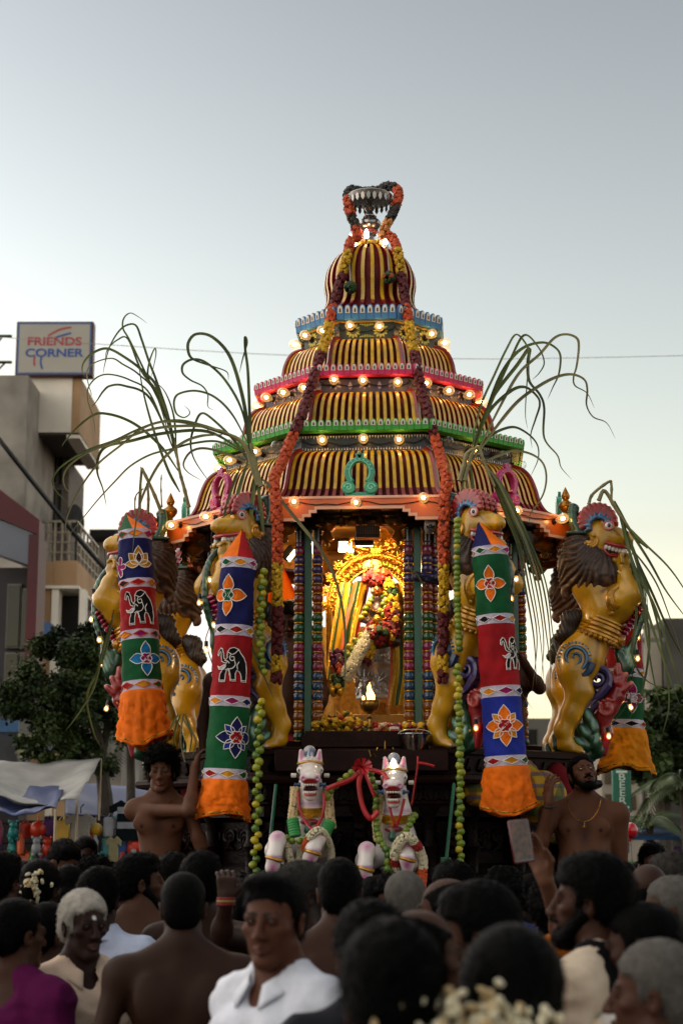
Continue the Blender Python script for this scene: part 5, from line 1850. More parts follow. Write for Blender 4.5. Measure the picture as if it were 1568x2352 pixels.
o = hb.build('offered_blossoms', hm, None, T(wp(850, 1690, 11.15)), sharp=20)
tag(o, 'heap of loose orange, yellow and red blossoms before the pedestal', 'flowers', kind='stuff')

# ---- oil lamp with flame, brass handbell, steel bucket, small packets
lp = thing('oil_lamp', 'brass oil lamp with a tall burning flame before the idol', 'oil lamp', wp(849, 1696, 10.72))
b = MB(); b.lathe([(.058, 0), (.056, .008), (.04, .02), (.022, .04), (.014, .06), (.02, .068), (.013, .08), (.013, .12), (.02, .128), (.013, .136), (.012, .15), (.022, .158)], 20); b.build('stem', m_brass, lp)
b = MB(); b.lathe([(.02, .156), (.05, .175), (.062, .205), (.06, .225), (.066, .23), (.062, .236), (.04, .23), (.0, .226)], 24); b.build('bowl', m_brass, lp)
S = Sdf().set(T(0, 0, .232))
S.chain([(0, 0, .01), (.002, 0, .045), (-.004, 0, .085), (.001, 0, .118)], [.018, .02, .011, .003], .012)
S.chain([(-.038, 0, .0), (-.04, 0, .02), (-.036, 0, .036)], [.009, .009, .002], .006)
S.chain([(.02, 0, .0), (.022, 0, .03), (.018, 0, .055)], [.012, .010, .002], .01)
fl = sdf_obj('flame', S, emis('flame_glow', (1, .42, .10), 2.2), lp, .005, colour=False)
bl = thing('hand_bell', 'brass hand bell standing left of the oil lamp', 'bell', wp(768, 1700, 10.75))
b = MB(); b.lathe([(.045, 0), (.042, .012), (.033, .03), (.028, .055), (.018, .068), (.008, .075)], 20); b.build('bell_cup', m_brass, bl)
b = MB(); b.lathe([(.008, .072), (.006, .09), (.011, .1), (.006, .112), (.007, .14), (.012, .15), (.006, .16), (.0, .185)], 12); b.build('handle', m_brass, bl)
bk = thing('steel_bucket', 'shiny steel bucket standing on the chariot front step', 'bucket', wp(952, 1740, 10.46))
m_steel = M('steel', '#8a8886', .16, metal=1., var=.1, scale=5)
b = MB(); b.lathe([(.0, .0), (.07, .0), (.074, .006), (.098, .135), (.103, .138), (.102, .144), (.095, .142), (.072, .012), (.0, .01)], 32); b.build('pail', m_steel, bk)
b = MB(); b.tube([(.1 * math.cos(g), -.02, .14 + .03 * math.sin(g)) for g in np.linspace(pi, 0, 16)], .004, 6); b.build('handle', m_steel, bk)
tag(bk, None)
for (u, v, w, h, lab, y) in ((905, 1688, .06, .05, 'white and red packet lying beside the steel bucket', 10.62), (893, 1700, .045, .02, 'small flat white packet in front of the other packet', 10.58)):
 pk = thing('packet', lab, 'packet', wp(u, v, y)); b = MB(); b.box((0, 0, h / 2), (w, .03, h), None, 0, .004); b.build('wrapper', M('packet_white', '#c8beb2', .5, var=.1), pk)
 b = MB(); b.box((0, -.017, h * .55), (w * .8, .003, h * .3)); b.build('red_print', M('packet_red', '#a02018', .5), pk)
st = thing('brass_lamp_stand', 'small brass multi armed lamp stand below the front step', 'lamp stand', wp(884, 1742, 10.40))
b = MB(); b.lathe([(.03, 0), (.008, .012), (.006, .05), (.012, .056), (.005, .062), (.004, .10), (.0, .11)], 12); b.build('stem', m_brass, st)
for s in (-1, 1):
 b = MB(); b.tube([(0, 0, .045), (s * .03, 0, .03), (s * .05, 0, .05), (s * .045, 0, .065)], .005, 5); b.tube([(s * .05, 0, .012), (s * .07, 0, .03), (s * .085, 0, .012), (s * .095, 0, .05)], .006, 5); b.build('arm', m_brass, st)
# ---- floodlights inside, hanging speaker box, CCTV camera
def flood(label, p, rot, e):
 o = thing('floodlight', label, 'floodlight', p, rot=rot, group='floodlights under the pavilion ceiling')
 b = MB(); b.box((0, .02, 0), (.13, .05, .10), None, 0, .01); b.build('housing', m_wire, o)
 b = MB(); b.box((0, -.008, 0), (.11, .006, .08)); b.build('lit_panel', emis('flood_glow', (1, .72, .36), 6), o)
 ld = bpy.data.lights.new('flood_light', 'AREA'); ld.shape = 'RECTANGLE'; ld.size = .11; ld.size_y = .08; ld.energy = e; ld.color = (1, .68, .34)
 lo = bpy.data.objects.new('lamp_light', ld); COL.objects.link(lo); lo.parent = o; lo.location = (0, -.02, 0); lo.rotation_euler = (-pi / 2, 0, 0)
 return o
def aim(p, q):
 d = (Vector(q) - Vector(p)).normalized()
 return (-d).to_track_quat('Y', 'Z').to_euler()
p1 = wp(795, 1255, 12.35); flood('bright floodlight glowing behind the golden arch at the left', p1, aim(p1, wp(850, 1500, 10.9)), 2.)
p2 = wp(668, 1275, 11.75); flood('floodlight glowing between the left garland and the bead columns', p2, aim(p2, wp(860, 1420, 11.7)), 2.)
p3 = chw(.0, -.80, 3.80); flood('floodlight hidden under the front beam lighting the idol', p3, aim(p3, wp(862, 1420, 11.8)), 4.)
p4 = chw(.62, .3, 3.80); flood('floodlight at the right under the ceiling, mostly hidden by columns', p4, aim(p4, wp(840, 1450, 11.7)), 2.)
sp = thing('speaker_box', 'dark slatted speaker box hanging over the shrine', 'speaker', wp(844, 1232, 11.0))
b = MB(); b.box((0, 0, .06), (.155, .12, .15), None, 0, .006); b.build('case', m_wire, sp)
for i in range(9):
 b = MB(); b.box((-.064 + .016 * i, -.063, .065), (.010, .008, .115)); b.build('slat', M('speaker_slat', '#5a3a1a', .4, var=.3), sp)
cc = thing('security_camera', 'white bullet security camera under the eave right of the shrine', 'camera', wp(987, 1208, 10.72))
b = MB(); b.lathe([(.0, -.06), (.034, -.056), (.038, -.03), (.038, .05), (.03, .06), (.0, .062)], 18, RX(pi / 2 - .25)); b.build('shell', M('cctv_white', '#b5b0a6', .4, var=.1), cc)
b = MB(); b.lathe([(.0, 0), (.027, 0), (.027, .006), (.0, .007)], 18, T(0, -.056, -.014) @ RX(pi / 2 - .25)); b.lathe([(.0, .006), (.013, .006), (.01, .014), (.0, .016)], 14, T(0, -.058, -.015) @ RX(pi / 2 - .25)); b.build('lens', m_eyeb, cc)
b = MB(); b.tube([(0, .01, .035), (0, .02, .08), (0, .05, .11)], .008, 6); b.build('mount', m_wire, cc)
# knotted cloth strip round the right columns
kc = thing('knotted_cloth', 'dark blue cloth strip knotted round the right bead columns with a dried leaf', 'cloth', wp(958, 1325, 10.80))
S = Sdf().set(); S.ell((0, 0, 0), (.035, .03, .032), k=.01)
S.chain([(0, 0, 0), (.05, -.005, .01), (.10, 0, .0), (.15, .02, .008)], [.022, .02, .024, .018], .01); S.chain([(0, 0, 0), (.06, 0, -.02), (.14, .02, -.03)], [.02, .02, .02], .01)
sdf_obj('knot', S, M('cloth_dark_blue', '#15163a', .45, var=.4, scale=20, bump=.4), kc, .006, colour=False, disp=lambda v: .004 * vnoise(v * 60))
b = MB(); b.tube(catmull([(-.06, 0, .13), (-.05, -.005, .06), (0, -.03, 0), (.04, -.04, -.06), (.08, -.04, -.10)], 5), [.005 + .014 * math.sin(pi * t) for t in np.linspace(0, 1, 21)], 6, flat=.35); b.build('dried_leaf', M('leaf_dry', '#3d3a1c', .7, var=.4), kc)
# hanging cloth tubes seen inside the pavilion at the back left
ob = thing('orange_drape', 'orange cloth hanging at the back left inside the pavilion', 'cloth', wp(672, 1290, 12.6))
b = MB(); b.grid(lambda u, v: (-.10 - .06 * v + (.22 + .1 * v) * (u - .3) * (.15 + v), .03 * math.sin(u * 9), -.34 * v), 10, 8); b.build('fabric', CL['orange'], ob)

bd = thing('gold_backdrop', 'yellow gold cloth backdrop hanging low behind the pedestals', 'cloth', wp(862, 1440, 12.25))
b = MB(); b.grid(lambda u, v: ((u - .5) * .95, .025 * math.sin(u * 26) + .01 * math.sin(u * 60), -.9 * v), 60, 6); b.build('fabric', M('backdrop_gold', '#b07d18', .5, metal=.1, var=.3, scale=30, bump=.3), bd)
# ================================================================ WHITE HORSE FIGURES
m_horse = M('horse_paint', '#c9c2bb', .34, attr=True, var=.07, scale=6, coat=.35, bump=.06, bscale=30)
HW, HP, HR = '#cdc5c0', '#a85e8a', '#8e1210'
def H(cx, cy, y=0.): return ((cx - 500) * .000843, y, (1000 - cy) * .000843)
def make_horse(lab, loc, rz, mirror=1, bulb_on=False, knee=((285, 770, 250, 1062), (548, 752, 495, 1000))):
 root = thing('horse_statue', lab, 'horse statue', loc, rz, group='white leaping horse statues at the chariot front')
 S = Sdf().set()
 # head: long face thrust forward and up
 S.ell(H(505, 330, .02), (.066, .075, .07), k=.03, col=HW)
 S.chain([H(506, 335, -.01), H(503, 380, -.10), H(500, 408, -.17)], [.064, .052, .044], .03, HW)
 S.ell(H(500, 400, -.19), (.052, .04, .034), k=.02, col=HW)
 for s in (-1, 1):
  S.ell(H(500 + s * 42, 405, -.20), (.024, .026, .022), k=.012, col=HW)
  S.ell(H(500 + s * 46, 408, -.226), (.010, .014, .010), k=.004, op='s')
  S.ell(H(500 + s * 46, 408, -.222), (.012, .02, .012), paint=True, col='#1a0c0c', soft=.003)
  S.ell(H(500 + s * 46, 408, -.215), (.024, .02, .024), paint=True, col='#b987a0', soft=.006)
  S.ell(H(503 + s * 66, 340, -.03), (.022, .03, .022), k=.01, col=HW)
  S.cap(H(503 + s * 50, 318, -.06), H(503 + s * 74, 322, -.03), .006, paint=True, col='#5a4a4a', soft=.004)
  # ears
  S.cap(H(505 + s * 55, 285, .03), H(505 + s * 64, 210, .02), .026, .012, .012, HW)
  S.ell(H(505 + s * 62, 240, .004), (.013, .018, .034), paint=True, col='#b5698f', soft=.006)
  S.ell(H(505 + s * 62, 240, -.008), (.010, .012, .03), k=.005, op='s')
 # jaws
 S.chain([H(505, 440, -.03), H(504, 500, -.10), H(502, 512, -.155)], [.05, .04, .036], .02, HW)
 S.ell(H(502, 468, -.17), (.046, .075, .018), k=.006, op='s')
 S.ell(H(500, 432, -.185), (.047, .05, .014), paint=True, col=HR, soft=.004)
 S.ell(H(500, 425, -.215), (.038, .03, .018), paint=True, col=HR, soft=.004)
 S.ell(H(502, 508, -.18), (.046, .04, .016), paint=True, col=HR, soft=.004)
 S.ell(H(502, 468, -.13), (.05, .06, .022), paint=True, col='#4a0c0e', soft=.003)
 # neck, chest, barrel
 S.chain([H(508, 440, .05), H(514, 590, .08), H(512, 720, .10)], [.07, .082, .105], .04, HW)
 S.ell(H(512, 760, .14), (.10, .12, .12), k=.05, col=HW)
 S.chain([(.01, .16, .18), (.01, .5, .12), (.01, .8, .10)], [.105, .12, .15], .05, HW)
 S.ell(H(512, 565, .0), (.10, .08, .012), paint=True, col='#b08ab0', soft=.012)
 for s, (kx, ky, fx, fy) in zip((-1, 1), knee):
  S.chain([H(505 + s * 75, 860, .10), H(kx + s * 10, ky + 110, -.06), H(kx, ky + 40, -.22)], [.062, .058, .046], .03, HW)
  S.chain([H(kx, ky + 40, -.22), H((kx + fx) / 2 - 4, (ky + fy) / 2, -.25), H(fx + 4, fy - 70, -.235), H(fx, fy - 10, -.225)], [.046, .040, .038, .030], .02, HW)
  S.ell(H(kx, ky + 18, -.24), (.034, .04, .026), paint=True, col=HP, soft=.02)
  S.ell(H((kx + fx) / 2 + (fx - kx) * .28, (ky + fy) / 2 + (fy - ky) * .28, -.29), (.028, .04, .034), paint=True, col=HP, soft=.02)
  S.ell(H((kx + fx) / 2 + (fx - kx) * .02, (ky + fy) / 2 + (fy - ky) * .02, -.26), (.05, .05, .012), paint=True, col='#a584b0', soft=.006)
  S.chain([H(fx, fy - 6, -.225), H(fx, fy + 60, -.20)], [.031, .036], .004, '#17100f')
  S.chain([(s * .08, .82, .06), (s * .10, .90, -.25), (s * .10, .84, -.55), (s * .10, .80, -.62)], [.10, .06, .04, .045], .03, HW)
 sdf_obj('body', S, m_horse, root, .011, fine=[(np.array(H(503, 400, -.1)), np.array([.10, .16, .20]), .0055)], default=HW)
 tb = MB(); tb.box((0, 0, 0), (.0105, .010, .014), None, 0, .003); me_t = tb.data('tooth', m_tooth)
 for i in range(7):
  g = rad(-60 + 120 * i / 6)
  c = H(500, 448, 0)
  obj('tooth', me_t, root, T(.04 * math.sin(g), -.165 - .042 * math.cos(g), c[2]) @ RZ(g))
  if 0 < i < 6: obj('tooth', me_t, root, T(.036 * math.sin(g), -.155 - .038 * math.cos(g), c[2] - .042) @ RZ(g))
 eb = MB(); eb.sphere((0, 0, 0), (.013, .012, .016), 10, 8); me_e = eb.data('eye', m_eyew, sharp=180)
 for s in (-1, 1):
  e = obj('eye', me_e, root, T(*H(503 + s * 68, 344, -.048)) @ RZ(s * .6))
  pb = MB(); pb.sphere((0, -.007, 0), (.008, .008, .010), 8, 6); pb.build('iris', m_eyeb, e)
 # bridle and trappings
 m_leather = M('bridle_brown', '#3a1c10', .4, var=.3)
 b = MB(); b.tube([H(500 + 76 * math.cos(g), 392 - 40 * math.sin(g), -.06 - .075 * math.sin(g)) for g in np.linspace(0, pi, 14)], .007, 6); b.build('noseband', m_leather, root)
 b = MB(); b.tube([H(505 + 84 * math.cos(g), 300 - 14 * math.sin(g), .0 - .07 * math.sin(g)) for g in np.linspace(0, pi, 14)], .008, 6); b.build('browband', m_gilt, root)
 S2 = Sdf().set(); S2.ell(H(505, 250, .05), (.03, .05, .06), k=.01, col='#1f4c7a'); S2.ell(H(500, 205, .06), (.035, .04, .03), k=.02, col='#b9b2ab'); S2.ell(H(512, 235, .02), (.012, .02, .02), paint=True, col='#c2bdb5', soft=.004)
 sdf_obj('mane_tuft', S2, m_horse, root, .008, default='#1f4c7a')
 for s in (-1, 1):
  b = MB(); b.lathe([(.0, 0), (.014, 0), (.014, .012), (.009, .016), (.009, .03), (.013, .036), (.0, .04)], 10, T(*H(500 + s * 62, 446, -.16)) @ RY(s * pi / 2)); b.build('bit_knob', M('knob_blue', '#123a66', .35, coat=.4), root)
  b = MB(); b.lathe([(.0, 0), (.012, 0), (.013, .03), (.0, .032)], 10, T(*H(505 + s * 95, 375, .02)) @ RY(s * pi / 2)); b.build('ear_peg', m_tooth, root)
 b = MB()
 for i, (r, z) in enumerate(((.092, 588), (.095, 602), (.10, 622))):
  b.tube([(.012 + r * math.cos(g), .075 + r * .95 * math.sin(g), H(0, z)[2] - .02 * max(0, -math.sin(g))) for g in np.linspace(0, 2 * pi, 25)], .011, 6, cap=False)
 b.tube([(.0 + .02 * math.cos(g), -.025, H(0, 640)[2] + .02 * math.sin(g)) for g in np.linspace(pi, 2 * pi, 10)], .007, 5)
 b.build('gold_collar', m_gilt, root)
 S2 = Sdf().set(); S2.ell(H(500, 690, -.045), (.055, .03, .02), k=.01, col='#6a0d10'); S2.cap(H(492, 700, -.06), H(490, 745, -.065), .014, .026, .006, '#0f4a34')
 sdf_obj('chest_bell', S2, m_crest, root, .007, default='#6a0d10')
 if bulb_on:
  c = obj('candle_bulb', me_cand, root, T(*H(500, 305, -.06))); sb = MB(); sb.lathe([(.012, -.03), (.011, 0), (.0, .002)], 8); sb.build('socket', m_brass, c)
 else:
  c = obj('candle_bulb', me_cand0, root, T(*H(500, 290, -.05))); sb = MB(); sb.lathe([(.012, -.03), (.011, 0), (.0, .002)], 8); sb.build('socket', m_brass, c)
 for s, (kx, ky, fx, fy) in zip((-1, 1), knee):
  mx, my = (kx + fx) / 2 + (fx - kx) * .06, (ky + fy) / 2 + (fy - ky) * .06
  b = MB(); b.tube([H(mx + 50 * math.cos(g), my + 14 * math.cos(g), -.25 + .043 * math.sin(g)) for g in np.linspace(0, 2 * pi, 19)], .011, 6, cap=False); b.build('leg_band', m_gilt, root)
 return root
hl = at(710, 1995, 9.95); hr_ = at(905, 2012, 9.95)
horse1 = make_horse('left white horse statue with green ribbed rolls and jasmine round its neck', hl, rad(2), 1, False)
horse2 = make_horse('right white horse statue with a lit candle bulb on its forehead', hr_, rad(-3), 1, True, ((325, 790, 310, 1075), (590, 775, 592, 975)))
def hp(root, cx, cy, y=0.): return root.matrix_basis @ Vector(H(cx, cy, y))
for r, lab in ((horse1, 'cream jasmine garland hanging down both sides of the left horse neck'), (horse2, 'cream jasmine garland behind the right horse neck')):
 garland(lab, [hp(r, *p) for p in ((400, 470, .02), (395, 560, -.01), (385, 660, -.03), (395, 760, -.05))], [(1, 'c')], .03, .0135, .017, 6, name='jasmine_garland')
g1 = garland('jasmine strand on the right side of the left horse neck', [hp(horse1, *p) for p in ((630, 470, .02), (632, 560, -.01), (640, 660, -.03), (655, 740, -.03))], [(1, 'c')], .03, .0135, .017, 6, name='jasmine_garland')
garland('jasmine loop hanging between the left horse forelegs', [hp(horse1, *p) for p in ((350, 820, -.16), (368, 920, -.18), (392, 1000, -.15), (430, 940, -.13), (440, 850, -.1))], [(1, 'j')], .022, .012, .017, 5, name='jasmine_garland')
garland('jasmine and marigold loop round the left horse raised right knee', [hp(horse1, *p) for p in ((470, 860, -.20), (500, 790, -.26), (560, 750, -.27), (610, 800, -.2), (640, 890, -.14), (640, 1000, -.14), (600, 1090, -.16))], [(.14, 'o'), (1, 'j')], .026, .0125, .017, 6, name='jasmine_garland')
garland('thick jasmine loop with roses round the right horse raised knee', [hp(horse2, *p) for p in ((520, 1000, -.15), (510, 900, -.22), (530, 800, -.28), (590, 745, -.30), (650, 790, -.26), (690, 880, -.2), (690, 980, -.2), (680, 1080, -.2))], [(.12, 'j'), (.2, 'R'), (.56, 'j'), (.64, 'R'), (.84, 'j'), (1, 'o')], .032, .014, .018, 7, name='jasmine_garland')
limes('row of big limes across the left horse chest', [hp(horse1, *p) for p in ((345, 800, -.16), (400, 822, -.18), (450, 815, -.18), (480, 800, -.16))], .021, zig=.1, step=.04, mix=(3, 0), name='lime_row')
limes('lime chain looped round the right horse neck and chest', [hp(horse2, *p) for p in ((385, 440, .02), (380, 560, -.04), (385, 680, -.1), (420, 780, -.16), (480, 840, -.19), (540, 800, -.17), (590, 690, -.1), (640, 590, -.03))], .022, zig=.12, step=.036, mix=(0, 0, 3), name='lime_chain')
limes('lime chain hanging from the right horse chest between its forelegs', [hp(horse2, *p) for p in ((462, 860, -.20), (460, 960, -.22), (455, 1060, -.2), (450, 1130, -.18))], .022, zig=.1, step=.04, mix=(0, 3), name='lime_chain')
limes('lime chain hanging left of the right horse', [hp(horse2, *p) for p in ((300, 880, -.1), (282, 960, -.14), (285, 1060, -.14), (280, 1130, -.14))], .022, zig=.15, step=.04, mix=(0, 3), name='lime_chain')
limes('lime swag rising between the two horses to the red bow', pl([(750, 1830), (775, 1800), (800, 1780), (815, 1770)], 9.9), .021, zig=.1, step=.04, mix=(0, 0, 1), name='lime_chain')
limes('limes hanging below the red bow towards the right horse', pl([(850, 1775), (858, 1800), (864, 1830), (862, 1870)], 9.9), .021, zig=.1, step=.04, mix=(0, 0, 3), name='lime_chain')
# green ribbed rolls on the left horse
m_roll = M('green_roll', '#1d7a35', .5, var=.2, scale=20, bump=.2)
for k, (x0, y0, x1, y1, lab) in enumerate(((385, 670, 405, 790, 'left green ribbed roll on the left horse chest'), (640, 690, 600, 770, 'right green ribbed roll on the left horse chest'))):
 o = thing('ribbed_roll', lab, 'ornament', hp(horse1, x0, y0, -.1), group='green ribbed rolls')
 a = hp(horse1, x0, y0, -.1); bb_ = hp(horse1, x1, y1, -.12)
 n = 40
 b = MB(); b.tube([(bb_ - a) * (i / (n - 1)) for i in range(n)], [.036 * (1 + .12 * abs(math.sin(pi * 7 * i / (n - 1))) ** .5 - .12) for i in range(n)], 14); b.build('roll', m_roll, o)
# red ribbons
m_rib = M('red_satin', '#a00c14', .4, var=.25, scale=10, coat=.1)
def ribbon(label, strips):
 """each strip: world path, width"""
 o = thing('red_ribbon', label, 'ribbon', strips[0][0][0])
 for path, w in strips:
  P = catmull(path, 8)
  b = MB(); vs = []; fs = []
  for i, p in enumerate(P):
   t = (P[min(i + 1, len(P) - 1)] - P[max(i - 1, 0)]).normalized()
   n = Vector((math.sin(i * .12) * .5, -1, .3 * math.cos(i * .2))).normalized()
   s = t.cross(n).normalized() * w / 2
   vs += [p + s - o.location, p - s - o.location]
  fs = [(2 * i, 2 * i + 1, 2 * i + 3, 2 * i + 2) for i in range(len(P) - 1)]
  b.add(vs, fs); q = b.build('strip', m_rib, o); q.modifiers.new('t', 'SOLIDIFY').thickness = .002
 return o
bow = pl([(832, 1760)], 9.85)[0]
rb_ = ribbon('red satin ribbon bow tied between the two horses', [
 (pl([(748, 1812, 9.78), (775, 1802, 9.78), (805, 1790, 9.80), (832, 1765, 9.84)], 9.8), .028),
 (pl([(832, 1765, 9.84), (850, 1768, 9.82), (878, 1776, 9.80), (890, 1790, 9.75)], 9.8), .026),
 (pl([(832, 1765), (824, 1800), (832, 1850), (850, 1880), (868, 1862)], 9.83), .03),
 (pl([(835, 1765), (848, 1800), (860, 1830)], 9.84), .022)])
o0 = rb_.location
for i in range(9):
 g = 2 * pi * i / 9
 b = MB(); b.grid(lambda u, v: tuple(bow - o0 + Vector((math.cos(g + (u - .5) * .5) * .055 * math.sin(pi * v) * (1 + .2 * math.sin(i * 3)), -.01 - .03 * math.sin(pi * v) + .012 * (u - .5), .045 * math.sin(g + (u - .5) * .6) * math.sin(pi * v)))), 3, 8); b.build('bow_loop', m_rib, rb_)
ribbon('red ribbon hanging in a V on the left horse chest', [([hp(horse1, *p) for p in ((420, 490, -.15), (430, 600, -.16), (470, 690, -.17), (520, 750, -.2)) ], .016), ([hp(horse1, *p) for p in ((590, 490, -.14), (595, 590, -.15), (570, 680, -.17), (525, 750, -.2))], .018)])
ribbon('red ribbon looped over the right horse bridle', [([hp(horse2, *p) for p in ((430, 350, -.1), (450, 420, -.12), (470, 480, -.14), (480, 560, -.13), (510, 670, -.12))], .014), ([hp(horse2, *p) for p in ((575, 490, -.14), (545, 600, -.14), (520, 670, -.13))], .016)])
ribbon('thin red ribbon tied to the platform edge right of the horses', [(pl([(959, 1737), (958, 1760), (952, 1800), (945, 1850)], 10.2), .012), (pl([(957, 1752), (975, 1754), (998, 1760)], 10.2), .016)])
# green steel mounting rods
for k, (u0, v0, u1, v1, lab) in enumerate(((634, 1802, 612, 2015, 'green steel rod left of the horses'), (1042, 1800, 1023, 1985, 'green steel rod right of the horses'))):
 o = thing('steel_rod', lab, 'rod', at(u1, v1, 10.1), group='green steel rods before the base')
 b = MB(); b.tube([Vector((0, 0, 0)), at(u0, v0, 10.3) - at(u1, v1, 10.1)], .010, 6); b.build('shaft', M('rod_green', '#0e5a3c', .4, var=.2), o)
 b = MB(); b.box((0, 0, -.02), (.06, .05, .12), None, 0, .004); b.build('foot_bracket', M('rod_green'), o)
# ================================================================ SUGARCANE
m_cane = M('cane_leaf', '#39461d', .5, var=.35, scale=3, col2='#66703a', spec=.3)
m_caned = M('cane_leaf_dry', '#5c5a34', .6, var=.3, scale=3, col2='#7d7648')
m_stalk = M('cane_stalk', '#6a6a3a', .5, var=.35, scale=6, col2='#8a7f52', bump=.2)
cr = random.Random(11)
def blade(b, pts, w, fold=.35):
 P = catmull(pts, 7)
 n = len(P)
 vs = []; fs = []
 tw = cr.uniform(0, 6); tr = cr.uniform(-1.2, 1.2)
 for i, p in enumerate(P):
  t = (P[min(i + 1, n - 1)] - P[max(i - 1, 0)])
  if t.length < 1e-6: t = Vector((0, 0, -1))
  t.normalize()
  f = i / (n - 1)
  ww = w * (min(1, .35 + f * 5) * (1 - f ** 2.2) ** .8 + .06)
  a = tw * .15 + tr * f
  s = t.cross(Vector((math.sin(a) * .6, -1, .35 * math.cos(a)))).normalized()
  nn = s.cross(t).normalized()
  vs += [p + s * ww / 2 + nn * ww * fold * .5, p - nn * ww * .1, p - s * ww / 2 + nn * ww * fold * .5]
 for i in range(n - 1):
  o = 3 * i
  fs += [(o, o + 1, o + 4, o + 3), (o + 1, o + 2, o + 5, o + 4)]
 b.add(vs, fs)
def cane(label, Y, stalks, leaves, conv, w=.026, drift=.35):
 root = thing('sugarcane', label, 'sugarcane', at(*conv(*stalks[0][0][0]), Y), group='sugarcane tied to the chariot corners')
 o0 = root.location
 for pts, r0, r1 in stalks:
  b = MB(); P = catmull([at(*conv(*p), Y) - o0 for p in pts], 6)
  rs = [r0 + (r1 - r0) * i / (len(P) - 1) + (.003 if i % 5 == 0 else 0) for i in range(len(P))]
  b.tube(P, [x * .8 for x in rs], 7); b.build('stalk', m_stalk, root)
 for k, pts in enumerate(leaves):
  b = MB(); n = len(pts)
  d = cr.uniform(-drift, drift)
  q = [at(*conv(*p), Y + d * (i / (n - 1)) ** 1.3) - o0 for i, p in enumerate(pts)]
  blade(b, q, w * cr.uniform(.5, .85)); b.build('leaf', m_cane if cr.random() > .2 else m_caned, root, sharp=180)
 return root
c6 = lambda x, y: (114.8 + x * .3296, 689 + y * .3296)
c7 = lambda x, y: (1033.5 + x * .341, 746.4 + y * .341)
ID = lambda x, y: (x, y)
cane('tall sugarcane rising behind the left eave corner, leaves arching left', 11.3,
  [([(968, 1445), (935, 1310), (905, 1200), (885, 1080), (870, 960)], .017, .009)],
  [[(900, 1160), (830, 830), (740, 560), (690, 430), (640, 280), (600, 180), (540, 175), (480, 220), (420, 320), (385, 440), (370, 520)],
   [(890, 1100), (800, 800), (690, 560), (560, 290), (510, 200), (515, 130), (560, 92), (620, 120), (680, 165)],
   [(880, 1100), (780, 700), (640, 500), (545, 275), (470, 280), (400, 350), (385, 430)],
   [(870, 1050), (760, 640), (650, 500), (520, 400), (400, 340), (300, 370), (240, 430), (225, 490), (250, 540)],
   [(860, 1050), (740, 660), (620, 520), (510, 450), (430, 408), (310, 440), (260, 500), (270, 590), (290, 660), (262, 700)],
   [(850, 1020), (700, 660), (560, 560), (420, 520), (330, 540), (270, 610), (265, 700), (300, 810), (320, 940)],
   [(880, 1080), (700, 690), (520, 600), (420, 600), (370, 640), (330, 700), (290, 750)],
   [(900, 1200), (780, 1030), (640, 900), (520, 830), (400, 795), (310, 800), (200, 880), (110, 980), (85, 1020)],
   [(890, 1120), (830, 860), (770, 700), (690, 560), (690, 450), (730, 340), (740, 380), (720, 480), (700, 560)],
   [(905, 1340), (820, 1180), (720, 900), (650, 640), (615, 420)], [(880, 1000), (860, 800), (800, 640), (720, 560)]], c6)
cane('sugarcane by the left garland with long leaves bending far to the left', 10.45,
  [([(1470, 1300), (1440, 1200), (1400, 1090), (1330, 985), (1200, 920), (1100, 893)], .022, .012), ([(1460, 1290), (1420, 1100), (1400, 1000)], .02, .014), ([(1450, 1290), (1400, 1150), (1380, 1060)], .018, .012)],
  [[(1330, 985), (1200, 920), (1050, 870), (900, 840), (750, 855), (600, 910), (450, 980), (280, 1040), (150, 1110), (60, 1180), (20, 1250), (30, 1310), (90, 1380), (160, 1430)],
   [(1300, 970), (1100, 890), (900, 880), (720, 900), (560, 950), (400, 1010), (250, 1070), (140, 1150), (95, 1230), (110, 1310), (170, 1370)],
   [(1250, 950), (1000, 870), (800, 850), (640, 900), (500, 1010), (340, 1140), (220, 1300), (140, 1460), (110, 1580), (130, 1700)],
   [(1200, 940), (1050, 950), (920, 1000), (780, 1120), (680, 1290), (620, 1450), (590, 1620), (575, 1760)],
   [(1380, 1080), (1180, 990), (1000, 1000), (850, 1040), (700, 1080), (560, 1160), (450, 1270), (330, 1400), (200, 1560), (120, 1650)],
   [(1360, 1060), (1100, 920), (800, 930), (560, 985), (400, 1020), (340, 1090), (330, 1200), (370, 1320), (395, 1440)],
   [(1420, 1250), (1380, 900), (1330, 630), (1250, 390), (1130, 260), (1020, 240), (965, 300), (970, 380), (1010, 420), (1120, 460), (1230, 500), (1245, 560)],
   [(1400, 1100), (1340, 780), (1220, 560), (1090, 440), (1000, 415), (930, 450), (925, 510), (980, 560), (1060, 600), (1100, 660), (1100, 740), (1140, 770)],
   [(1380, 1000), (1270, 800), (1150, 680), (1020, 635), (900, 655), (865, 710), (880, 790), (930, 820), (970, 800), (970, 770), (935, 735)],
   [(1400, 1050), (1390, 800), (1378, 500), (1360, 350), (1358, 260), (1372, 300), (1340, 420), (1320, 510)],
   [(1430, 1200), (1300, 1000), (1130, 830), (1050, 795), (1000, 900), (980, 1000), (1000, 1100), (1060, 1200), (1130, 1290)],
   [(1390, 1150), (1250, 1080), (1080, 1035), (980, 1060), (930, 1140), (960, 1200), (1060, 1260)],
   [(1480, 1250), (1530, 1300), (1690, 1500), (1880, 1740), (1990, 1960), (2050, 2250), (2055, 2600), (2050, 2740)],
   [(1440, 1100), (1400, 1500), (1360, 1840), (1350, 2100), (1400, 2400), (1480, 2600), (1560, 2780)],
   [(1420, 1080), (1480, 1560), (1510, 2000), (1490, 2300), (1440, 2640)],
   [(1340, 1130), (1240, 1400), (1180, 1740), (1160, 2000), (1230, 2250)], [(1380, 1120), (1300, 1400), (1260, 1760), (1290, 2060), (1350, 2200)]], c6, .03, .12)
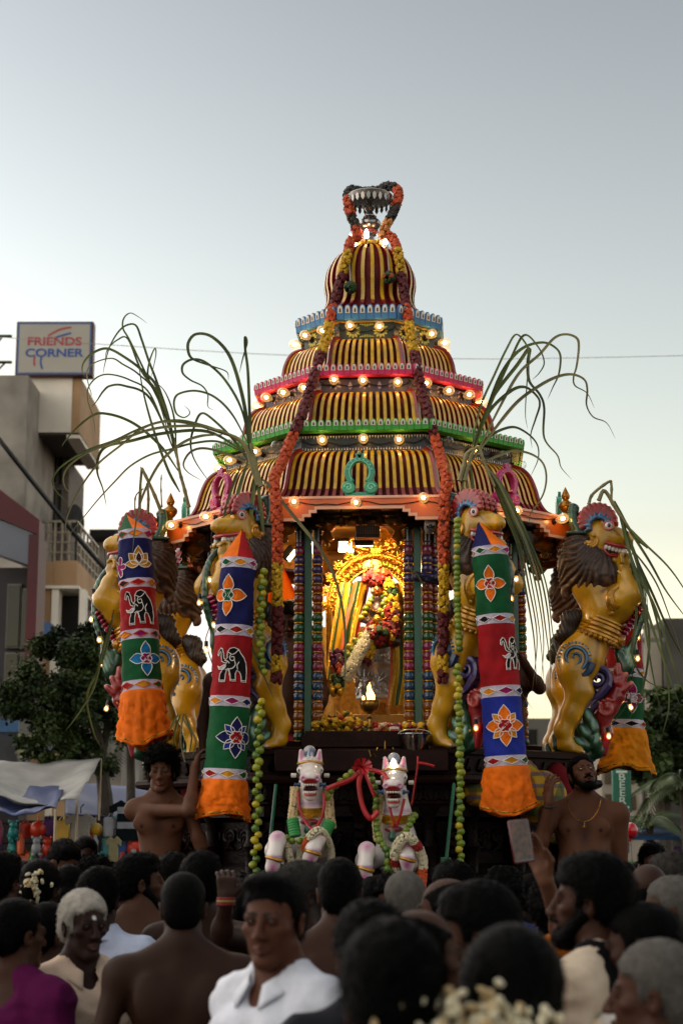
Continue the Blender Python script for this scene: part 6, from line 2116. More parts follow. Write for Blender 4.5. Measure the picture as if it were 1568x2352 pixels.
cane('sugarcane by the right garland fanning up with bunched leaves hanging down', 10.45,
  [([(60, 1050), (90, 950), (110, 870), (160, 835)], .022, .014), ([(120, 950), (150, 860), (190, 830), (230, 930), (300, 1090)], .016, .012), ([(95, 1050), (120, 950), (150, 850)], .018, .01)],
  [[(140, 850), (200, 560), (300, 330), (380, 160), (445, 65), (520, 150), (530, 230), (515, 400), (505, 600), (520, 700)],
   [(150, 870), (260, 560), (400, 240), (495, 70), (590, 150), (630, 250), (600, 320), (550, 370)],
   [(170, 880), (330, 560), (460, 330), (600, 200), (700, 90), (780, 65), (850, 90), (865, 150), (850, 280), (830, 350), (840, 410), (920, 460), (970, 560)],
   [(150, 840), (300, 420), (400, 240), (500, 150), (620, 120), (700, 150), (740, 210), (730, 330), (690, 420), (655, 500)],
   [(160, 900), (300, 700), (450, 520), (600, 410), (720, 350), (820, 335), (900, 370), (920, 440), (915, 540), (960, 620), (1050, 660), (1110, 765)],
   [(150, 860), (250, 600), (400, 450), (500, 420), (580, 480), (600, 540), (570, 640), (540, 740), (550, 830)],
   [(140, 830), (280, 500), (450, 270), (530, 160), (520, 260), (530, 380), (600, 470), (630, 560), (630, 760), (720, 880), (745, 960), (815, 1040)],
   [(150, 900), (250, 760), (400, 690), (500, 720), (580, 800), (590, 900), (540, 1020)],
   [(180, 950), (300, 890), (420, 850), (540, 870), (620, 930), (645, 1030), (620, 1150), (540, 1270), (530, 1330)]]
  + [[(230, 930), (300 + 9 * i, 1090), (380 + 14 * i, 1300), (450 + 16 * i, 1480), (500 + 24 * i, 1750), (560 + 22 * i, 2100), (580 + 30 * i - 60 * (i % 2), 2420 + 60 * (i % 3))] for i in range(7)]
  + [[(90, 950), (130, 1250), (90, 1600), (70, 1800), (110, 2150), (180, 2500), (330, 2800)], [(130, 900), (170, 1250), (240, 1700), (250, 2000), (210, 2300)], [(110, 900), (60, 1300), (95, 1650), (180, 2000), (400, 2350), (560, 2600)]], c7, .028, .12)
rt = cane('sugarcane behind the profile lion with leaves drooping off the right side', 11.1,
  [([(1351, 1158), (1360, 1135), (1396, 1107), (1403, 1113), (1403, 1155)], .014, .010), ([(1374, 1150), (1388, 1128), (1418, 1176), (1456, 1231), (1487, 1258)], .018, .012)],
  [[(1410, 1150), (1440, 1210), (1490, 1290), (1530, 1360), (1590, 1440)], [(1415, 1160), (1450, 1260), (1500, 1370), (1540, 1460), (1580, 1530)],
   [(1420, 1170), (1450, 1290), (1490, 1420), (1530, 1540), (1560, 1620)], [(1430, 1200), (1480, 1250), (1540, 1310), (1600, 1400)],
   [(1440, 1230), (1470, 1330), (1482, 1450), (1500, 1560), (1522, 1660)], [(1450, 1300), (1488, 1450), (1475, 1580), (1445, 1650)],
   [(1420, 1180), (1455, 1300), (1505, 1400), (1550, 1540), (1590, 1640)], [(1440, 1220), (1460, 1400), (1450, 1500), (1480, 1560), (1540, 1590)],
   [(1425, 1190), (1470, 1310), (1510, 1440), (1535, 1600), (1520, 1690)], [(1450, 1260), (1500, 1330), (1530, 1400), (1570, 1520)]], ID, .03, .25)
cane('short cut sugarcane stalks tied above the leftmost cloth tube', 10.95,
  [([(372, 1180), (352, 1130), (326, 1075)], .016, .012), ([(322, 1175), (324, 1120), (324, 1072)], .008, .005), ([(340, 1180), (341, 1140), (338, 1110)], .012, .010), ([(372, 1165), (370, 1120), (371, 1090)], .006, .004), ([(310, 1180), (312, 1140), (330, 1122)], .006, .005)],
  [[(326, 1075), (322, 1120), (318, 1170)], [(262, 1400), (246, 1480), (225, 1540), (200, 1600), (215, 1680), (235, 1720)], [(258, 1420), (235, 1500), (215, 1580), (180, 1640), (150, 1680)], [(320, 1230), (312, 1330), (300, 1380)]], ID, .024, .05)
cane('loose cane leaves bundled at the feet of the leftmost lion', 10.75,
  [([(420, 1640), (415, 1700), (425, 1750)], .008, .006)],
  [[(415, 1640), (400, 1690), (405, 1750), (420, 1790)], [(425, 1640), (440, 1690), (432, 1750)], [(420, 1650), (450, 1700), (440, 1740)], [(410, 1640), (390, 1680), (385, 1720)]], ID, .02, .05)
# ================================================================ STREET
m_asph = M('asphalt', '#3b3937', .85, var=.25, scale=3, bump=.3, bscale=60)
g = MB(); g.box((0, 180, -.05), (500, 460, .1)); tag(g.build('ground', m_asph), 'grey asphalt street under the crowd', kind='structure')
def vis(u, v, Y): return at(u, v, Y)
class Bld:
 """building placed by its seen corners; local frame at the ground"""
 def __init__(s, name, label, loc, cat='building'):
  s.o = thing(name, label, cat, loc); s.l = Vector(loc)
 def box(s, name, a, b, mat, bev=.0, parent=None, rz=0):
  """a, b: world min / max corners"""
  m = MB(); c = [(a[i] + b[i]) / 2 for i in range(3)]; d = [abs(b[i] - a[i]) for i in range(3)]
  m.box((0, 0, 0), d, RZ(rz), 0, bev)
  off = Vector(c) - (s.l if parent is None else parent.matrix_basis.translation + s.l)
  return m.build(name, mat, parent or s.o, T(off))
m_cream = M('plaster_cream', '#e2dacb', .8, var=.15, scale=.8, bump=.1)
m_beige = M('plaster_beige', '#ab8862', .8, var=.18, scale=.7, bump=.1)
m_conc = M('old_concrete', '#8a847a', .9, var=.45, scale=.9, bump=.3, bscale=6)
m_dglass = M('dark_glass', '#10100f', .12, var=.2, spec=.6)
m_frame = M('window_frame_grey', '#6a6560', .6, var=.1)
m_rail = M('steel_rail', '#7d7466', .35, metal=.7, var=.15)
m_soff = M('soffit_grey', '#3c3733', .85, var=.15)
m_fred = M('shop_red', '#4a0a14', .6, var=.2, scale=1)
m_fgrey = M('shop_panel_grey', '#666b76', .5, var=.15, scale=1)

YB = 40.
def X(u, Y): return at(u, 1952, Y).x
def Z(v, Y): return at(784, v, Y).z
# ---- sign-bearing building at the left
A = Bld('shop_building', 'beige modern building with cantilevered box and steel balcony under the lit sign', (X(60, 42), 42, 0))
xl, xr = X(25, YB), X(133, YB)
A.box('cantilever_box', (xl, YB, Z(993, YB)), (xr, YB + 3.4, Z(868, YB)), m_cream)
A.box('cantilever_side', (xr, YB + .02, Z(993, YB)), (xr + .2, YB + 3.45, Z(868, YB) + .02), m_beige)
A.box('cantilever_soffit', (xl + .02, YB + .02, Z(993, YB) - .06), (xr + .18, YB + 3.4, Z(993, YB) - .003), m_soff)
A.box('soffit_trim', (xr - .1, YB - .01, Z(993, YB) - .15), (xr + .22, YB + 3.42, Z(993, YB) - .065), m_cream)
yw = YB + 1.6
A.box('corner_column', (X(25, YB), YB + .1, 0), (X(48, YB), YB + 1., Z(993, YB) - .07), m_cream)
A.box('wall', (X(20, yw), yw + .9, 0), (X(118, yw), yw + 3.4, Z(993, YB) - .08), M('wall_grey', '#6a6259', .85, var=.2))  # set-back wall in one plain grey
for k, (u0, u1, v0, v1) in enumerate(((50, 70, 1015, 1090), (72, 90, 1020, 1095), (92, 104, 1025, 1100), (50, 70, 1098, 1200), (72, 90, 1102, 1200), (92, 104, 1106, 1200))):
 w = A.box('window', (X(u0, yw), yw + .84, Z(v1, yw)), (X(u1, yw), yw + .9, Z(v0, yw)), m_frame)
 A.box('pane', (X(u0 + 2, yw), yw + .82, Z(v1 - 3, yw)), (X(u1 - 2, yw), yw + .835, Z(v0 + 3, yw)), m_dglass, parent=w)
A.box('column_stripe', (X(25, YB) - .02, YB + .06, Z(1210, YB)), (X(48, YB) + .02, YB + .098, Z(1180, YB)), m_beige)
# balcony and the floors under it
yb = YB - .5
A.box('balcony_slab', (X(60, yb), yb, Z(1345, yb)), (X(103, yb), yb + 3.8, Z(1290, yb)), m_beige)
A.box('balcony_side', (X(103, yb), yb - .02, Z(1345, yb)), (X(103, yb) + .55, yb + 3.8, Z(1290, yb) + .02), m_beige)
A.box('balcony_ledge', (X(58, yb), yb - .04, Z(1352, yb)), (X(103, yb) + .6, yb + 3.8, Z(1345, yb) - .005), m_cream)
for i in range(6):
 x = X(68, yb) + (X(103, yb) + .5 - X(68, yb)) * i / 5
 m = MB(); m.tube([(x, yb + .05, Z(1290, yb)), (x, yb + .05, Z(1197, yb))], .03, 6); m.build('rail_post', m_rail, A.o, T(-A.l))
for i in range(7):
 y = yb + .05 + 3.5 * i / 6; x = X(103, yb) + .5
 m = MB(); m.tube([(x, y, Z(1290, yb)), (x, y, Z(1197, yb))], .03, 6); m.build('rail_post', m_rail, A.o, T(-A.l))
for v in (1197, 1222, 1245, 1268):
 m = MB(); m.tube([(X(68, yb), yb + .05, Z(v, yb)), (X(103, yb) + .5, yb + .05, Z(v, yb)), (X(103, yb) + .5, yb + 3.6, Z(v, yb))], .035 if v < 1200 else .02, 6); m.build('rail_bar', m_rail, A.o, T(-A.l))
A.box('void_shade_panel', (X(100, yb), yb + .8, Z(1500, yb)), (X(165, yb), yb + 1.0, Z(1352, yb) - .05), M('void_painted_shade', '#1c1a18', .9))  # dark panel, its colour standing in for shade inside the open storey
A.box('lower_column', (X(100, yb), yb + .02, 0), (X(116, yb), yb + .5, Z(1352, yb) - .01), m_cream)
A.box('lower_column', (X(165, yb), yb + .02, 0), (X(178, yb), yb + .5, Z(1352, yb) - .01), m_cream)
A.box('lower_wall', (X(60, yb), yb + .1, Z(1640, yb)), (X(100, yb) - .01, yb + .6, Z(1352, yb) - .01), m_beige)
A.box('blue_awning', (X(60, yb), yb - .9, Z(1470, yb)), (X(112, yb), yb - .02, Z(1440, yb)), M('awning_blue', '#274a74', .6, var=.2))
A.box('lower_block', (X(60, yb), yb + .08, 0), (X(178, yb), yb + .75, Z(1640, yb)), m_beige)
A.box('sign_strip', (X(62, yb), yb - .06, Z(1735, yb)), (X(112, yb), yb + .07, Z(1652, yb)), M('sign_blue_white', '#5f6c7c', .6, var=.4, scale=2))
# ---- rooftop sign
sg = thing('rooftop_sign', 'white rooftop sign board reading FRIENDS CORNER in red and blue', 'sign', at(126, 868, YB))
sw_, sh_ = X(220, YB) - X(33, YB), Z(741, YB) - Z(866, YB)
m = MB(); m.box((0, 0, sh_ / 2), (sw_, .35, sh_), None, 0, .02); m.build('frame', M('sign_frame_maroon', '#4a1f26', .5, var=.1), sg)
m = MB(); m.box((0, -.178, sh_ / 2), (sw_ - .09, .012, sh_ - .09)); m.build('border', M('sign_border_blue', '#4a6a9c', .5, var=.1), sg)
m = MB(); m.box((0, -.188, sh_ / 2), (sw_ - .17, .012, sh_ - .17)); m.build('face', M('sign_face', '#a8a498', .5, var=.06, scale=1), sg)
m_sr = M('sign_red', '#a83a48', .5, var=.08); m_sb = M('sign_blue', '#2c4f96', .5, var=.08)
def text(s, size, mat, parent, mat4, sx=1., off=0.):
 cu = bpy.data.curves.new('lettering', 'FONT'); cu.body = s; cu.size = size; cu.align_x = 'CENTER'; cu.align_y = 'CENTER'; cu.extrude = .004; cu.offset = off
 o = bpy.data.objects.new('lettering', cu); COL.objects.link(o)
 dg = bpy.context.evaluated_depsgraph_get(); me = bpy.data.meshes.new_from_object(o.evaluated_get(dg))
 bpy.data.objects.remove(o)
 me.materials.clear(); me.materials.append(mat)
 return obj('lettering', me, parent, mat4 @ Matrix.Diagonal((sx, 1, 1, 1)))
FR = RX(pi / 2)
text('FRIENDS', .285, m_sr, sg, T(0, -.198, sh_ * .62) @ FR, 1.22, .007)
text('CORNER', .285, m_sb, sg, T(.0, -.198, sh_ * .41) @ FR, 1.22, .007)
for pts, mt in (([(-.16, .73), (.05, .82), (.22, .865), (.40, .885)], m_sr), ([(.04, .70), (.2, .74), (.40, .78)], m_sb), ([(-.46, .36), (-.475, .28), (-.46, .18)], m_sr), ([(-.30, .35), (-.315, .24), (-.27, .12)], m_sb)):
 m = MB(); m.tube(catmull([(x, -.197, z * sh_) for x, z in pts], 6), .026, 6, flat=.25, up=(0, 1, 0)); m.build('swoosh', mt, sg)
for v in (772, 832):
 m = MB(); m.tube([at(28, v, YB + .1) - sg.location, at(-25, v, YB + .1) - sg.location], .04, 6); m.build('support_arm', m_wire, sg)
m = MB(); m.tube([at(5, 775, YB + .1) - sg.location, at(-15, 800, YB + .1) - sg.location], .025, 5); m.tube([at(12, 834, YB + .1) - sg.location, at(-10, 856, YB + .1) - sg.location], .025, 5); m.build('brace', m_wire, sg)
# ---- raw concrete tower at the edge
Bc = Bld('concrete_tower', 'stained bare concrete wall at the far left edge', (X(-10, 38.5), 38.5, 0))
Bc.box('wall', (X(-70, 38.5), 38.5, 0), (X(26, 38.5), 42.5, Z(862, 38.5)), m_conc)
# ---- red framed shop
YS = 27.
Cn = Bld('red_framed_shop', 'maroon framed shop front with grey fascia at the left edge', (X(0, YS), YS, 0))
xs = X(62, YS)
def sbox(n, u0, u1, v0, v1, dy0, dy1, mt): return Cn.box(n, (X(u0, YS), YS + dy0, Z(v1, YS)), (X(u1, YS), YS + dy1, Z(v0, YS)), mt)
m = MB()
m.poly([(X(-60, YS), Z(1105, YS)), (X(66, YS), Z(1195, YS)), (X(66, YS), Z(1230, YS)), (X(-60, YS), Z(1180, YS))], .5, FR); m.build('red_parapet', m_fred, Cn.o, T(0, YS + .2, 0) @ T(-Cn.l.x, -Cn.l.y, 0))
m = MB(); m.poly([(X(-60, YS), Z(1182, YS)), (X(50, YS), Z(1224, YS)), (X(50, YS), Z(1300, YS)), (X(-60, YS), Z(1262, YS))], .45, FR); m.build('grey_fascia', m_fgrey, Cn.o, T(-Cn.l.x, YS + .22 - Cn.l.y, 0))
sbox('red_pier', 42, 66, 1228, 1640, -.04, .7, m_fred)
sbox('shop_wall', -60, 41, 1290, 1640, .6, .9, M('shop_inner', '#2a2629', .7, var=.3, scale=1))
for k, (u0, u1, v0, v1) in enumerate(((-20, 14, 1330, 1480), (16, 40, 1340, 1480), (-20, 14, 1490, 1600), (16, 40, 1490, 1600))):
 w = sbox('window', u0, u1, v0, v1, .5, .6, m_frame)
 Cn.box('pane', (X(u0 + 3, YS), YS + .47, Z(v1 - 4, YS)), (X(u1 - 3, YS), YS + .49, Z(v0 + 4, YS)), m_dglass, parent=w)
sbox('sign_board', -60, 42, 1640, 1755, -.3, .6, M('board_dark', '#26282e', .6, var=.5, scale=3))
sbox('blue_panel', -5, 42, 1655, 1685, -.34, -.31, M('board_blue', '#1f4a72', .5, var=.3))
sbox('shop_base', -60, 40, 1756, 1952, .0, .6, M('shop_base_dark', '#191416', .8, var=.3))
fg = sbox('poster', 46, 84, 1690, 1745, -.5, -.46, M('poster_pink', '#7d5a58', .7, var=.5, scale=9, col2='#7f8a5a'))
# ---- grey block behind
Dn = Bld('grey_block', 'weathered grey concrete block with dark roof edge behind the balcony', (X(215, 46), 46, 0))
Dn.box('wall', (X(160, 46), 46, 0), (X(275, 46), 51, Z(1245, 46)), m_conc)
Dn.box('roof_edge', (X(195, 46), 45.2, Z(1245, 46) + .003), (X(290, 46), 51.2, Z(1228, 46)), M('roof_dark', '#1a1816', .8))
for u0, u1 in ((225, 250), (254, 272)):
 w = Dn.box('window', (X(u0, 46), 45.9, Z(1420, 46)), (X(u1, 46), 45.99, Z(1300, 46)), m_frame)
 Dn.box('pane', (X(u0 + 3, 46), 45.87, Z(1416, 46)), (X(u1 - 3, 46), 45.89, Z(1304, 46)), m_dglass, parent=w)
ds = thing('satellite_dish', 'small grey satellite dish above the balcony railing', 'satellite dish', at(163, 1225, 41.5))
m = MB(); m.lathe([(.0, 0), (.22, .03), (.4, .11), (.42, .12), (.4, .13), (.2, .06), (.0, .03)], 18, RZ(.7) @ RY(pi / 2 - .2)); m.build('dish', M('dish_grey', '#55575c', .5), ds, T(0, 0, .3))
m = MB(); m.tube([(0, 0, -.3), (0, 0, .25)], .03, 6); m.build('mast', m_rail, ds)
# ---- cables
def cable(label, pts, r, name='cable'):
 P = catmull([Vector(p) for p in pts], 8); m = MB(); m.tube([p - P[0] for p in P], r, 5)
 tag(m.build(name, m_wire, None, T(P[0])), label, 'cable')
cable('thick dark cable sloping down past the left buildings', [at(-40, 960, 30), at(30, 1050, 30), at(110, 1150, 31), at(200, 1260, 32), at(300, 1370, 33)], .045)
wire_m = MB(); P = catmull([at(-60, 770, 34), at(222, 790, 34), at(640, 815, 35), at(1060, 824, 35), at(1320, 822, 34), at(1640, 815, 33)], 8); wire_m.tube([p - P[0] for p in P], .007, 4)
tag(wire_m.build('cable', M('grey_wire', '#a09a90', .6), None, T(P[0])), 'thin pale wire crossing the sky behind the chariot roof', 'cable')
# ---- right-hand blocks
En = Bld('grey_house', 'grey concrete house behind the right hand trees', (X(1540, 55), 55, 0))
m_gconc = M('grey_concrete', '#6b665e', .9, var=.25, scale=.6); m_dcream = M('dull_cream', '#9a9182', .9, var=.2, scale=.6)  # plain concrete grey and a dull cream for the far right
En.box('wall', (X(1478, 55), 55, 0), (X(1640, 55), 62, Z(1530, 55)), m_gconc)
En.box('tall_wall', (X(1542, 54), 54, 0), (X(1640, 54), 61, Z(1420, 54)), M('dark_concrete', '#4a4742', .9, var=.3, scale=.6))
En.box('pillar', (X(1505, 54.5), 54.4, 0), (X(1532, 54.5), 54.95, Z(1440, 54.5)), m_dcream)
for i in range(4):
 for j in range(3):
  w = En.box('window', (X(1484 + 18 * j, 55), 54.9, Z(1640 + 70 * i, 55)), (X(1496 + 18 * j, 55), 54.99, Z(1600 + 70 * i, 55)), m_dglass)
Fn = Bld('pale_house', 'pale narrow house front beyond the green sign', (X(1420, 48), 48, 0))
Fn.box('wall', (X(1385, 48), 48, 0), (X(1476, 48), 53, Z(1700, 48)), m_dcream)
for i in range(3):
 for j in range(3):
  Fn.box('window', (X(1392 + 28 * j, 48), 47.92, Z(1800 + 60 * i, 48)), (X(1406 + 28 * j, 48), 47.99, Z(1764 + 60 * i, 48)), m_dglass)
ut = thing('utility_pole', 'pale utility pole with crossarms behind the right hand leaves', 'pole', (X(1502, 45), 45, 0))
m = MB(); m.tube([(0, 0, 0), (0, 0, Z(1430, 45))], [.16, .1], 8); m.build('shaft', m_dcream, ut)
for v in (1440, 1470): m = MB(); m.box((0, 0, Z(v, 45)), (.9, .1, .1)); m.build('crossarm', m_gconc, ut)
bs = thing('beer_sign', 'vertical green sign board with white letters BEER', 'sign', at(1428, 1866, 22))
hh = Z(1766, 22) - Z(1866, 22); ww_ = X(1447, 22) - X(1404, 22)
m = MB(); m.box((0, 0, hh / 2), (ww_, .08, hh), None, 0, .01); m.build('board', M('sign_green', '#0f5c45', .5, var=.1), bs)
for i, ch in enumerate('BEER'):
 text(ch, .125, M('letter_white', '#b9c4b8', .5, var=.05), bs, T(.0, -.05, hh * (.80 - .18 * i)) @ FR, 1.3, .001)
m = MB(); m.box((0, -.043, hh * .115), (ww_ * .7, .006, .025)); m.box((0, -.043, hh * .93), (ww_ * .6, .006, .03)); m.build('small_print', M('letter_white'), bs)
m = MB(); m.box((-.05, 0, -.13), (ww_ * .55, .06, .22), None, 0, .006); m.build('lower_board', M('sign_green'), bs)
m = MB(); m.tube([(0, .1, -Z(1866, 22)), (0, .1, hh)], .04, 6); m.build('post', m_rail, bs)
# distant terraces closing the street
for k, (u0, u1, v, Y, c, lab) in enumerate(((-300, 140, 1700, 75, '#4d4a44', 'far dark terrace closing the street at the left'), (141, 640, 1760, 82, '#565049', 'far low terrace behind the chariot, left of centre'), (641, 1180, 1740, 88, '#5c564d', 'far low terrace behind the chariot, right of centre'), (1181, 1900, 1650, 78, '#5a564f', 'far terrace closing the street at the right'))):
 Q = Bld('terrace', lab, (X((u0 + u1) / 2, Y), Y, 0))
 Q.box('wall', (X(u0, Y), Y, 0), (X(u1, Y), Y + 8, Z(v, Y)), M('terrace_%d' % k, c, .9, var=.3, scale=.3))
 for j in range(9):
  u = u0 + (u1 - u0) * (j + .3) / 9
  Q.box('window', (X(u, Y), Y - .05, Z(v + 60, Y)), (X(u + (u1 - u0) / 22, Y), Y - .01, Z(v + 25, Y)), m_dglass)

# ================================================================ TREES
m_leaf = [M('leaf_dark', '#16240f', .6, var=.4, scale=2, col2='#2c3d1a', spec=.25), M('leaf_mid', '#22330f', .6, var=.4, scale=2, col2='#3a4a1e', spec=.25)]
m_bark = M('bark', '#3f372c', .85, var=.35, scale=6, bump=.4)
def tree(label, base, trunk, blobs, n, ls, seed, name='tree', mat=0, group='street trees'):
 r = random.Random(seed)
 o = thing(name, label, 'tree', base, group=group)
 b = MB()
 for pts, r0, r1 in trunk:
  P = catmull([Vector(p) for p in pts], 5); b.tube(P, [r0 + (r1 - r0) * i / (len(P) - 1) for i in range(len(P))], 8)
 b.build('trunk', m_bark, o)
 V = []; F = []; MI = []
 for (c, R, share) in blobs:
  # sub-clumps inside each mass
  cl = []
  for i in range(26):
   d = Vector((r.gauss(0, 1), r.gauss(0, 1), r.gauss(0, 1))).normalized() * r.uniform(.45, 1.0)
   cl.append((Vector(c) + Vector((d.x * R[0], d.y * R[1], d.z * R[2])), r.uniform(.16, .34) * min(R), r.randrange(2)))
  for i in range(int(n * share)):
   q, rr, mi = cl[r.randrange(len(cl))]
   d = Vector((r.gauss(0, 1), r.gauss(0, 1), r.gauss(0, .7)))
   p = q + d * rr * .55
   t = Vector((r.uniform(-1, 1), r.uniform(-1, 1), r.uniform(-.9, .35))).normalized()
   s = t.cross(Vector((r.uniform(-1, 1), r.uniform(-1, 1), r.uniform(-1, 1)))).normalized()
   l = ls * r.uniform(.6, 1.3); w = l * .32
   k = len(V)
   V += [p, p + t * l * .5 + s * w, p + t * l, p + t * l * .5 - s * w]
   F.append((k, k + 1, k + 2, k + 3)); MI.append(mi)
 me = meshdata('crown', [tuple(v) for v in V], F, m_leaf, MI, False)
 obj('crown', me, o)
 return o
tb = at(243, 1952, 20); tb.z = 0
def rel(b, *l): return [tuple(at(u, v, Y) - b) for u, v, Y in l]
tree('dark leafy street tree left of the chariot in front of the beige building', tb,
  [([(0, 0, 0)] + rel(tb, (243, 1900, 20), (238, 1800, 20), (225, 1700, 20), (200, 1600, 20)), .11, .05), (rel(tb, (235, 1780, 20), (180, 1720, 20), (110, 1660, 19.6)), .06, .025), (rel(tb, (232, 1740, 20), (250, 1640, 20.3), (235, 1540, 20.5)), .06, .02)],
  [(rel(tb, (160, 1560, 20.2))[0], (.75, .6, .5), .24), (rel(tb, (80, 1610, 19.8))[0], (.5, .5, .42), .12), (rel(tb, (215, 1500, 20.4))[0], (.4, .5, .42), .14), (rel(tb, (225, 1660, 20.))[0], (.6, .5, .55), .18), (rel(tb, (130, 1700, 19.8))[0], (.6, .5, .32), .10), (rel(tb, (270, 1570, 20.4))[0], (.4, .4, .55), .14), (rel(tb, (130, 1480, 20.3))[0], (.35, .4, .18), .06)],
  60000, .058, 4)
tb2 = at(1520, 1952, 27); tb2.z = 0
tree('dark tree at the right edge in front of the grey house', tb2,
  [([(0, 0, 0)] + rel(tb2, (1522, 1850, 27), (1518, 1740, 27)), .16, .08), (rel(tb2, (1520, 1780, 27), (1480, 1700, 27)), .07, .03)],
  [(rel(tb2, (1520, 1700, 27))[0], (.6, .7, .5), .35), (rel(tb2, (1560, 1640, 27.5))[0], (.5, .6, .5), .25), (rel(tb2, (1490, 1760, 26.6))[0], (.45, .5, .35), .2), (rel(tb2, (1560, 1780, 26.8))[0], (.5, .5, .4), .2)],
  16000, .13, 9)
# palms
def palm(label, base, crown, fr, L_, seed, group='young palms by the roadside'):
 r = random.Random(seed)
 o = thing('palm_tree', label, 'palm', base, group=group)
 c = Vector(crown) - Vector(base)
 b = MB(); b.tube([(0, 0, 0), tuple(c * .5 + Vector((.05, 0, 0))), tuple(c)], [.1, .07, .05], 8); b.build('trunk', m_bark, o)
 for k in range(fr):
  a = 2 * pi * k / fr + r.uniform(-.2, .2); el = r.uniform(.2, 1.1)
  b = MB(); P = []
  for i in range(14):
   t = i / 13
   rr = L_ * t * math.cos(el * (1 - t))
   P.append(c + Vector((math.cos(a) * rr, math.sin(a) * rr, L_ * (math.sin(el) * t - .95 * t * t))))
  b.tube(P, [.018 * (1 - i / 15) for i in range(14)], 4)
  for i in range(2, 14):
   for s in (-1, 1):
    for q in range(2):
     p = P[i].lerp(P[i - 1], q * .5); d = Vector((-math.sin(a) * s, math.cos(a) * s, -.55)).normalized() + Vector((math.cos(a), math.sin(a), 0)) * .5
     d.normalize(); l = L_ * .30 * math.sin(pi * min(i / 13 * .9 + .1, 1)) + .05
     w = Vector((math.cos(a), math.sin(a), .2)) * .016
     b.add([p - w, p + w, p + d * l * .6 + w * .7 + Vector((0, 0, -.03)), p + d * l + Vector((0, 0, -.12 * l))], [(0, 1, 2, 3)])
  b.build('frond', M('palm_green', '#2a3a14', .55, var=.35, scale=2, col2='#4a5824'), o, smooth=False)
 return o
for (u, v, Y, n_, L2, sd, lab) in ((1566, 1800, 22, 11, .8, 1, 'palm with drooping fronds at the right edge'), (1490, 1890, 24, 10, .75, 2, 'small palm below the green sign'), (300, 1690, 22, 12, .95, 3, 'palm with pale green fronds left of the young man')):
 p = at(u, v, Y); palm(lab, (p.x, p.y, 0), p, n_, L2, sd)
# ================================================================ PEOPLE
m_skin = M('skin', '#553624', .58, attr=True, var=.06, scale=9, bump=.05, bscale=160, spec=.14, dist=.004)
m_hair = {k: M('hair_' + k, h, r_, var=.18, scale=40, bump=.6, bscale=220, dist=.006, spec=.04) for k, h, r_ in (('black', '#030303', .6), ('brown', '#080605', .6), ('grey', '#2c2a28', .7), ('white', '#8f8a82', .7), ('silver', '#4f4c48', .7))}
m_iris = M('iris_brown', '#120906', .12, coat=.6)
m_sclera = M('sclera', '#b5aaa0', .25, var=.05)
def fabric(name, hexc, **k): return M('fabric_' + name, hexc, .85, var=.10, scale=18, bump=.15, bscale=90, spec=.12, **k)

def head_sdf(S, HT, sk, p):
 lip = p.get('lip', None)
 S.set(HT)
 S.ell((0, -.012, .045), (.0735, .093, .077), k=.02, col=sk)
 S.ell((0, .028, -.032), (.058 * p.get('jaw', 1), .066, .083), k=.03, col=sk)
 S.ell((0, .073, -.100), (.022, .018, .018), k=.022, col=sk)
 for s in (-1, 1):
  S.cap((s * .052 * p.get('jaw', 1), .0, -.062), (s * .014, .072, -.103), .014, .013, .022, sk)
  S.ell((s * .046, .058, -.016), (.020, .020, .016), k=.018, col=sk)
  S.ell((s * .077, -.008, -.008), (.009, .019, .033), (0, s * 8, -s * 18), .008, sk)
  S.ell((s * .084, -.002, -.006), (.006, .009, .017), k=.004, op='s')
  S.ell((s * .0305, .099, .0085), (.017, .017, .012), k=.014, op='s')
  S.ell((s * .0305, .0805, .008), (.0165, .0145, .0135), k=.006, col=sk)
  S.ell((s * .0305, .098, .0075), (.0135, .012, .0056), k=.003, op='s')
  S.cap((s * .014, .0935, .0235), (s * .047, .081, .0245), .0068, .005, paint=True, col='#0c0705', soft=.003)
  S.ell((s * .0125, .103, -.034), (.0085, .011, .0075), k=.007, col=sk)
  S.ell((s * .009, .112, -.0405), (.0035, .005, .003), k=.002, op='s')
 S.cap((-.038, .0815, .022), (.038, .0815, .022), .0095, k=.014, col=sk)
 S.cap((0, .090, .014), (0, .1135, -.031), .0078, .0115, .011, sk)
 S.chain([(-.022, .088, -.0655), (0, .0985, -.0625), (.022, .088, -.0655)], [.004, .0062, .004], .006, sk)
 S.chain([(-.019, .087, -.0725), (0, .096, -.0745), (.019, .087, -.0725)], [.004, .0072, .004], .006, sk)
 S.chain([(-.024, .093, -.0685), (0, .104, -.0680), (.024, .093, -.0685)], .0022, .003, op='s')
 S.ell((0, .097, -.0685), (.023, .012, .0105), paint=True, col=lip or '#4a2a22', soft=.004)
 if p.get('open'): S.ell((0, .1, -.069), (.013, .02, .005), k=.003, op='s')
 if p.get('beard'):
  d = p['beard']
  S.ell((0, .060, -.095), (.056, .05, .036), paint=True, col=d, soft=.016)
  for s in (-1, 1): S.cap((s * .066, .012, -.012), (s * .040, .06, -.085), .018, .02, paint=True, col=d, soft=.014)
  S.ell((0, .104, -.052), (.027, .014, .006), paint=True, col=d, soft=.004)
  S.ell((0, .10, -.069), (.019, .012, .0085), paint=True, col=lip or '#4a2a22', soft=.003)
 elif p.get('mous'):
  S.ell((0, .105, -.0535), (.026, .014, .0055), paint=True, col=p['mous'], soft=.004)
 for s in (-1, 1):
  S.ell((s * .0305, .095, .008), (.0165, .012, .0085), paint=True, col=p.get('lid', sk), soft=.004)
 if p.get('tilak'): S.ell((0, .092, .040), (.010, .012, .010), paint=True, col=p['tilak'], soft=.002)
 if p.get('dot'): S.ell((0, .09, .030), (.004, .01, .006), paint=True, col=p['dot'], soft=.002)
 S.set()

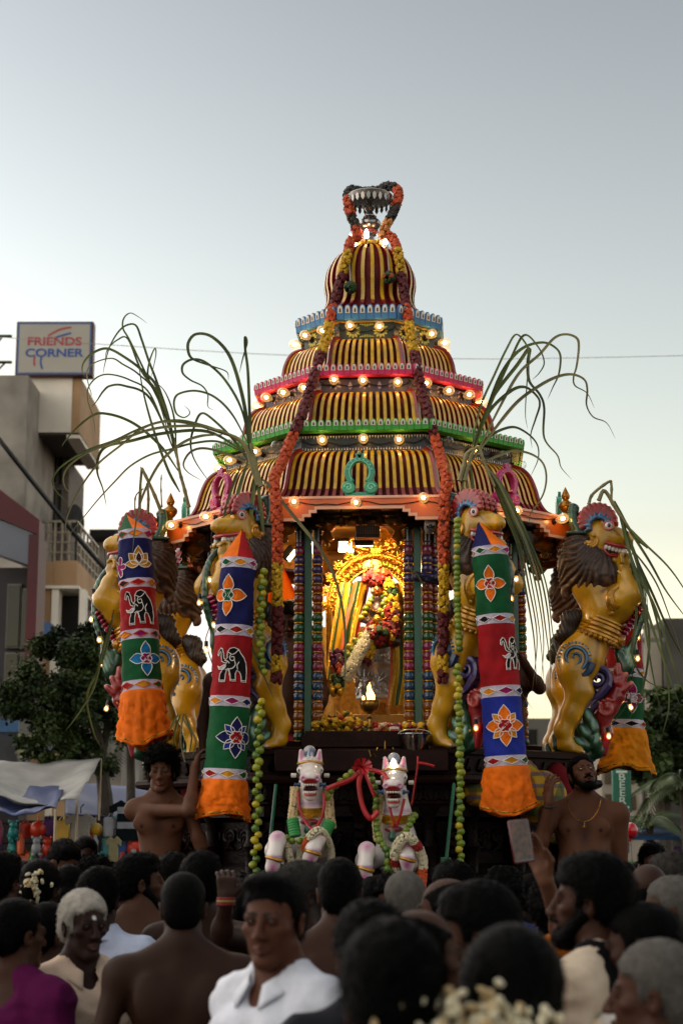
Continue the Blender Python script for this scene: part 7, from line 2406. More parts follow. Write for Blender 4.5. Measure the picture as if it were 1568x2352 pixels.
def hair_obj(root, HT, style, colour, rnd, res=.006, fine=True, thick=None):
 S = Sdf().set(HT)
 t = thick if thick is not None else {'short': .006, 'crop': .003, 'medium': .015, 'afro': .036, 'curly': .034, 'woman': .010, 'bald': .004, 'balding': .004, 'wavy': .016}[style]
 amp = {'short': .002, 'crop': .001, 'medium': .0025, 'afro': .008, 'curly': .012, 'woman': .0015, 'bald': .001, 'balding': .0015, 'wavy': .0035}[style]
 S.ell((0, -.016, .047), (.0765 + t * .75, .0965 + t * .8, .080 + t), k=.01)
 S.ell((0, -.062, -.012), (.066 + t * .5, .046 + t * .6, .062), k=.03)
 if style == 'afro': S.ell((0, .02, .115), (.085, .085, .045), k=.03)
 if style in ('medium', 'wavy'): S.ell((.01, .035, .105), (.062, .05, .026), k=.02)
 if style == 'curly':
  for i in range(14): S.ell((rnd.uniform(-.09, .09), rnd.uniform(-.11, .02), rnd.uniform(-.16, .12)), rnd.uniform(.03, .045), k=.02)
 if style == 'woman':
  S.ell((0, -.125, -.015), (.05, .042, .048), k=.02)
 # cut away face, ears, neck
 S.ell((0, .125, -.03), (.090, .088, .104), k=.008, op='s')
 S.box((0, .140, -.05), (.2, .105, .10), rnd=.02, k=.012, op='s')
 S.ell((0, .13, .035), (.060, .082, .036 if style in ('afro', 'medium', 'wavy', 'curly') else .042), k=.01, op='s')
 for s in (-1, 1):
  S.ell((s * .085, .012, -.035), (.03, .040, .045), k=.006, op='s')
 if style != 'curly': S.box((0, -.03, -.135), (.2, .2, .065), rnd=.01, k=.015, op='s')
 if style == 'bald':
  S.ell((0, .01, .10), (.12, .14, .10), k=.02, op='s')
 if style == 'balding':
  S.ell((0, .05, .115), (.062, .115, .06), k=.02, op='s')
 S.set()
 v, f = S.mesh(res)
 d = amp * vnoise(v * 70) + amp * .7 * vnoise(v * 150)
 v = v + vnormals(v, f) * d[:, None].astype(np.float32)
 o = obj('hair', meshdata('hair', v, f, m_hair[colour], None, True, 180), root)
 if fine and len(v):
  nrm = vnormals(v, f)
  M3 = np.array(HT)[:3, :3]
  N = 2600 if style not in ('crop', 'bald') else 900
  pick = np.array([rnd.randrange(len(v)) for _ in range(N)])
  P = v[pick]; n = nrm[pick]
  L_ = np.array([rnd.uniform(.5, 1.2) for _ in range(N)])[:, None] * {'short': .012, 'crop': .006, 'bald': .006, 'balding': .01, 'medium': .02, 'afro': .03, 'curly': .03, 'woman': .014, 'wavy': .022}[style]
  jit = np.array([[rnd.gauss(0, 1) for _ in range(3)] for _ in range(N)]) * .45
  fall = np.array([0, -.35, -.5]) @ M3.T
  up = .9 if style in ('afro', 'curly') else .35
  d = n * up + jit * (.8 if style in ('afro', 'curly') else .35) + fall * (.1 if style == 'afro' else .8)
  d /= np.linalg.norm(d, axis=1, keepdims=True) + 1e-9
  s = np.cross(d, n + .01); s /= np.linalg.norm(s, axis=1, keepdims=True) + 1e-9
  w = .0016
  a = P - n * .002
  V = np.stack([a - s * w, a + s * w, a + d * L_ * .6 + s * w * .7 + n * .001, a + d * L_], 1).reshape(-1, 3)
  F = np.arange(4 * N).reshape(N, 4)
  obj('strands', meshdata('strands', V, F, m_hair[colour], None, False), o)
 return o

def torso(S, H, w, g, belly, sk, fem=False):
 S.ell((0, 0, H - .43), (.155 * w + g, .105 + g, .17 + g), k=.05, col=sk)
 S.cap((-.14 * w, -.012, H - .325), (.14 * w, -.012, H - .325), .05 + g, k=.05, col=sk)
 for s in (-1, 1):
  S.cap((s * .125 * w, -.018, H - .305), (s * .02, -.022, H - .225), .036 + g, .042 + g * .5, .045, sk)
  if not fem:
   S.ell((s * .075, .082, H - .415), (.078 + g, .03 + g, .058 + g), k=.04, col=sk)
   S.ell((s * .085 * w, -.082, H - .42), (.06 + g, .028 + g, .085 + g), (0, s * 10, 0), .04, sk)
  else:
   S.ell((s * .075, .095, H - .46), (.065 + g, .05 + g, .06 + g), k=.04, col=sk)
 S.ell((0, .012 + belly * .6, H - .63), (.132 * w + g + belly * .3, .098 + belly + g, .16 + g), k=.07, col=sk)
 S.ell((0, 0, H - .80), (.15 * w + g, .108 + g, .12 + g), k=.06, col=sk)
 if not fem and g == 0:
  S.cap((0, -.128, H - .33), (0, -.122, H - .70), .010, .012, .04, op='s')
def arm(S, J, g, sk, upto=1., mus=1.):
 a, b, c = [np.array(q, float) for q in J]
 S.ell(a, (.058 + g, .056 + g, .062 + g), k=.045, col=sk)
 S.cap(a, a + (b - a) * min(upto * 2, 1.), (.049 * mus + g), (.039 * mus + g * 1.3), .035, sk)
 if upto > .5:
  S.cap(b, c, .039 * mus + g, .027 + g, .02, sk)
  S.ell(b + (c - b) * .25, (.042 * mus + g,) * 3, k=.03, col=sk)
def hand(S, w, d, n, side, curl, sk, spread=.12, thumb=.7, sc=1.):
 """w wrist, d direction to the fingers, n palm normal (towards the held side), side +1 thumb along d x n"""
 w = np.array(w, float); d = np.array(d, float); d /= np.linalg.norm(d)
 n = np.array(n, float); n -= d * (n @ d); n /= np.linalg.norm(n)
 t = np.cross(d, n) * side
 S.cap(w, w + d * .03 * sc, .026 * sc, .028 * sc, .012, sk)
 for q in range(4):
  o = t * (.030 - .020 * q) * sc
  S.cap(w + d * .025 * sc + o * .6, w + d * .085 * sc + o, .0150 * sc, .0115 * sc, .012, sk)
  base = w + d * .088 * sc + o
  ln = (.040, .045, .042, .032)[q] * sc
  dd = d + t * (spread * (1.5 - q) * .5); p = base
  cu = curl[q] if hasattr(curl, '__len__') else curl
  for j, (f_, r_) in enumerate(((1., .0098), (.72, .0090), (.55, .0082))):
   ang = cu * (.75, 1.05, .8)[j]
   dd = dd * math.cos(ang) + n * math.sin(ang) - 0 * d
   dd /= np.linalg.norm(dd)
   p2 = p + dd * ln * f_
   S.cap(p, p2, r_ * sc, r_ * .93 * sc, .004, sk)
   # rotate the local normal with the finger
   p = p2
 b0 = w + d * .03 * sc + t * .026 * sc
 td = t * .8 + d * .75 + n * .25; td /= np.linalg.norm(td)
 p1 = b0 + td * .038 * sc
 td2 = d * .9 + n * thumb + t * (.5 - thumb * .6); td2 /= np.linalg.norm(td2)
 p2 = p1 + td2 * .032 * sc; p3 = p2 + (td2 * .7 + n * .3 * thumb) * .026 * sc
 S.cap(b0, p1, .0165 * sc, .0125 * sc, .012, sk); S.cap(p1, p2, .0115 * sc, .010 * sc, .004, sk); S.cap(p2, p3, .010 * sc, .008 * sc, .003, sk)

def person(label, u, v, Y, yaw, head=(0, 0, 0), skin='#553624', hair=('short', 'black'), top=None, bottom='#d0ccc4', w=1., belly=0., fem=False,
     arms=None, face={}, res=.013, rf=.0045, stand=None, group=None, hands=None, sleeve=.5, collar=None, fine=True, hthick=None, mus=1., tall=None, seat=False, lower=True):
 c = at(u, v, Y)
 H = (c.z + .112) if stand is None else 1.68
 z0 = 0. if stand is None else c.z + .112 - H
 root = thing('person', label, 'person', (c.x, c.y, z0), rad(yaw), group=group)
 inv = (T(c.x, c.y, z0) @ RZ(rad(yaw))).inverted()
 rnd = random.Random(int(u * 7 + v * 13))
 HT = T(0, .012, H - .112) @ RZ(rad(head[0])) @ RX(rad(head[1])) @ RY(rad(head[2]))
 S = Sdf().set()
 head_sdf(S, HT, skin, face)
 hb = np.array(HT @ Vector((0, -.02, -.05)))
 S.cap(hb, (0, -.02, H - .27), .049 if not fem else .042, .056 if not fem else .048, .03, skin)
 torso(S, H, w, 0, belly, skin, fem)
 J = {}
 for s in (-1, 1):
  j = (arms or {}).get(s)
  sh = np.array((s * .178 * w, -.012, H - .338))
  if j is None: J[s] = [sh, (s * .232 * w, -.035, H - .60), (s * .225 * w, .06, H - .83)]
  else: J[s] = [sh] + [np.array(inv @ (at(*q) if len(q) == 3 and q[1] > 100 else Vector(q))) for q in j]
  arm(S, J[s], 0, skin, mus=mus)
 fineb = [(np.array(HT.translation) + np.array([0, .01, 0]), np.array([.095, .125, .135]), rf)]
 for (s, wr, d, n, side, curl, th) in (hands or []):
  wr = np.array(J[s][2]); R3 = np.array(inv)[:3, :3]
  hand(S, wr, R3 @ np.array(d, float), R3 @ np.array(n, float), side, curl, skin, thumb=th)
  fineb.append((wr + (R3 @ np.array(d, float)) * .07, np.array([.09, .09, .09]), .0055))
 if face.get('nip'):
  for s in (-1, 1): S.ell((s * .095, .115, H - .435), (.012, .02, .012), paint=True, col='#1e0f0b', soft=.004)
  S.ell((0, .12, H - .40), (.03, .02, .11), paint=True, col='#2b1811', soft=.03)
 v_, f_ = S.mesh(res, fineb, lo=np.array([-9, -9, H - .95]))
 cc = S.colours(v_, skin)
 obj('body', meshdata('body', v_, f_, m_skin, None, True, 180, cc), root)
 if hair: hair_obj(root, HT, hair[0], hair[1], rnd, .0065 if rf < .006 else .009, fine, hthick)
 # eyes
 if face is not None and face.get('eyes', True) and rf < .006:
  for s in (-1, 1):
   eb = MB(); eb.sphere((0, 0, 0), .0122, 10, 8); e = eb.build('eye', m_sclera, root, HT @ T(s * .0305, .0795, .008), sharp=180)
   g_ = face.get('gaze', (0, 0))
   ib = MB(); ib.sphere((0, .0078, 0), (.0072, .0055, .0072), 10, 6); ib.build('iris', m_iris, e, RZ(rad(g_[0])) @ RX(rad(g_[1])))
 # beard volume
 if face.get('beardvol'):
  S = Sdf().set(HT)
  bt = face['beardvol']
  S.ell((0, .066, -.100), (.040, .034 + bt, .026 + bt), k=.015)
  for s in (-1, 1): S.cap((s * .064, .008, -.03), (s * .034, .064, -.096), .014 + bt * .6, .016 + bt * .6, .015)
  S.chain([(-.028, .094, -.056), (0, .110, -.050), (.028, .094, -.056)], [.005, .006, .005], .005)
  S.ell((0, .105, -.069), (.021, .02, .009), k=.004, op='s')
  S.set()
  sdf_obj('beard', S, m_hair[face.get('beardcol', 'black')], root, .005, colour=False, disp=lambda q: .0025 * vnoise(q * 160))
 # clothes
 if top:
  S = Sdf().set()
  g = top.get('g', .013)
  torso(S, H, w, g, belly, '#888888', fem)
  for s in (-1, 1): arm(S, J[s], g + .003, '#888888', upto=sleeve, mus=mus)
  S.cap((0, -.02, H - .30), (0, .0, H - .05), .062, .075, .012, op='s')
  S.ell((0, .085, H - .275), (.05, .06, .06 if not fem else .07), k=.015, op='s')
  if fem:
   S.ell((0, -.12, H - .29), (.07, .06, .07), k=.02, op='s')
  def wr(q):
   a = vnoise(q * np.array([9, 9, 22]) + 3.1); b = vnoise(q * np.array([26, 26, 40]) + 1.7)
   c_ = vnoise(q * np.array([14, 14, 7]) + 8.3)
   return .011 * (.5 - np.abs(a)) + .007 * (.4 - np.abs(c_)) + .003 * b
  so = sdf_obj('shirt' if not fem else 'blouse', S, top['m'], root, .011, colour=False, disp=wr, lo=np.array([-9, -9, H - .90]))
  if collar:
   b = MB()
   def cf(uu, vv):
    a = rad(-158 + 316 * uu) ; fr = abs(uu - .5) * 2
    r_ = .064 + .030 * vv + .012 * fr * vv; zz = H - .222 - .042 * vv - .05 * fr ** 3 - .02 * fr ** 6 * vv
    return (-math.sin(a) * r_ * 1.05, -math.cos(a) * r_ * .95 - .012 + .035 * fr ** 2, zz)
   b.grid(cf, 28, 4); cb = b.build('collar', top['m'], root); cb.modifiers.new('t', 'SOLIDIFY').thickness = .004
  if top.get('buttons'):
   for i in range(4):
    b = MB(); b.sphere((0, .128 + belly * .5, H - .38 - .085 * i), (.006, .004, .006), 8, 5); b.build('button', M('button', '#4a4540', .4), root)
 if lower:
  b = MB(); rs = []
  zb = .04
  for i in range(9):
   t = i / 8; z = (H - .74) * (1 - t) + zb * t
   rs.append((z, (.162 * w + .01 + belly * .2) * (1 - .12 * t), (.122 + belly * .6) * (1 + .12 * t)))
  vs = []; n = 26
  for z, a_, b_ in rs:
   for k in range(n):
    g_ = 2 * pi * k / n
    fo = 1 + .03 * math.sin(g_ * 7 + z * 3) * min(1, (H - z) * .8)
    vs.append((a_ * fo * math.cos(g_), b_ * fo * math.sin(g_), z))
  fs = [(j * n + k, (j + 1) * n + k, (j + 1) * n + (k + 1) % n, j * n + (k + 1) % n) for j in range(8) for k in range(n)]
  fs.append(tuple(range(n)))
  b.add(vs, fs); b.build('sarong' if top is None else 'lower_garment', fabric('low_' + bottom, bottom), root, sharp=180)
 return root
def at_root(r, p): return r.matrix_basis.inverted() @ Vector(p)

f_white = dict(m=fabric('white', '#c2c5cf'), buttons=True)
f_cream = dict(m=fabric('cream', '#c0a894'))
f_bwhite = dict(m=fabric('blue_white', '#a9b2c8'))
f_mag = dict(m=fabric('magenta', '#4a0838'))
f_purp = dict(m=fabric('purple', '#1f0c26'))
f_vest = dict(m=fabric('black_vest', '#08080a'))
f_ora = dict(m=fabric('mustard', '#8a4a08'))
f_dark = dict(m=fabric('dark', '#14141a'))
f_pink = dict(m=fabric('pink', '#8a4a48'))
D1, D2, D3, D4 = '#3a2217', '#2b1911', '#4a2e1f', '#22140e'

# ---- the two men riding on the chariot
Yr = 10.35
p = person('bare chested young man with tall dark hair leaning on the chariot at the left', 372, 1773, Yr, 176, (4, -3, 0), '#4c2e1f', ('afro', 'black'), None, '#8e1418', .93,
    arms={1: [(436, 1862, Yr - .30), (447, 1768, Yr - .12)], -1: [(462, 1945, Yr - .10), (440, 1862, Yr - .12)]}, face=dict(mous='#1c100c', lip='#5a3028', nip=True, gaze=(0, -2)), rf=.0032, res=.010, stand=True,
    hands=[(1, None, (.20, .25, 1), (1, .3, -.1), 1, .75, .6), (-1, None, (-.1, .1, 1), (.9, .6, 0), -1, .45, .5)], mus=.92)
b = MB(); b.tube([Vector((.075 * math.sin(a), .012 + .085 * math.cos(a) * (1 if math.cos(a) > 0 else .6), 1.68 - .255 - .07 * max(0, math.cos(a)))) for a in np.linspace(0, 2 * pi, 30)], .0022, 5, cap=False); b.build('neck_chain', m_lgold, p)
J1 = at_root(p, at(447, 1775, Yr - .12))
b = MB(); b.tube([J1 + Vector((.032 * math.cos(a), .03 * math.sin(a), -.045)) for a in np.linspace(0, 2 * pi, 18)], .004, 5, cap=False); b.build('bracelet', M('thread_orange', '#a0561a', .7), p)
p = person('bearded bare chested man in a gold anchor necklace looking up at the right', 1338, 1782, Yr, 172, (14, 24, 6), '#4e3021', ('short', 'black'), None, '#7a0f14', 1.16, .035,
    arms={1: [(1236, 1958, Yr - .12), (1260, 1842, Yr - .22)], -1: [(1424, 1992, Yr + .02), (1420, 2085, Yr - .08)]}, face=dict(beard='#1b110e', beardvol=.001, lip='#5a3028', open=True, nip=True, dot='#5a1a10', gaze=(0, 22)), rf=.0032, res=.010, stand=True,
    hands=[(1, None, (.0, .1, 1), (.8, .5, .1), 1, (.35, .55, .75, .85), .5)], mus=1.12)
b = MB(); b.tube([Vector((.10 * math.sin(a), .01 + .115 * math.cos(a) * (1 if math.cos(a) > 0 else .5) + .02, 1.68 - .25 - .135 * max(0, math.cos(a)) ** 1.3)) for a in np.linspace(0, 2 * pi, 40)], .0026, 5, cap=False)
b.build('neck_chain', m_lgold, p)
b = MB(); zc = 1.68 - .40; b.tube([(0, .152, zc + .012), (0, .152, zc - .014)], .0025, 5); b.tube([(.011 * math.cos(a), .152, zc - .008 + .009 * math.sin(a)) for a in np.linspace(pi, 2 * pi, 9)], .0024, 5); b.build('anchor_pendant', m_lgold, p)
J1 = at_root(p, at(1260, 1842, Yr - .22))
b = MB(); b.tube([J1 + Vector((.034 * math.cos(a), .032 * math.sin(a), -.03)) for a in np.linspace(0, 2 * pi, 18)], .006, 6, cap=False); b.build('black_wristband', m_wire, p)

# ---- priests seated on the platform
S0 = dict(stand=True, lower=False, fine=False)
p = person('priest with a bun seated inside behind the left bead columns', 668, 1425, 11.35, 150, (20, -25, 0), D1, ('woman', 'black'), None, '#7a1020', 1., .02, rf=.006, res=.013, face=dict(eyes=False), **S0)
S = Sdf().set(); S.ell((0, .0, .62), (.24, .22, .2), k=.08); S.ell((.05, .26, .58), (.24, .24, .12), k=.08); S.ell((-.12, .2, .50), (.16, .2, .22), k=.06)
sdf_obj('sarong', S, fabric('maroon_silk', '#5a0f1c'), p, .016, colour=False, disp=lambda q: .012 * vnoise(q * 11))
p = person('bare shouldered man seated behind the right cloth tube in a yellow plaid sarong', 1150, 1478, 10.95, 200, (10, -10, 0), D1, ('short', 'black'), None, '#a08010', 1.05, .02, rf=.006, res=.013, face=dict(eyes=False),
     arms={-1: [(1238, 1580, 10.75), (1206, 1528, 10.55)]}, hands=[(-1, None, (-.4, -.2, .7), (-1, 0, 0), -1, .5, .5)], **S0)
m_plaid = M('plaid_yellow', '#a8820f', .8, var=.15, scale=16, bump=.2)
_nt = m_plaid.node_tree; _b = _nt.nodes['Principled BSDF']; _src = _b.inputs['Base Color'].links[0].from_socket
for _d, _sc, _c in (('X', 3.2, '#6a2a14'), ('Z', 4.1, '#3a3a5a'), ('DIAGONAL', 2.2, '#1c4a1c')):
 _w = _nt.nodes.new('ShaderNodeTexWave'); _w.bands_direction = _d; _w.inputs['Scale'].default_value = _sc; _w.inputs['Distortion'].default_value = .8
 _tc = next(n for n in _nt.nodes if n.type == 'TEX_COORD'); _nt.links.new(_tc.outputs['Object'], _w.inputs['Vector'])
 _r = _nt.nodes.new('ShaderNodeMapRange'); _r.inputs['From Min'].default_value = .72; _r.inputs['From Max'].default_value = .8; _r.inputs['To Max'].default_value = .7; _nt.links.new(_w.outputs['Fac'], _r.inputs['Value'])
 _m = _nt.nodes.new('ShaderNodeMix'); _m.data_type = 'RGBA'; _m.inputs['B'].default_value = (*lin(_c), 1); _nt.links.new(_r.outputs[0], _m.inputs['Factor']); _nt.links.new(_src, _m.inputs['A']); _src = _m.outputs['Result']
_nt.links.new(_src, _b.inputs['Base Color'])
S = Sdf().set(); S.ell((0, .02, .70), (.22, .2, .17), k=.08); S.ell((.16, .20, .62), (.22, .18, .12), k=.08); S.ell((-.16, .2, .58), (.16, .16, .17), k=.08); S.cap((-.18, .24, .55), (-.22, .28, .36), .09, .06, .05)
sdf_obj('sarong', S, m_plaid, p, .014, colour=False, disp=lambda q: .010 * vnoise(q * 13) + .004 * vnoise(q * 40))
S = Sdf().set(); S.ell((-.36, -.02, .68), (.10, .14, .14), k=.08); S.ell((-.34, .03, .56), (.12, .12, .14), k=.08)
sdf_obj('red_cloth', S, fabric('red_cloth', '#5a0a12'), p, .014, colour=False, disp=lambda q: .010 * vnoise(q * 13))
p = person('person in red cloth seated behind the left lions', 548, 1490, 11.5, 185, (0, 0, 0), D2, ('short', 'black'), None, '#7a0f16', 1., .02, rf=.007, res=.014, face=dict(eyes=False), **S0)
S = Sdf().set(); S.ell((.10, .1, .60), (.27, .25, .22), k=.08)
sdf_obj('sarong', S, fabric('red_cloth', '#6a0c14'), p, .016, colour=False, disp=lambda q: .012 * vnoise(q * 11))

# ---- the crowd, nearest last
person('broad dark bare backed man seen from behind left of the white shirted man', 421, 2087, 6.2, 4, (-2, 4, 0), D2, ('crop', 'black'), None, '#0f4a1c', 1.22, .02, rf=.0045)
person('elderly white haired man in a cream shirt with a white mark on his forehead', 190, 2128, 6.6, 212, (2, -2, 0), '#271712', ('short', 'white'), f_cream, '#c9c0b0', 1.0, collar=True, rf=.0036, face=dict(tilak='#cfc8c2', lip='#4a2f2a', mous='#3a2a24', jaw=.9), hthick=.014)
person('woman in a magenta blouse with her back turned at the bottom left corner', 38, 2150, 6.4, -25, (-20, 0, 0), D1, ('woman', 'black'), f_mag, '#3a0a2a', 1., fem=True, rf=.005, sleeve=.45)
pw = person('woman in a dark purple sari with jasmine at her nape behind the magenta blouse', 112, 2152, 7.0, -30, (-20, 0, 0), D2, ('woman', 'black'), f_purp, '#1f0c26', .98, fem=True, rf=.006, sleeve=.45)
pq = person('black haired man in a pale blue white shirt seen from behind', 228, 2069, 7.2, -8, (-6, 0, 0), D2, ('medium', 'black'), f_bwhite, '#2a2a30', 1.08, collar=True, rf=.006)
person('bearded bare shouldered man turning his head to the right', 322, 2030, 7.9, -18, (-58, 4, 0), '#40281b', ('wavy', 'black'), None, '#a8a29a', 1.08, rf=.005, face=dict(beard='#16100d', beardvol=.008))
pf = person('dark bare backed man raising a fist with red wrist threads', 462, 2031, 7.3, 2, (0, 6, 0), D2, ('wavy', 'black'), None, '#a8a29a', 1.05, rf=.006,
    arms={1: [(508, 2150, 7.05), (519, 2072, 6.95)]}, hands=[(1, None, (.02, .0, 1), (-.2, 1, 0), -1, 1.25, .9)])
J1 = at_root(pf, at(519, 2072, 6.95))
b = MB()
for dz, mi in ((-.008, 0), (.004, 1), (.014, 0)): b.tube([J1 + Vector((.034 * math.cos(a), .033 * math.sin(a), dz)) for a in np.linspace(0, 2 * pi, 18)], .005, 5, mi, cap=False)
b.build('wrist_threads', [M('thread_red', '#6a0c12', .7), M('thread_tan', '#8a6a3a', .7)], pf)
pj = person('woman with white jasmine in her hair in the left crowd', 92, 2047, 8.0, -12, (-10, 0, 0), D2, ('woman', 'black'), f_dark, '#2a1a30', 1., fem=True, rf=.007, hthick=.018)
person('man in a white open collared shirt turning to look past the camera', 636, 2116, 4.75, 138, (22, -2, 0), '#4a2b1d', ('medium', 'black'), f_white, '#2a2a30', .86, collar=True, rf=.0036, face=dict(lip='#4e2c24', gaze=(-6, 0), jaw=1.08, lid='#2e1a12'), hthick=.005)
person('bare backed man with a black neck cord left of centre', 780, 2053, 6.4, 3, (-3, 4, 0), '#38221a', ('short', 'black'), None, '#b8b2a8', 1.1, .02, rf=.005)
person('grey stubbled man facing right behind the white shirted man', 694, 2060, 7.0, -40, (-25, -6, 0), D2, ('wavy', 'grey'), None, '#aaa49a', 1.02, rf=.005, face=dict(beard='#2a2623'))
person('man with cropped grey hair seen from behind in front of the right horse', 930, 2079, 6.6, 4, (0, 2, 0), D2, ('crop', 'silver'), f_pink, '#303036', 1.02, rf=.005)
person('balding man with a blue white shirt looking left of the phone', 1027, 2099, 6.2, 40, (28, 0, 0), '#38231a', ('balding', 'black'), f_bwhite, '#2a2a30', 1.05, collar=True, rf=.005)
person('thick haired man just behind the balding man', 1040, 2052, 7.6, 20, (20, 0, 0), D1, ('wavy', 'black'), f_dark, '#2a2a30', 1., rf=.007)
ph = person('person with curly dark hair holding up a phone to film the chariot', 1275, 2104, 6.6, 8, (6, 8, 0), '#553626', ('curly', 'black'), f_ora, '#5a3008', .98, fem=True, rf=.006,
    arms={-1: [(1300, 2170, 6.35), (1252, 2022, 6.15)]}, hands=[(-1, None, (-.30, .1, .9), (-.5, -.6, .1), 1, (.35, .45, .5, .5), .55)])
pv = person('bearded man in profile wearing a black vest over a cream shirt', 1362, 2074, 5.0, 62, (14, 2, 0), '#3a2319', ('medium', 'black'), dict(m=fabric('cream2', '#b8a894')), '#2a2a30', 1.02, collar=True, rf=.0042, face=dict(beard='#120c0a', beardvol=.010), hthick=.022)
person('dark haired man in left profile near bottom right of centre', 1102, 2152, 4.6, 75, (10, -6, 0), '#432a1e', ('medium', 'black'), f_pink, '#2a2a30', 1., rf=.0045, face=dict(mous='#1a100c'), hthick=.02)
person('blurred dark haired head in front of the right horse, between two other heads', 848, 2200, 4.3, 5, (8, 0, 0), D1, ('wavy', 'black'), f_dark, '#2a2a30', 1., rf=.007)
person('blurred man with a high forehead turned right near bottom centre', 962, 2205, 4.4, -60, (-10, 0, 0), '#382318', ('balding', 'black'), f_dark, '#2a2a30', 1., rf=.006)
person('very near blurred black haired head at bottom centre', 900, 2305, 3.05, 0, (4, 0, 0), D2, ('wavy', 'black'), f_ora, '#2a2a30', 1., rf=.008, hthick=.02)
pn = person('very near blurred woman head with cream jasmine at bottom right of centre', 1178, 2316, 3.15, 0, (-6, 0, 0), D2, ('woman', 'black'), dict(m=fabric('wine', '#3a0a14')), '#2a2a30', 1., fem=True, rf=.008, hthick=.022)
person('woman with a white flower in her dark bun turned left', 1478, 2186, 4.9, 55, (16, 0, 0), '#38231a', ('woman', 'black'), dict(m=fabric('white2', '#b0aca6')), '#2a2a30', 1., fem=True, rf=.005)
person('grey haired woman in profile at the bottom right corner', 1512, 2290, 4.2, 60, (14, 0, 0), '#442c22', ('woman', 'silver'), dict(m=fabric('tan', '#6a4a38')), '#2a2a30', 1., fem=True, rf=.0045)
person('bald dark man seen from behind at the right', 1489, 2056, 7.0, 2, (0, 4, 0), '#2c1a13', ('bald', 'black'), f_dark, '#2a2a30', 1.05, rf=.006)
person('grey haired man turned left near the right edge', 1546, 2029, 7.8, 40, (20, -8, 0), D1, ('wavy', 'grey'), f_dark, '#2a2a30', 1., rf=.006, face=dict(beard='#2b2725'))
person('short grey haired man facing left at the right edge', 1545, 2096, 6.3, 60, (20, 0, 0), '#422a1d', ('short', 'silver'), f_dark, '#2a2a30', 1., rf=.006)
person('dark haired person cut by the right edge', 1580, 2085, 6.6, 20, (10, 0, 0), D2, ('short', 'black'), f_dark, '#2a2a30', 1., rf=.008)
person('thick black haired head left of the raised fist', 398, 2026, 8.2, 5, (4, 0, 0), D2, ('wavy', 'brown'), None, '#a8a29a', 1., rf=.007)
person('dark curly haired head above the white haired man', 214, 2032, 8.6, 2, (0, 0, 0), D2, ('curly', 'black'), f_dark, '#2a2a30', 1., rf=.008, hthick=.014)
person('black haired person between the jasmine woman and the pale shirt', 158, 2052, 8.3, 6, (0, 0, 0), D2, ('woman', 'black'), f_dark, '#2a2a30', 1., fem=True, rf=.008)
person('dark haired person cut by the left edge', -2, 2030, 7.6, -20, (0, 0, 0), D1, ('medium', 'black'), f_dark, '#2a2a30', 1., rf=.008)
person('man looking down with a hand on his brow in the left crowd', 146, 1984, 10.2, 220, (0, -24, 0), '#422a1d', ('medium', 'black'), f_dark, '#2a2a30', 1., rf=.006, face=dict(eyes=False), arms={1: [(122, 2030, 10.0), (122, 1985, 9.95)]})
person('dark haired man with a white collar among the left stalls', 196, 1966, 11.8, 200, (0, -10, 0), D2, ('short', 'black'), f_white, '#2a2a30', 1., rf=.007, face=dict(eyes=False), collar=True)
person('young man with a wavy fringe looking at the camera in the far right crowd', 1499, 1986, 11.0, 170, (6, 0, 0), '#55372a', ('wavy', 'black'), f_dark, '#2a2a30', 1., rf=.005)
# black vest and teal scarf of the bearded man in profile
Hv = at(1362, 2074, 5.0).z + .112
S = Sdf().set(); torso(S, Hv, 1.02, .022, 0, '#888888')
S.cap((0, -.02, Hv - .30), (0, .0, Hv - .05), .07, .085, .012, op='s'); S.ell((0, .13, Hv - .42), (.055, .12, .3), k=.02, op='s')
for s_ in (-1, 1): S.ell((s_ * .235, 0, Hv - .40), (.062, .2, .12), k=.02, op='s')
sdf_obj('vest', S, f_vest['m'], pv, .012, colour=False, lo=np.array([-9, -9, Hv - .9]))
b = MB(); b.grid(lambda u_, v_: (.03 + .05 * u_ + .02 * v_, .135 + .02 * math.sin(u_ * 3), Hv - .33 - .5 * v_), 4, 10); q_ = b.build('teal_scarf', fabric('teal', '#0f5a5c'), pv); q_.modifiers.new('t', 'SOLIDIFY').thickness = .006
# jasmine worn in the hair
def hairflowers(root, u, v, Y, n, r, keys='jj', sc=.010, sq=(1, .7, 1)):
 c = at_root(root, at(u, v, Y))
 b = {}
 rr = random.Random(int(u))
 for i in range(n):
  d = Vector((rr.gauss(0, 1) * sq[0], rr.gauss(0, 1) * sq[1], rr.gauss(0, 1) * sq[2])) * r * .5
  me = FL[rr.choice(keys)][i % 2]
  q = b.setdefault(me.materials[0].name, (MB(), me.materials[0]))
  q[0].add([x.co for x in me.vertices], [tuple(f.vertices) for f in me.polygons], 0, T(c + d) @ frame(d + Vector((0, .01, 0))) @ Matrix.Scale(sc * rr.uniform(.7, 1.3), 4))
 for q, m in b.values(): tag(q.build('hair_flowers', m, root, sharp=20), kind='stuff')
hairflowers(pj, 74, 2030, 7.86, 34, .05, 'jjc', .012); hairflowers(pj, 78, 2062, 7.88, 14, .03, 'jc', .011)
hairflowers(pw, 76, 2230, 6.86, 26, .045, 'jj', .011)
hairflowers(pn, 1080, 2345, 2.98, 130, .085, 'jjc', .011, (1.6, .6, .55))
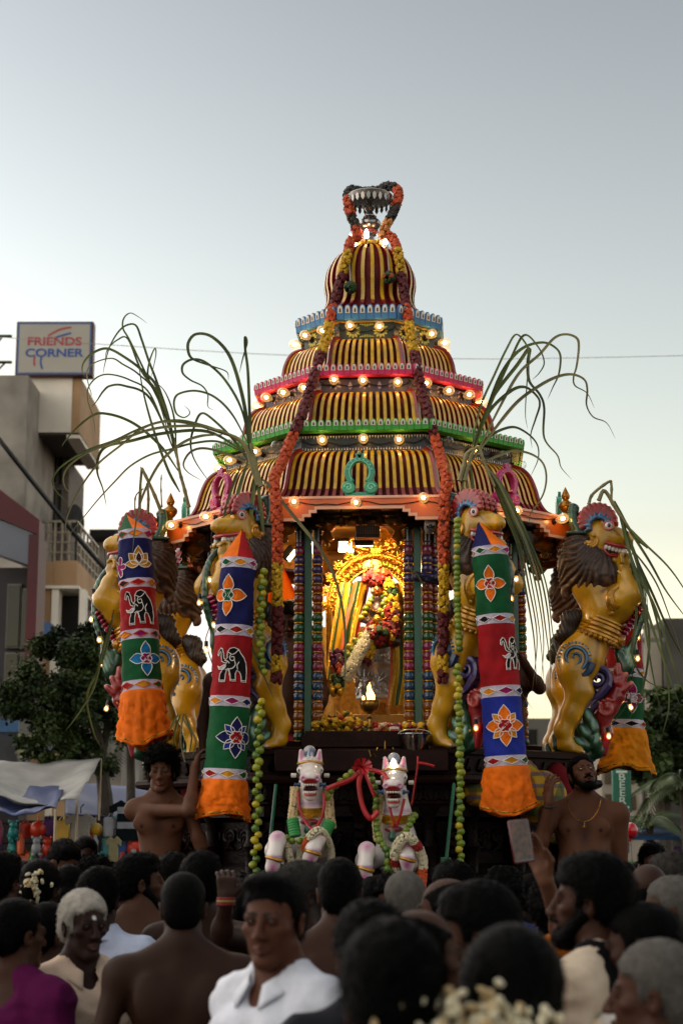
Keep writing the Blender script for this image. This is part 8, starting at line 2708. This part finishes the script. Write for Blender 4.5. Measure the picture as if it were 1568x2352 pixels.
# phone in the raised hand
pc = at(1196, 1932, 6.05)
phn = thing('phone', 'phone in a dark red case held up to film the chariot', 'phone', pc, rot=(rad(-8), rad(-7), rad(6)))
b = MB(); b.box((0, 0, 0), (.073, .010, .150), None, 0, .004); b.build('case', M('phone_case', '#5a0f16', .4, var=.1), phn)
b = MB(); b.box((0, -.0055, 0), (.066, .002, .142)); b.build('bezel', m_eyeb, phn)
m_scr = M('phone_screen', '#15161a', .3, var=.6, scale=70, col2='#5a3a24', emit='#40464a', estr=.03)
b = MB(); b.box((0, -.0068, .002), (.061, .0012, .132)); b.build('screen', m_scr, phn)
# ================================================================ STALLS AND FAR CROWD
m_tarpw = M('tarp_white', '#8d8b86', .7, var=.2, scale=3, bump=.2, bscale=12)
m_tarpb = M('tarp_blue', '#1c2c5a', .6, var=.2, scale=2, bump=.2, bscale=10)
def tarp(label, corners, sag, mat, n=16, name='tarpaulin'):
 c = [Vector(p) for p in corners]
 o = thing(name, label, 'awning', c[0], group='tarpaulins over the left stalls')
 b = MB()
 def f(u, v):
  p = c[0].lerp(c[1], u).lerp(c[3].lerp(c[2], u), v)
  return tuple(p - c[0] + Vector((0, 0, -sag * math.sin(pi * u) * math.sin(pi * v * .8 + .2) + .05 * pnoise(Vector((u * 5, v * 5, sag * 9))))))
 b.grid(f, n, n); q = b.build('sheet', mat, o, sharp=180); q.modifiers.new('t', 'SOLIDIFY').thickness = .01
 for p in (c[0], c[1], c[2], c[3]):
  bb = MB(); bb.tube([p - c[0], Vector((p.x, p.y, 0)) - c[0]], .014, 5); bb.build('pole', m_rail, o)
 return o
tarp('sagging dirty white tarpaulin over the toy stall', [at(-40, 1745, 19.5), at(232, 1742, 19.5), at(178, 1838, 16.6), at(-60, 1806, 16.4)], .22, m_tarpw)
tarp('blue tarpaulin below the white one at the left edge', [at(-60, 1800, 18.5), at(150, 1806, 18.5), at(128, 1858, 15.8), at(-60, 1862, 15.6)], .10, m_tarpb)
tarp('long blue tarpaulin behind the tree trunk', [at(150, 1800, 23.5), at(480, 1796, 23.5), at(480, 1868, 19.5), at(150, 1868, 19.5)], .2, m_tarpb)
sr = random.Random(21)
_o1 = 'zeroth first second third fourth fifth sixth seventh eighth ninth tenth eleventh twelfth thirteenth fourteenth fifteenth sixteenth seventeenth eighteenth nineteenth'.split()
def ordw(n):
 if n < 20: return _o1[n]
 t = ('twent', 'thirt', 'fort')[n // 10 - 2]
 return t + 'ieth' if n % 10 == 0 else t + 'y-' + _o1[n % 10]
toyc = [M('toy_%d' % i, h, .4, var=.15) for i, h in enumerate(('#b02a0a', '#c04a10', '#1a6a2a', '#8a1450', '#1c4a8a', '#b08a10', '#8a8f96', '#4a1a6a', '#1a7a7a'))]
st = thing('toy_stall', 'toy stall crammed with bright plastic toys at the left edge', 'stall', at(70, 1952, 18.2) * 1)
st.location.z = 0
b = MB(); b.box((0, .5, .5), (2.3, .6, 1.0)); b.build('counter', M('stall_dark', '#15110f', .8), st)
b = MB(); b.box((0, 1.0, 1.3), (2.3, .05, 1.6)); b.build('back_board', M('stall_dark'), st)
for s in (-1, -.33, .33, 1):
 b = MB(); b.tube([(s * 1.1, .1, 0), (s * 1.1, .1, 2.1)], .02, 5); b.build('post', m_wire, st)
for k in range(5):
 b = MB(); b.tube([(-1.1, .12, 1.25 + .2 * k), (1.1, .12, 1.25 + .2 * k)], .008, 4); b.build('rail', m_wire, st)
def toy(kind, c):
 b = MB(); mi = toyc[c]
 if kind == 0: b.sphere((0, 0, 0), (.075, .075, .075), 12, 8); b.tube([(0, 0, .07), (0, 0, .14)], .006, 4)
 elif kind == 1:
  b.box((0, 0, 0), (.13, .03, .17), None, 0, .012); b.tube([(-.03, 0, .085), (0, 0, .13), (.03, 0, .085)], .005, 4)
 elif kind == 2:
  b.sphere((0, 0, .05), (.04, .04, .04), 10, 6); b.sphere((0, 0, -.02), (.05, .04, .06), 10, 6)
  for s in (-1, 1): b.sphere((s * .04, 0, .085), (.016, .012, .018), 6, 5); b.sphere((s * .035, -.02, -.08), (.02, .025, .02), 6, 5)
 else:
  b.lathe([(.0, -.1), (.03, -.09), (.035, .03), (.02, .06), (.02, .09), (.0, .095)], 10)
 return b.data('toy', mi)
TOY = {(k, c): toy(k, c) for k in range(4) for c in range(9)}
tn = 0
for row in range(6):
 for col in range(18):
  p = Vector((-1.10 + col * .128 + sr.uniform(-.03, .03), .02 + sr.uniform(-.08, .06), 1.14 + row * .17 + sr.uniform(-.03, .03))) + st.location
  k, c_ = sr.randrange(4), sr.choice((0, 0, 1, 2, 3, 4, 5, 6, 6, 7, 8))
  o = obj('toy', TOY[k, c_], None, T(p) @ RZ(sr.uniform(-.6, .6)) @ Matrix.Scale(sr.uniform(.95, 1.35), 4))
  cn = ('red', 'orange', 'green', 'magenta', 'blue', 'yellow', 'silver', 'purple', 'teal')[c_]
  kn = ('ball', 'packaged toy', 'plush figure', 'bottle shaped toy')[k]
  tag(o, '%s %s, %s from the left in the toy stall\'s %s row' % (cn, kn, ordw(col + 1), ('lowest', 'second lowest', 'third lowest', 'third highest', 'second highest', 'highest')[row]), 'toy', 'bright toys on the left stall')
  tn += 1
# garments on hangers
def garment(label, u, v, Y, w, h, mat, stripes=None):
 o = thing('hanging_garment', label, 'garment', at(u, v, Y), group='garments hung on the left stall line')
 b = MB(); b.poly([(-w / 2, -h), (w / 2, -h), (w * .42, -h * .25), (w * .72, -h * .33), (w * .78, -h * .16), (w * .3, 0), (w * .1, -.03), (-w * .1, -.03), (-w * .3, 0), (-w * .78, -h * .16), (-w * .72, -h * .33), (-w * .42, -h * .25)], .05, RX(pi / 2)); b.build('cloth', mat, o)
 b = MB(); b.tube([(0, 0, 0), (0, 0, .06), (.03, 0, .09)], .006, 4); b.build('hanger', m_wire, o)
 for z in (stripes or []):
  b = MB(); b.box((0, -.028, -h * z), (w * .86, .008, h * .16)); b.build('stripe', M('stripe_white', '#8a8e98', .8), o)
garment('pale grey sleeveless garment hanging by the tree trunk', 186, 1868, 17.2, .2, .36, fabric('pale_grey', '#8c8a84'))
garment('dark striped shirt hanging behind the young man', 296, 1838, 18.2, .26, .42, fabric('navy_green', '#0a1418'), (.25, .62))
garment('dark green shirt hanging beside the striped shirt', 336, 1848, 18.6, .24, .40, fabric('dk_green', '#0c1c12'))
garment('cream towel hanging low beside the trunk', 262, 1920, 17.6, .10, .3, fabric('creamtowel', '#8f8a68'))
bx = thing('stall_backing', 'dark cloth backing of the clothes stall behind the tree', 'stall', at(320, 1952, 22)); bx.location.z = 0
b = MB(); b.box((0, 0, 1.1), (2.4, .1, 2.2)); b.build('cloth_wall', M('stall_black', '#0b0b0e', .9), bx)
# right hand stall, balloons
st2 = thing('snack_stall', 'small far stall with coloured packets at the right', 'stall', at(1480, 1952, 24)); st2.location.z = 0
b = MB(); b.box((0, .4, .55), (1.6, .5, 1.1)); b.build('counter', M('stall_dark'), st2)
b = MB(); b.box((.1, .6, 1.95), (2.0, 1.2, .05), RX(.12)); b.build('canopy', M('canopy_blue', '#12406a', .6), st2)
for s in (-1, 1):
 b = MB(); b.tube([(s * .75, .1, 0), (s * .75, .1, 2.0)], .025, 5); b.build('post', m_wire, st2)
for i in range(26):
 p = st2.location + Vector((-.85 + i * .066, .05 + sr.uniform(-.1, .1), 1.2 + sr.uniform(0, .65)))
 c_ = sr.randrange(9); o = obj('packet', TOY[1, c_], None, T(p) @ RZ(sr.uniform(-.5, .5)) @ Matrix.Scale(.8, 4))
 tag(o, '%s packet on the far right stall, %s from its left end' % (('red', 'orange', 'green', 'magenta', 'blue', 'yellow', 'silver', 'purple', 'teal')[c_], ordw(i + 1)), 'packet', 'packets on the far right stall')
for (u, v, h, lab) in ((1428, 1925, '#9a0a18', 'lower left red balloon over the far right crowd'), (1447, 1908, '#a80c1c', 'upper right red balloon over the far right crowd'), (1411, 1932, '#8a0f4a', 'pink balloon beside the shoulder of the anchor necklace man')):
 o = thing('balloon', lab, 'balloon', at(u, v, 16), group='balloons at the right')
 b = MB(); b.sphere((0, 0, 0), (.068, .068, .075), 16, 10); b.lathe([(.012, -.095), (.006, -.075), (.0, -.07)], 8); b.build('skin', M('balloon_' + h, h, .25, var=.08, coat=.5), o)
 b = MB(); b.tube([(0, 0, -.09), (.01, 0, -.4), (0, 0, -.7)], .002, 4); b.build('string', m_wire, o)
# ---- far crowd: low detail people, copied
def far_person(skin, hair, topc, fem):
 r = person('template', 784, 1990, 14., 0, (0, 0, 0), skin, hair, dict(m=fabric('far' + topc, topc)), '#3a3a40', 1., fem=fem, res=.03, rf=.010, face=dict(eyes=False), fine=False)
 return r
tmpl = [(far_person(D2, ('medium', 'black'), '#15151a', False), 'black'), (far_person(D1, ('short', 'black'), '#7a7d86', False), 'pale grey'), (far_person(D2, ('woman', 'black'), '#5a1020', True), 'dark red'), (far_person(D2, ('woman', 'black'), '#123a2a', True), 'green'), (far_person(D1, ('curly', 'black'), '#1c2a5a', False), 'navy'), (far_person(D2, ('bald', 'black'), '#6a5a44', False), 'tan')]
fr_ = random.Random(33)
cr_spots = []
for i in range(46): cr_spots.append((fr_.uniform(-60, 520), fr_.uniform(9.6, 19), 'left'))
for i in range(34): cr_spots.append((fr_.uniform(1400, 1640), fr_.uniform(9.0, 21), 'right'))
for i in range(10): cr_spots.append((fr_.uniform(560, 1380), fr_.uniform(8.4, 8.9), 'middle'))
used = {}
cr_spots.sort()
ordn = {}
for (u, Y, side) in cr_spots:
 if 'middle' != side and Y < 13.6 and 260 < u < 520 and Y > 10.2: u -= 260
 ordn[side] = ordn.get(side, 0) + 1
 h = fr_.uniform(1.48, 1.70)
 k = fr_.randrange(len(tmpl)); t, cn = tmpl[k]
 x = X(u, Y)
 hair_h = 1.0
 Ht = at(784, 1990, 14.).z + .112
 sc = h / Ht
 m = T(x, Y, 0) @ RZ(rad(fr_.choice((0, 10, -15, 30, -40, 160, 200)) + fr_.uniform(-12, 12))) @ Matrix.Scale(sc, 4)
 lab = {'left': 'person in %s, %s from the left among distant heads left of the chariot', 'right': 'person in %s, %s from the left among distant heads right of the chariot', 'middle': 'person in %s, %s from the left close before the chariot base'}[side] % (cn, ordw(ordn[side]))
 if t.name not in used:
  used[t.name] = 1; t.matrix_basis = m; t['label'] = lab; o = t
 else: o = dup(t, m, lab)
 o['group'] = 'far crowd %s' % side
